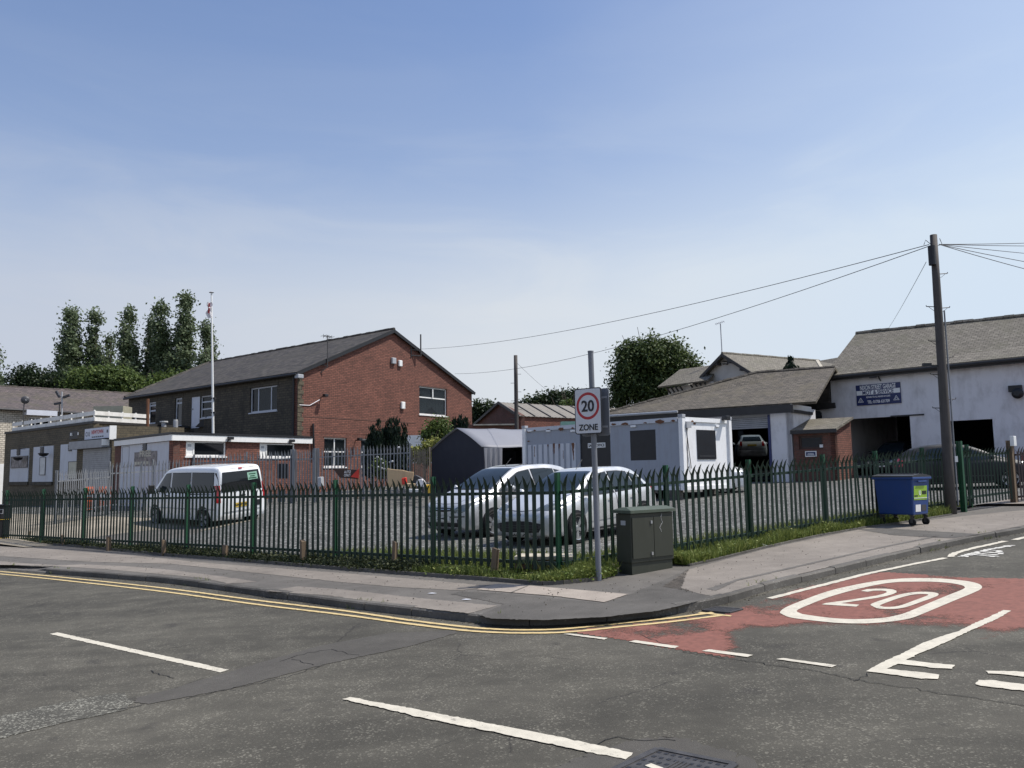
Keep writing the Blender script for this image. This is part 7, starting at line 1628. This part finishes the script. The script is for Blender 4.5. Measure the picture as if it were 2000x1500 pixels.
# ================================================================== TREES AND SHRUBS
def foliage(root, mat, blobs, nclump, nleaf, ls, cr=.5, up=.3, name='crown', flat_=.75, seed=0, tonebase=.45, vert=0):
    "blobs: (centre, (rx, ry, rz)). clumps sit mostly near the surface of the blobs, leaves scatter inside each clump"
    rn = random.Random(seed+17); m = MB(); tone = []; vol = [b_[1][0]*b_[1][1]*b_[1][2] for b_ in blobs]; tot = sum(v**.67 for v in vol); V = m.v; F = m.f
    for (c, r), vv_ in zip(blobs, vol):
        for k in range(max(3, int(nclump*vv_**.67/tot))):
            while True:
                d = Vector((rn.gauss(0, 1), rn.gauss(0, 1), rn.gauss(0, 1)))
                if d.length > .01: d.normalize(); break
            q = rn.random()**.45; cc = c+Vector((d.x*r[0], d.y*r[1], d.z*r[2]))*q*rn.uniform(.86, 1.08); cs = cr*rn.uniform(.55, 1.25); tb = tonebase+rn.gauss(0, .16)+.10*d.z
            for j in range(nleaf):
                p = cc+Vector((rn.gauss(0, cs*.5), rn.gauss(0, cs*.5), rn.gauss(0, cs*.45)))
                n = (Vector((rn.gauss(0, 1), rn.gauss(0, 1), rn.gauss(0, 1)))+d*.9+Vector((0, 0, up))).normalized(); a = n.cross(Vector((rn.gauss(0, 1), rn.gauss(0, 1), rn.gauss(0, 1))))
                if a.length < .05: continue
                if vert: a = Vector((rn.gauss(0, .22), rn.gauss(0, .22), 1)); n = (n-a*n.dot(a)/a.length_squared).normalized()
                a.normalize(); b_ = n.cross(a)*(1-vert*.5); s_ = ls*rn.uniform(.55, 1.3); i0_ = len(V)
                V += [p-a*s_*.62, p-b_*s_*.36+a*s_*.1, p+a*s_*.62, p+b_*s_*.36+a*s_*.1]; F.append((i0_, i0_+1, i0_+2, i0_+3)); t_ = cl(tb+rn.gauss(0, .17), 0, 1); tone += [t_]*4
    return m.build(name, mat, root, tone=tone, autouv=False)
def tree(name, label, cat, base, trunk_h, tr, blobs, mat, nclump, nleaf, ls, cr=.6, limbs=7, group=None, seed=0, up=.3, tb=.45):
    t = thing(name, label, cat, base, group); rn = random.Random(seed); m = MB(); top_ = base+Z*trunk_h; m.tube([base-Z*.5, base+Z*trunk_h*.4+Vector((rn.gauss(0, .1), 0, 0)), top_], [tr*1.2, tr*.85, tr*.35], 10)
    cs = [b_[0] for b_ in blobs]
    for i in range(limbs): c = cs[i % len(cs)]+Vector((rn.gauss(0, .4), rn.gauss(0, .4), rn.gauss(0, .5))); s_ = base+Z*trunk_h*rn.uniform(.35, .9); m.tube([s_, s_.lerp(c, .5)+Z*.3, c+(c-s_)*.25], [tr*.4, tr*.25, tr*.08], 6)
    m.build('trunk', 'bark', t); foliage(t, mat, blobs, nclump, nleaf, ls, cr, up, seed=seed, tonebase=tb); return t
def poplar(px, topy, wpx, boty, D, label, n, seed, lean=0):
    top_ = Yd(px, topy, D); bot = Yd(px, boty, D); w_ = wpx*1.6*D/FOC; base = Vector((bot.x, D, G(bot.x, D))); h = top_.z-base.z; rn = random.Random(seed); blobs = []
    N = 9
    for k in range(N):
        t = k/(N-1); z = base.z+h*(.10+.84*t); rr = w_/2*(.98*sin(pi*min(1, .30+.70*t*1.0))**.75+.06 if t > .5 else .82+.3*t)
        rr *= rn.uniform(.86, 1.1); blobs.append((Vector((base.x+(top_.x-base.x)*t+rn.gauss(0, w_*.05), D+rn.gauss(0, .3), z)), (rr*.86, rr*.86, h*.105)))
    blobs.append((Vector((top_.x, D, top_.z-h*.045)), (w_*.14, w_*.14, h*.045)))
    tree('poplar_tree', label, 'tree', base, h*.6, .35, blobs, 'leaf_poplar', int(n*3.4), 25, .31, .78, 8, 'tall poplars behind the buildings', seed, up=.2)
poplar(138, 602, 52, 735, 95, 'leftmost full poplar, broad at the base with a twin tip', 330, 1)
poplar(186, 607, 40, 740, 96, 'poplar touching the right side of the leftmost broad poplar', 250, 2)
poplar(216, 655, 30, 745, 99, 'short small poplar left of the lone slim poplar', 150, 3)
poplar(253, 601, 40, 740, 95, 'lone slim pointed poplar in the middle of the row', 270, 4)
poplar(296, 622, 32, 745, 97, 'lower poplar forming the left shoulder of the right hand group', 190, 5)
poplar(315, 588, 40, 745, 95, 'poplar in the right hand group just left of the tallest one', 290, 6)
poplar(363, 570, 50, 745, 95, 'tallest poplar with a split tip left of the flagpole', 350, 7)
poplar(404, 629, 44, 745, 93, 'rounded poplar directly behind the flagpole', 270, 8)
poplar(-12, 678, 46, 745, 93, 'poplar cut by the left edge of the photo', 240, 9)
def bush(name, label, cat, D, spec, mat, nclump, nleaf, ls, cr, seed, up=.4, tb=.45, group=None):
    blobs = []
    for px, py, rx, ry in spec: c = Yd(px, py, D); blobs.append((c, (rx*D/FOC, min(rx, 1.2*ry)*D/FOC*.9, ry*D/FOC)))
    bx_ = sum(b_[0].x for b_ in blobs)/len(blobs); base = Vector((bx_, D, G(bx_, D))); return tree(name, label, cat, base, max(.5, blobs[0][0].z-base.z), .28*D/90 if D > 50 else .06, blobs, mat, nclump, nleaf, ls, cr, 6, group, seed, up, tb)
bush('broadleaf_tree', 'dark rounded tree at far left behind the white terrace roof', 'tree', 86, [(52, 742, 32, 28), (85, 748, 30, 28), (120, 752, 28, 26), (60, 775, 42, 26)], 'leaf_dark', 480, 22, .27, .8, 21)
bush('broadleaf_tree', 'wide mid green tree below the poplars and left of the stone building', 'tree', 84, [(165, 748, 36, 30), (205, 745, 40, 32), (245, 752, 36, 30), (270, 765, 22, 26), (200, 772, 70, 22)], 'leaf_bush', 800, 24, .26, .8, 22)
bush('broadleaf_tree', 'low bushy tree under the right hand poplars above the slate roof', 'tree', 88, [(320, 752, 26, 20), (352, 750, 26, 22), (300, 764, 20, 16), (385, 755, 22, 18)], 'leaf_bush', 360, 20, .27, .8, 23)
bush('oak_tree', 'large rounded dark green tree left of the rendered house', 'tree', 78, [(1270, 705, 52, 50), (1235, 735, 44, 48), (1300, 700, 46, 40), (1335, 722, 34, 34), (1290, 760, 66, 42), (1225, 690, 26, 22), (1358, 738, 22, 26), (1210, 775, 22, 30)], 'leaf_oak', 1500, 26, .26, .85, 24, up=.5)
bush('conifer_hedge', 'ragged dark conifer row behind the corrugated shed roof', 'hedge', 84, [(1030, 790, 22, 10), (1060, 786, 20, 15), (1088, 782, 20, 18), (1115, 780, 22, 18), (1145, 785, 26, 14), (1180, 788, 24, 14)], 'leaf_dark', 260, 18, .3, .8, 25)
bush('pale_shrub', 'light green bush showing just above the corrugated roof left of the sign', 'shrub', 79, [(1105, 790, 12, 6), (1118, 792, 10, 6)], 'leaf_shrub', 40, 16, .26, .5, 26)
bush('broadleaf_tree', 'small dark reddish tree between the brick gable and the old shed', 'tree', 80, [(932, 805, 16, 22), (950, 800, 15, 16), (925, 822, 14, 20)], 'leaf_dark', 140, 16, .3, .6, 27)
bush('garden_shrub', 'bright green garden shrub in front of the white wall', 'shrub', 43, [(858, 838, 22, 22), (845, 852, 20, 18), (868, 856, 18, 16)], 'leaf_shrub', 170, 20, .13, .35, 28)
bush('yellow_shrub', 'yellow flowering low shrub left of the dark tent', 'shrub', 41.5, [(838, 872, 18, 10), (850, 866, 14, 9), (815, 885, 18, 12), (828, 892, 20, 12)], 'leaf_yellow', 130, 18, .11, .3, 29)
def conifer(label, D, plumes, boty, seed, n, ls=.11, name='conifer'):
    blobs = []; 
    for px, ty, w_ in plumes:
        top_ = Yd(px, ty, D); bot = Yd(px, boty, D); h = top_.z-bot.z; r_ = w_/2*D/FOC; dy = random.uniform(-.5, .5)
        for k in range(7): t = k/6; blobs.append((Vector((bot.x+(top_.x-bot.x)*t, D+dy, bot.z+h*(.06+.86*t))), (r_*(1-.72*t**2.2), r_*(1-.72*t**2.2), h*.13)))
    base = Vector((blobs[0][0].x, D, LOT(blobs[0][0].x, D))); t = thing(name, label, 'tree', base); m = MB(); m.tube([base-Z*.3, base+Z*1.6], [.14, .08], 8); m.build('trunk', 'bark', t); foliage(t, 'leaf_conifer', blobs, int(n*2.2), 24, ls*1.5, .17, .2, vert=1, seed=seed, tonebase=.35); return t
conifer('large dark upright conifer in front of the brick gable', 40.5, [(727, 834, 26), (742, 826, 22), (760, 819, 24), (775, 821, 22), (787, 832, 18), (718, 850, 20), (752, 840, 50), (770, 845, 40)], 925, 31, 620)
conifer('smaller dark conifer behind the tent at the gable right corner', 52, [(888, 822, 16), (900, 814, 16), (911, 820, 14), (880, 832, 14)], 880, 32, 170, .15)
conifer('small dark pointed conifer above the workshop roof ridge', 56, [(1545, 697, 10), (1541, 716, 14), (1531, 722, 10), (1551, 720, 10)], 745, 33, 60, .16)
# white roses at the foot of the conifer
rn = random.Random(8); t = thing('rose_bush', 'straggling rose bush with white blooms beside the big conifer', 'shrub', Yd(742, 930, 38.5)); m = MB()
pts_ = [(737, 893), (744, 897), (749, 905), (738, 912), (745, 914), (766, 901), (762, 903), (750, 916), (779, 874)]
for x, y in pts_: m.tube([Yd(745, 950, 38.5), Yd(x-2, (y+930)/2, 38.5), Yd(x, y, 38.3)], .015, 5)
m.build('stems', 'bark', t)
for x, y in pts_: m = MB(); c_ = Yd(x, y, 38.2); m.lathe([(0, -.04), (.05, -.02), (.06, .02), (.03, .04), (0, .03)], 8, Matrix.Translation(c_)); m.build('bloom', 'white', t)
foliage(t, 'leaf_shrub', [(Yd(745, 915, 38.5), (.45, .3, .6))], 30, 14, .1, .25, seed=3)

# ================================================================== CAMERA, SKY, SUN
cam = bpy.data.cameras.new('camera'); co = bpy.data.objects.new('camera', cam); COL.objects.link(co)
cam.sensor_fit = 'HORIZONTAL'; cam.sensor_width = 36; cam.lens = 36*FOC/2000; cam.clip_start = .05; cam.clip_end = 3000
co.matrix_world = Matrix(((Rv.x, Uv.x, -Fv.x, CAM.x), (Rv.y, Uv.y, -Fv.y, CAM.y), (Rv.z, Uv.z, -Fv.z, CAM.z), (0, 0, 0, 1)))
sc.camera = co
SEL, SAZ = radians(60), radians(2.5)      # elevation; azimuth counted from +X towards +Y
sd = Vector((cos(SEL)*cos(SAZ), cos(SEL)*sin(SAZ), sin(SEL)))
sun = bpy.data.lights.new('sun', 'SUN'); sun.energy = 4.9; sun.angle = radians(.53); sun.color = (1, .955, .89)
so = bpy.data.objects.new('sun', sun); COL.objects.link(so); so.rotation_euler = sd.to_track_quat('Z', 'Y').to_euler(); so.location = (20, 0, 30)
w = bpy.data.worlds.new('World'); sc.world = w; w.use_nodes = True; nt = w.node_tree
bg = nt.nodes['Background']; bg.inputs['Strength'].default_value = .085
sk = nt.nodes.new('ShaderNodeTexSky'); sk.sky_type = 'NISHITA'; sk.sun_disc = False; sk.sun_elevation = SEL; sk.sun_rotation = pi/2-SAZ
sk.air_density = 1.2; sk.dust_density = 1.6; sk.ozone_density = 2.2; sk.altitude = 100
# thin high haze and cirrus over the blue
tc = nt.nodes.new('ShaderNodeTexCoord'); mp = nt.nodes.new('ShaderNodeMapping'); nt.links.new(tc.outputs['Generated'], mp.inputs[0])
mp.inputs['Scale'].default_value = (1, 1, 4.5); mp.inputs['Rotation'].default_value = (0, radians(-12), 0)
n1 = nt.nodes.new('ShaderNodeTexNoise'); n1.inputs['Scale'].default_value = 3.1; n1.inputs['Detail'].default_value = 7; n1.inputs['Roughness'].default_value = .55; n1.inputs['Distortion'].default_value = .6
nt.links.new(mp.outputs[0], n1.inputs['Vector'])
sx = nt.nodes.new('ShaderNodeSeparateXYZ'); nt.links.new(tc.outputs['Generated'], sx.inputs[0])
def mth(op, a, b_):
    m_ = nt.nodes.new('ShaderNodeMath'); m_.operation = op
    for i, v in enumerate((a, b_)):
        if hasattr(v, 'links'): nt.links.new(v, m_.inputs[i])
        elif v is not None: m_.inputs[i].default_value = v
    return m_.outputs[0]
hz = ramp(nt, sx.outputs[2], [(0, 1.0), (.15, .95), (.20, .86), (.255, .63), (.30, .40), (.36, .20), (.50, .05), (.8, .0)])
cl2 = ramp(nt, n1.outputs[0], [(.42, 0), (.52, .35), (.60, .75), (.75, 1)])
band_ = ramp(nt, sx.outputs[2], [(0, .0), (.18, .08), (.27, .19), (.34, .15), (.42, .05), (.7, .02)])
rgt_ = ramp(nt, sx.outputs[0], [(.02, 0), (.30, .20), (.55, .38)])
fac = mth('MINIMUM', mth('ADD', mth('ADD', hz, rgt_), mth('MULTIPLY', cl2, band_)), 1.0)
K_ = 1/.085
lowc = mix(nt, ramp(nt, sx.outputs[0], [(.0, 0), (.5, 1)]), tuple(c*K_ for c in (.70, .745, .80)), tuple(c*K_ for c in (.66, .77, .90)))
lowc = mix(nt, ramp(nt, mth('MULTIPLY', sx.outputs[0], -1.0), [(.0, 0), (.5, 1)]), lowc, tuple(c*K_ for c in (.56, .61, .71)))
skb = mix(nt, 1.0, sk.outputs[0], (1.45, 1.52, 1.75), 'MULTIPLY')
skc = mix(nt, fac, skb, lowc)
nt.links.new(skc, bg.inputs['Color'])
sc.view_settings.view_transform = 'Standard'; sc.view_settings.look = 'None'; sc.view_settings.exposure = 0; sc.view_settings.gamma = 1; sc.view_settings.use_curve_mapping = False
sc.cycles.use_denoising = True
sc.cycles.max_bounces = 6; sc.cycles.transparent_max_bounces = 12
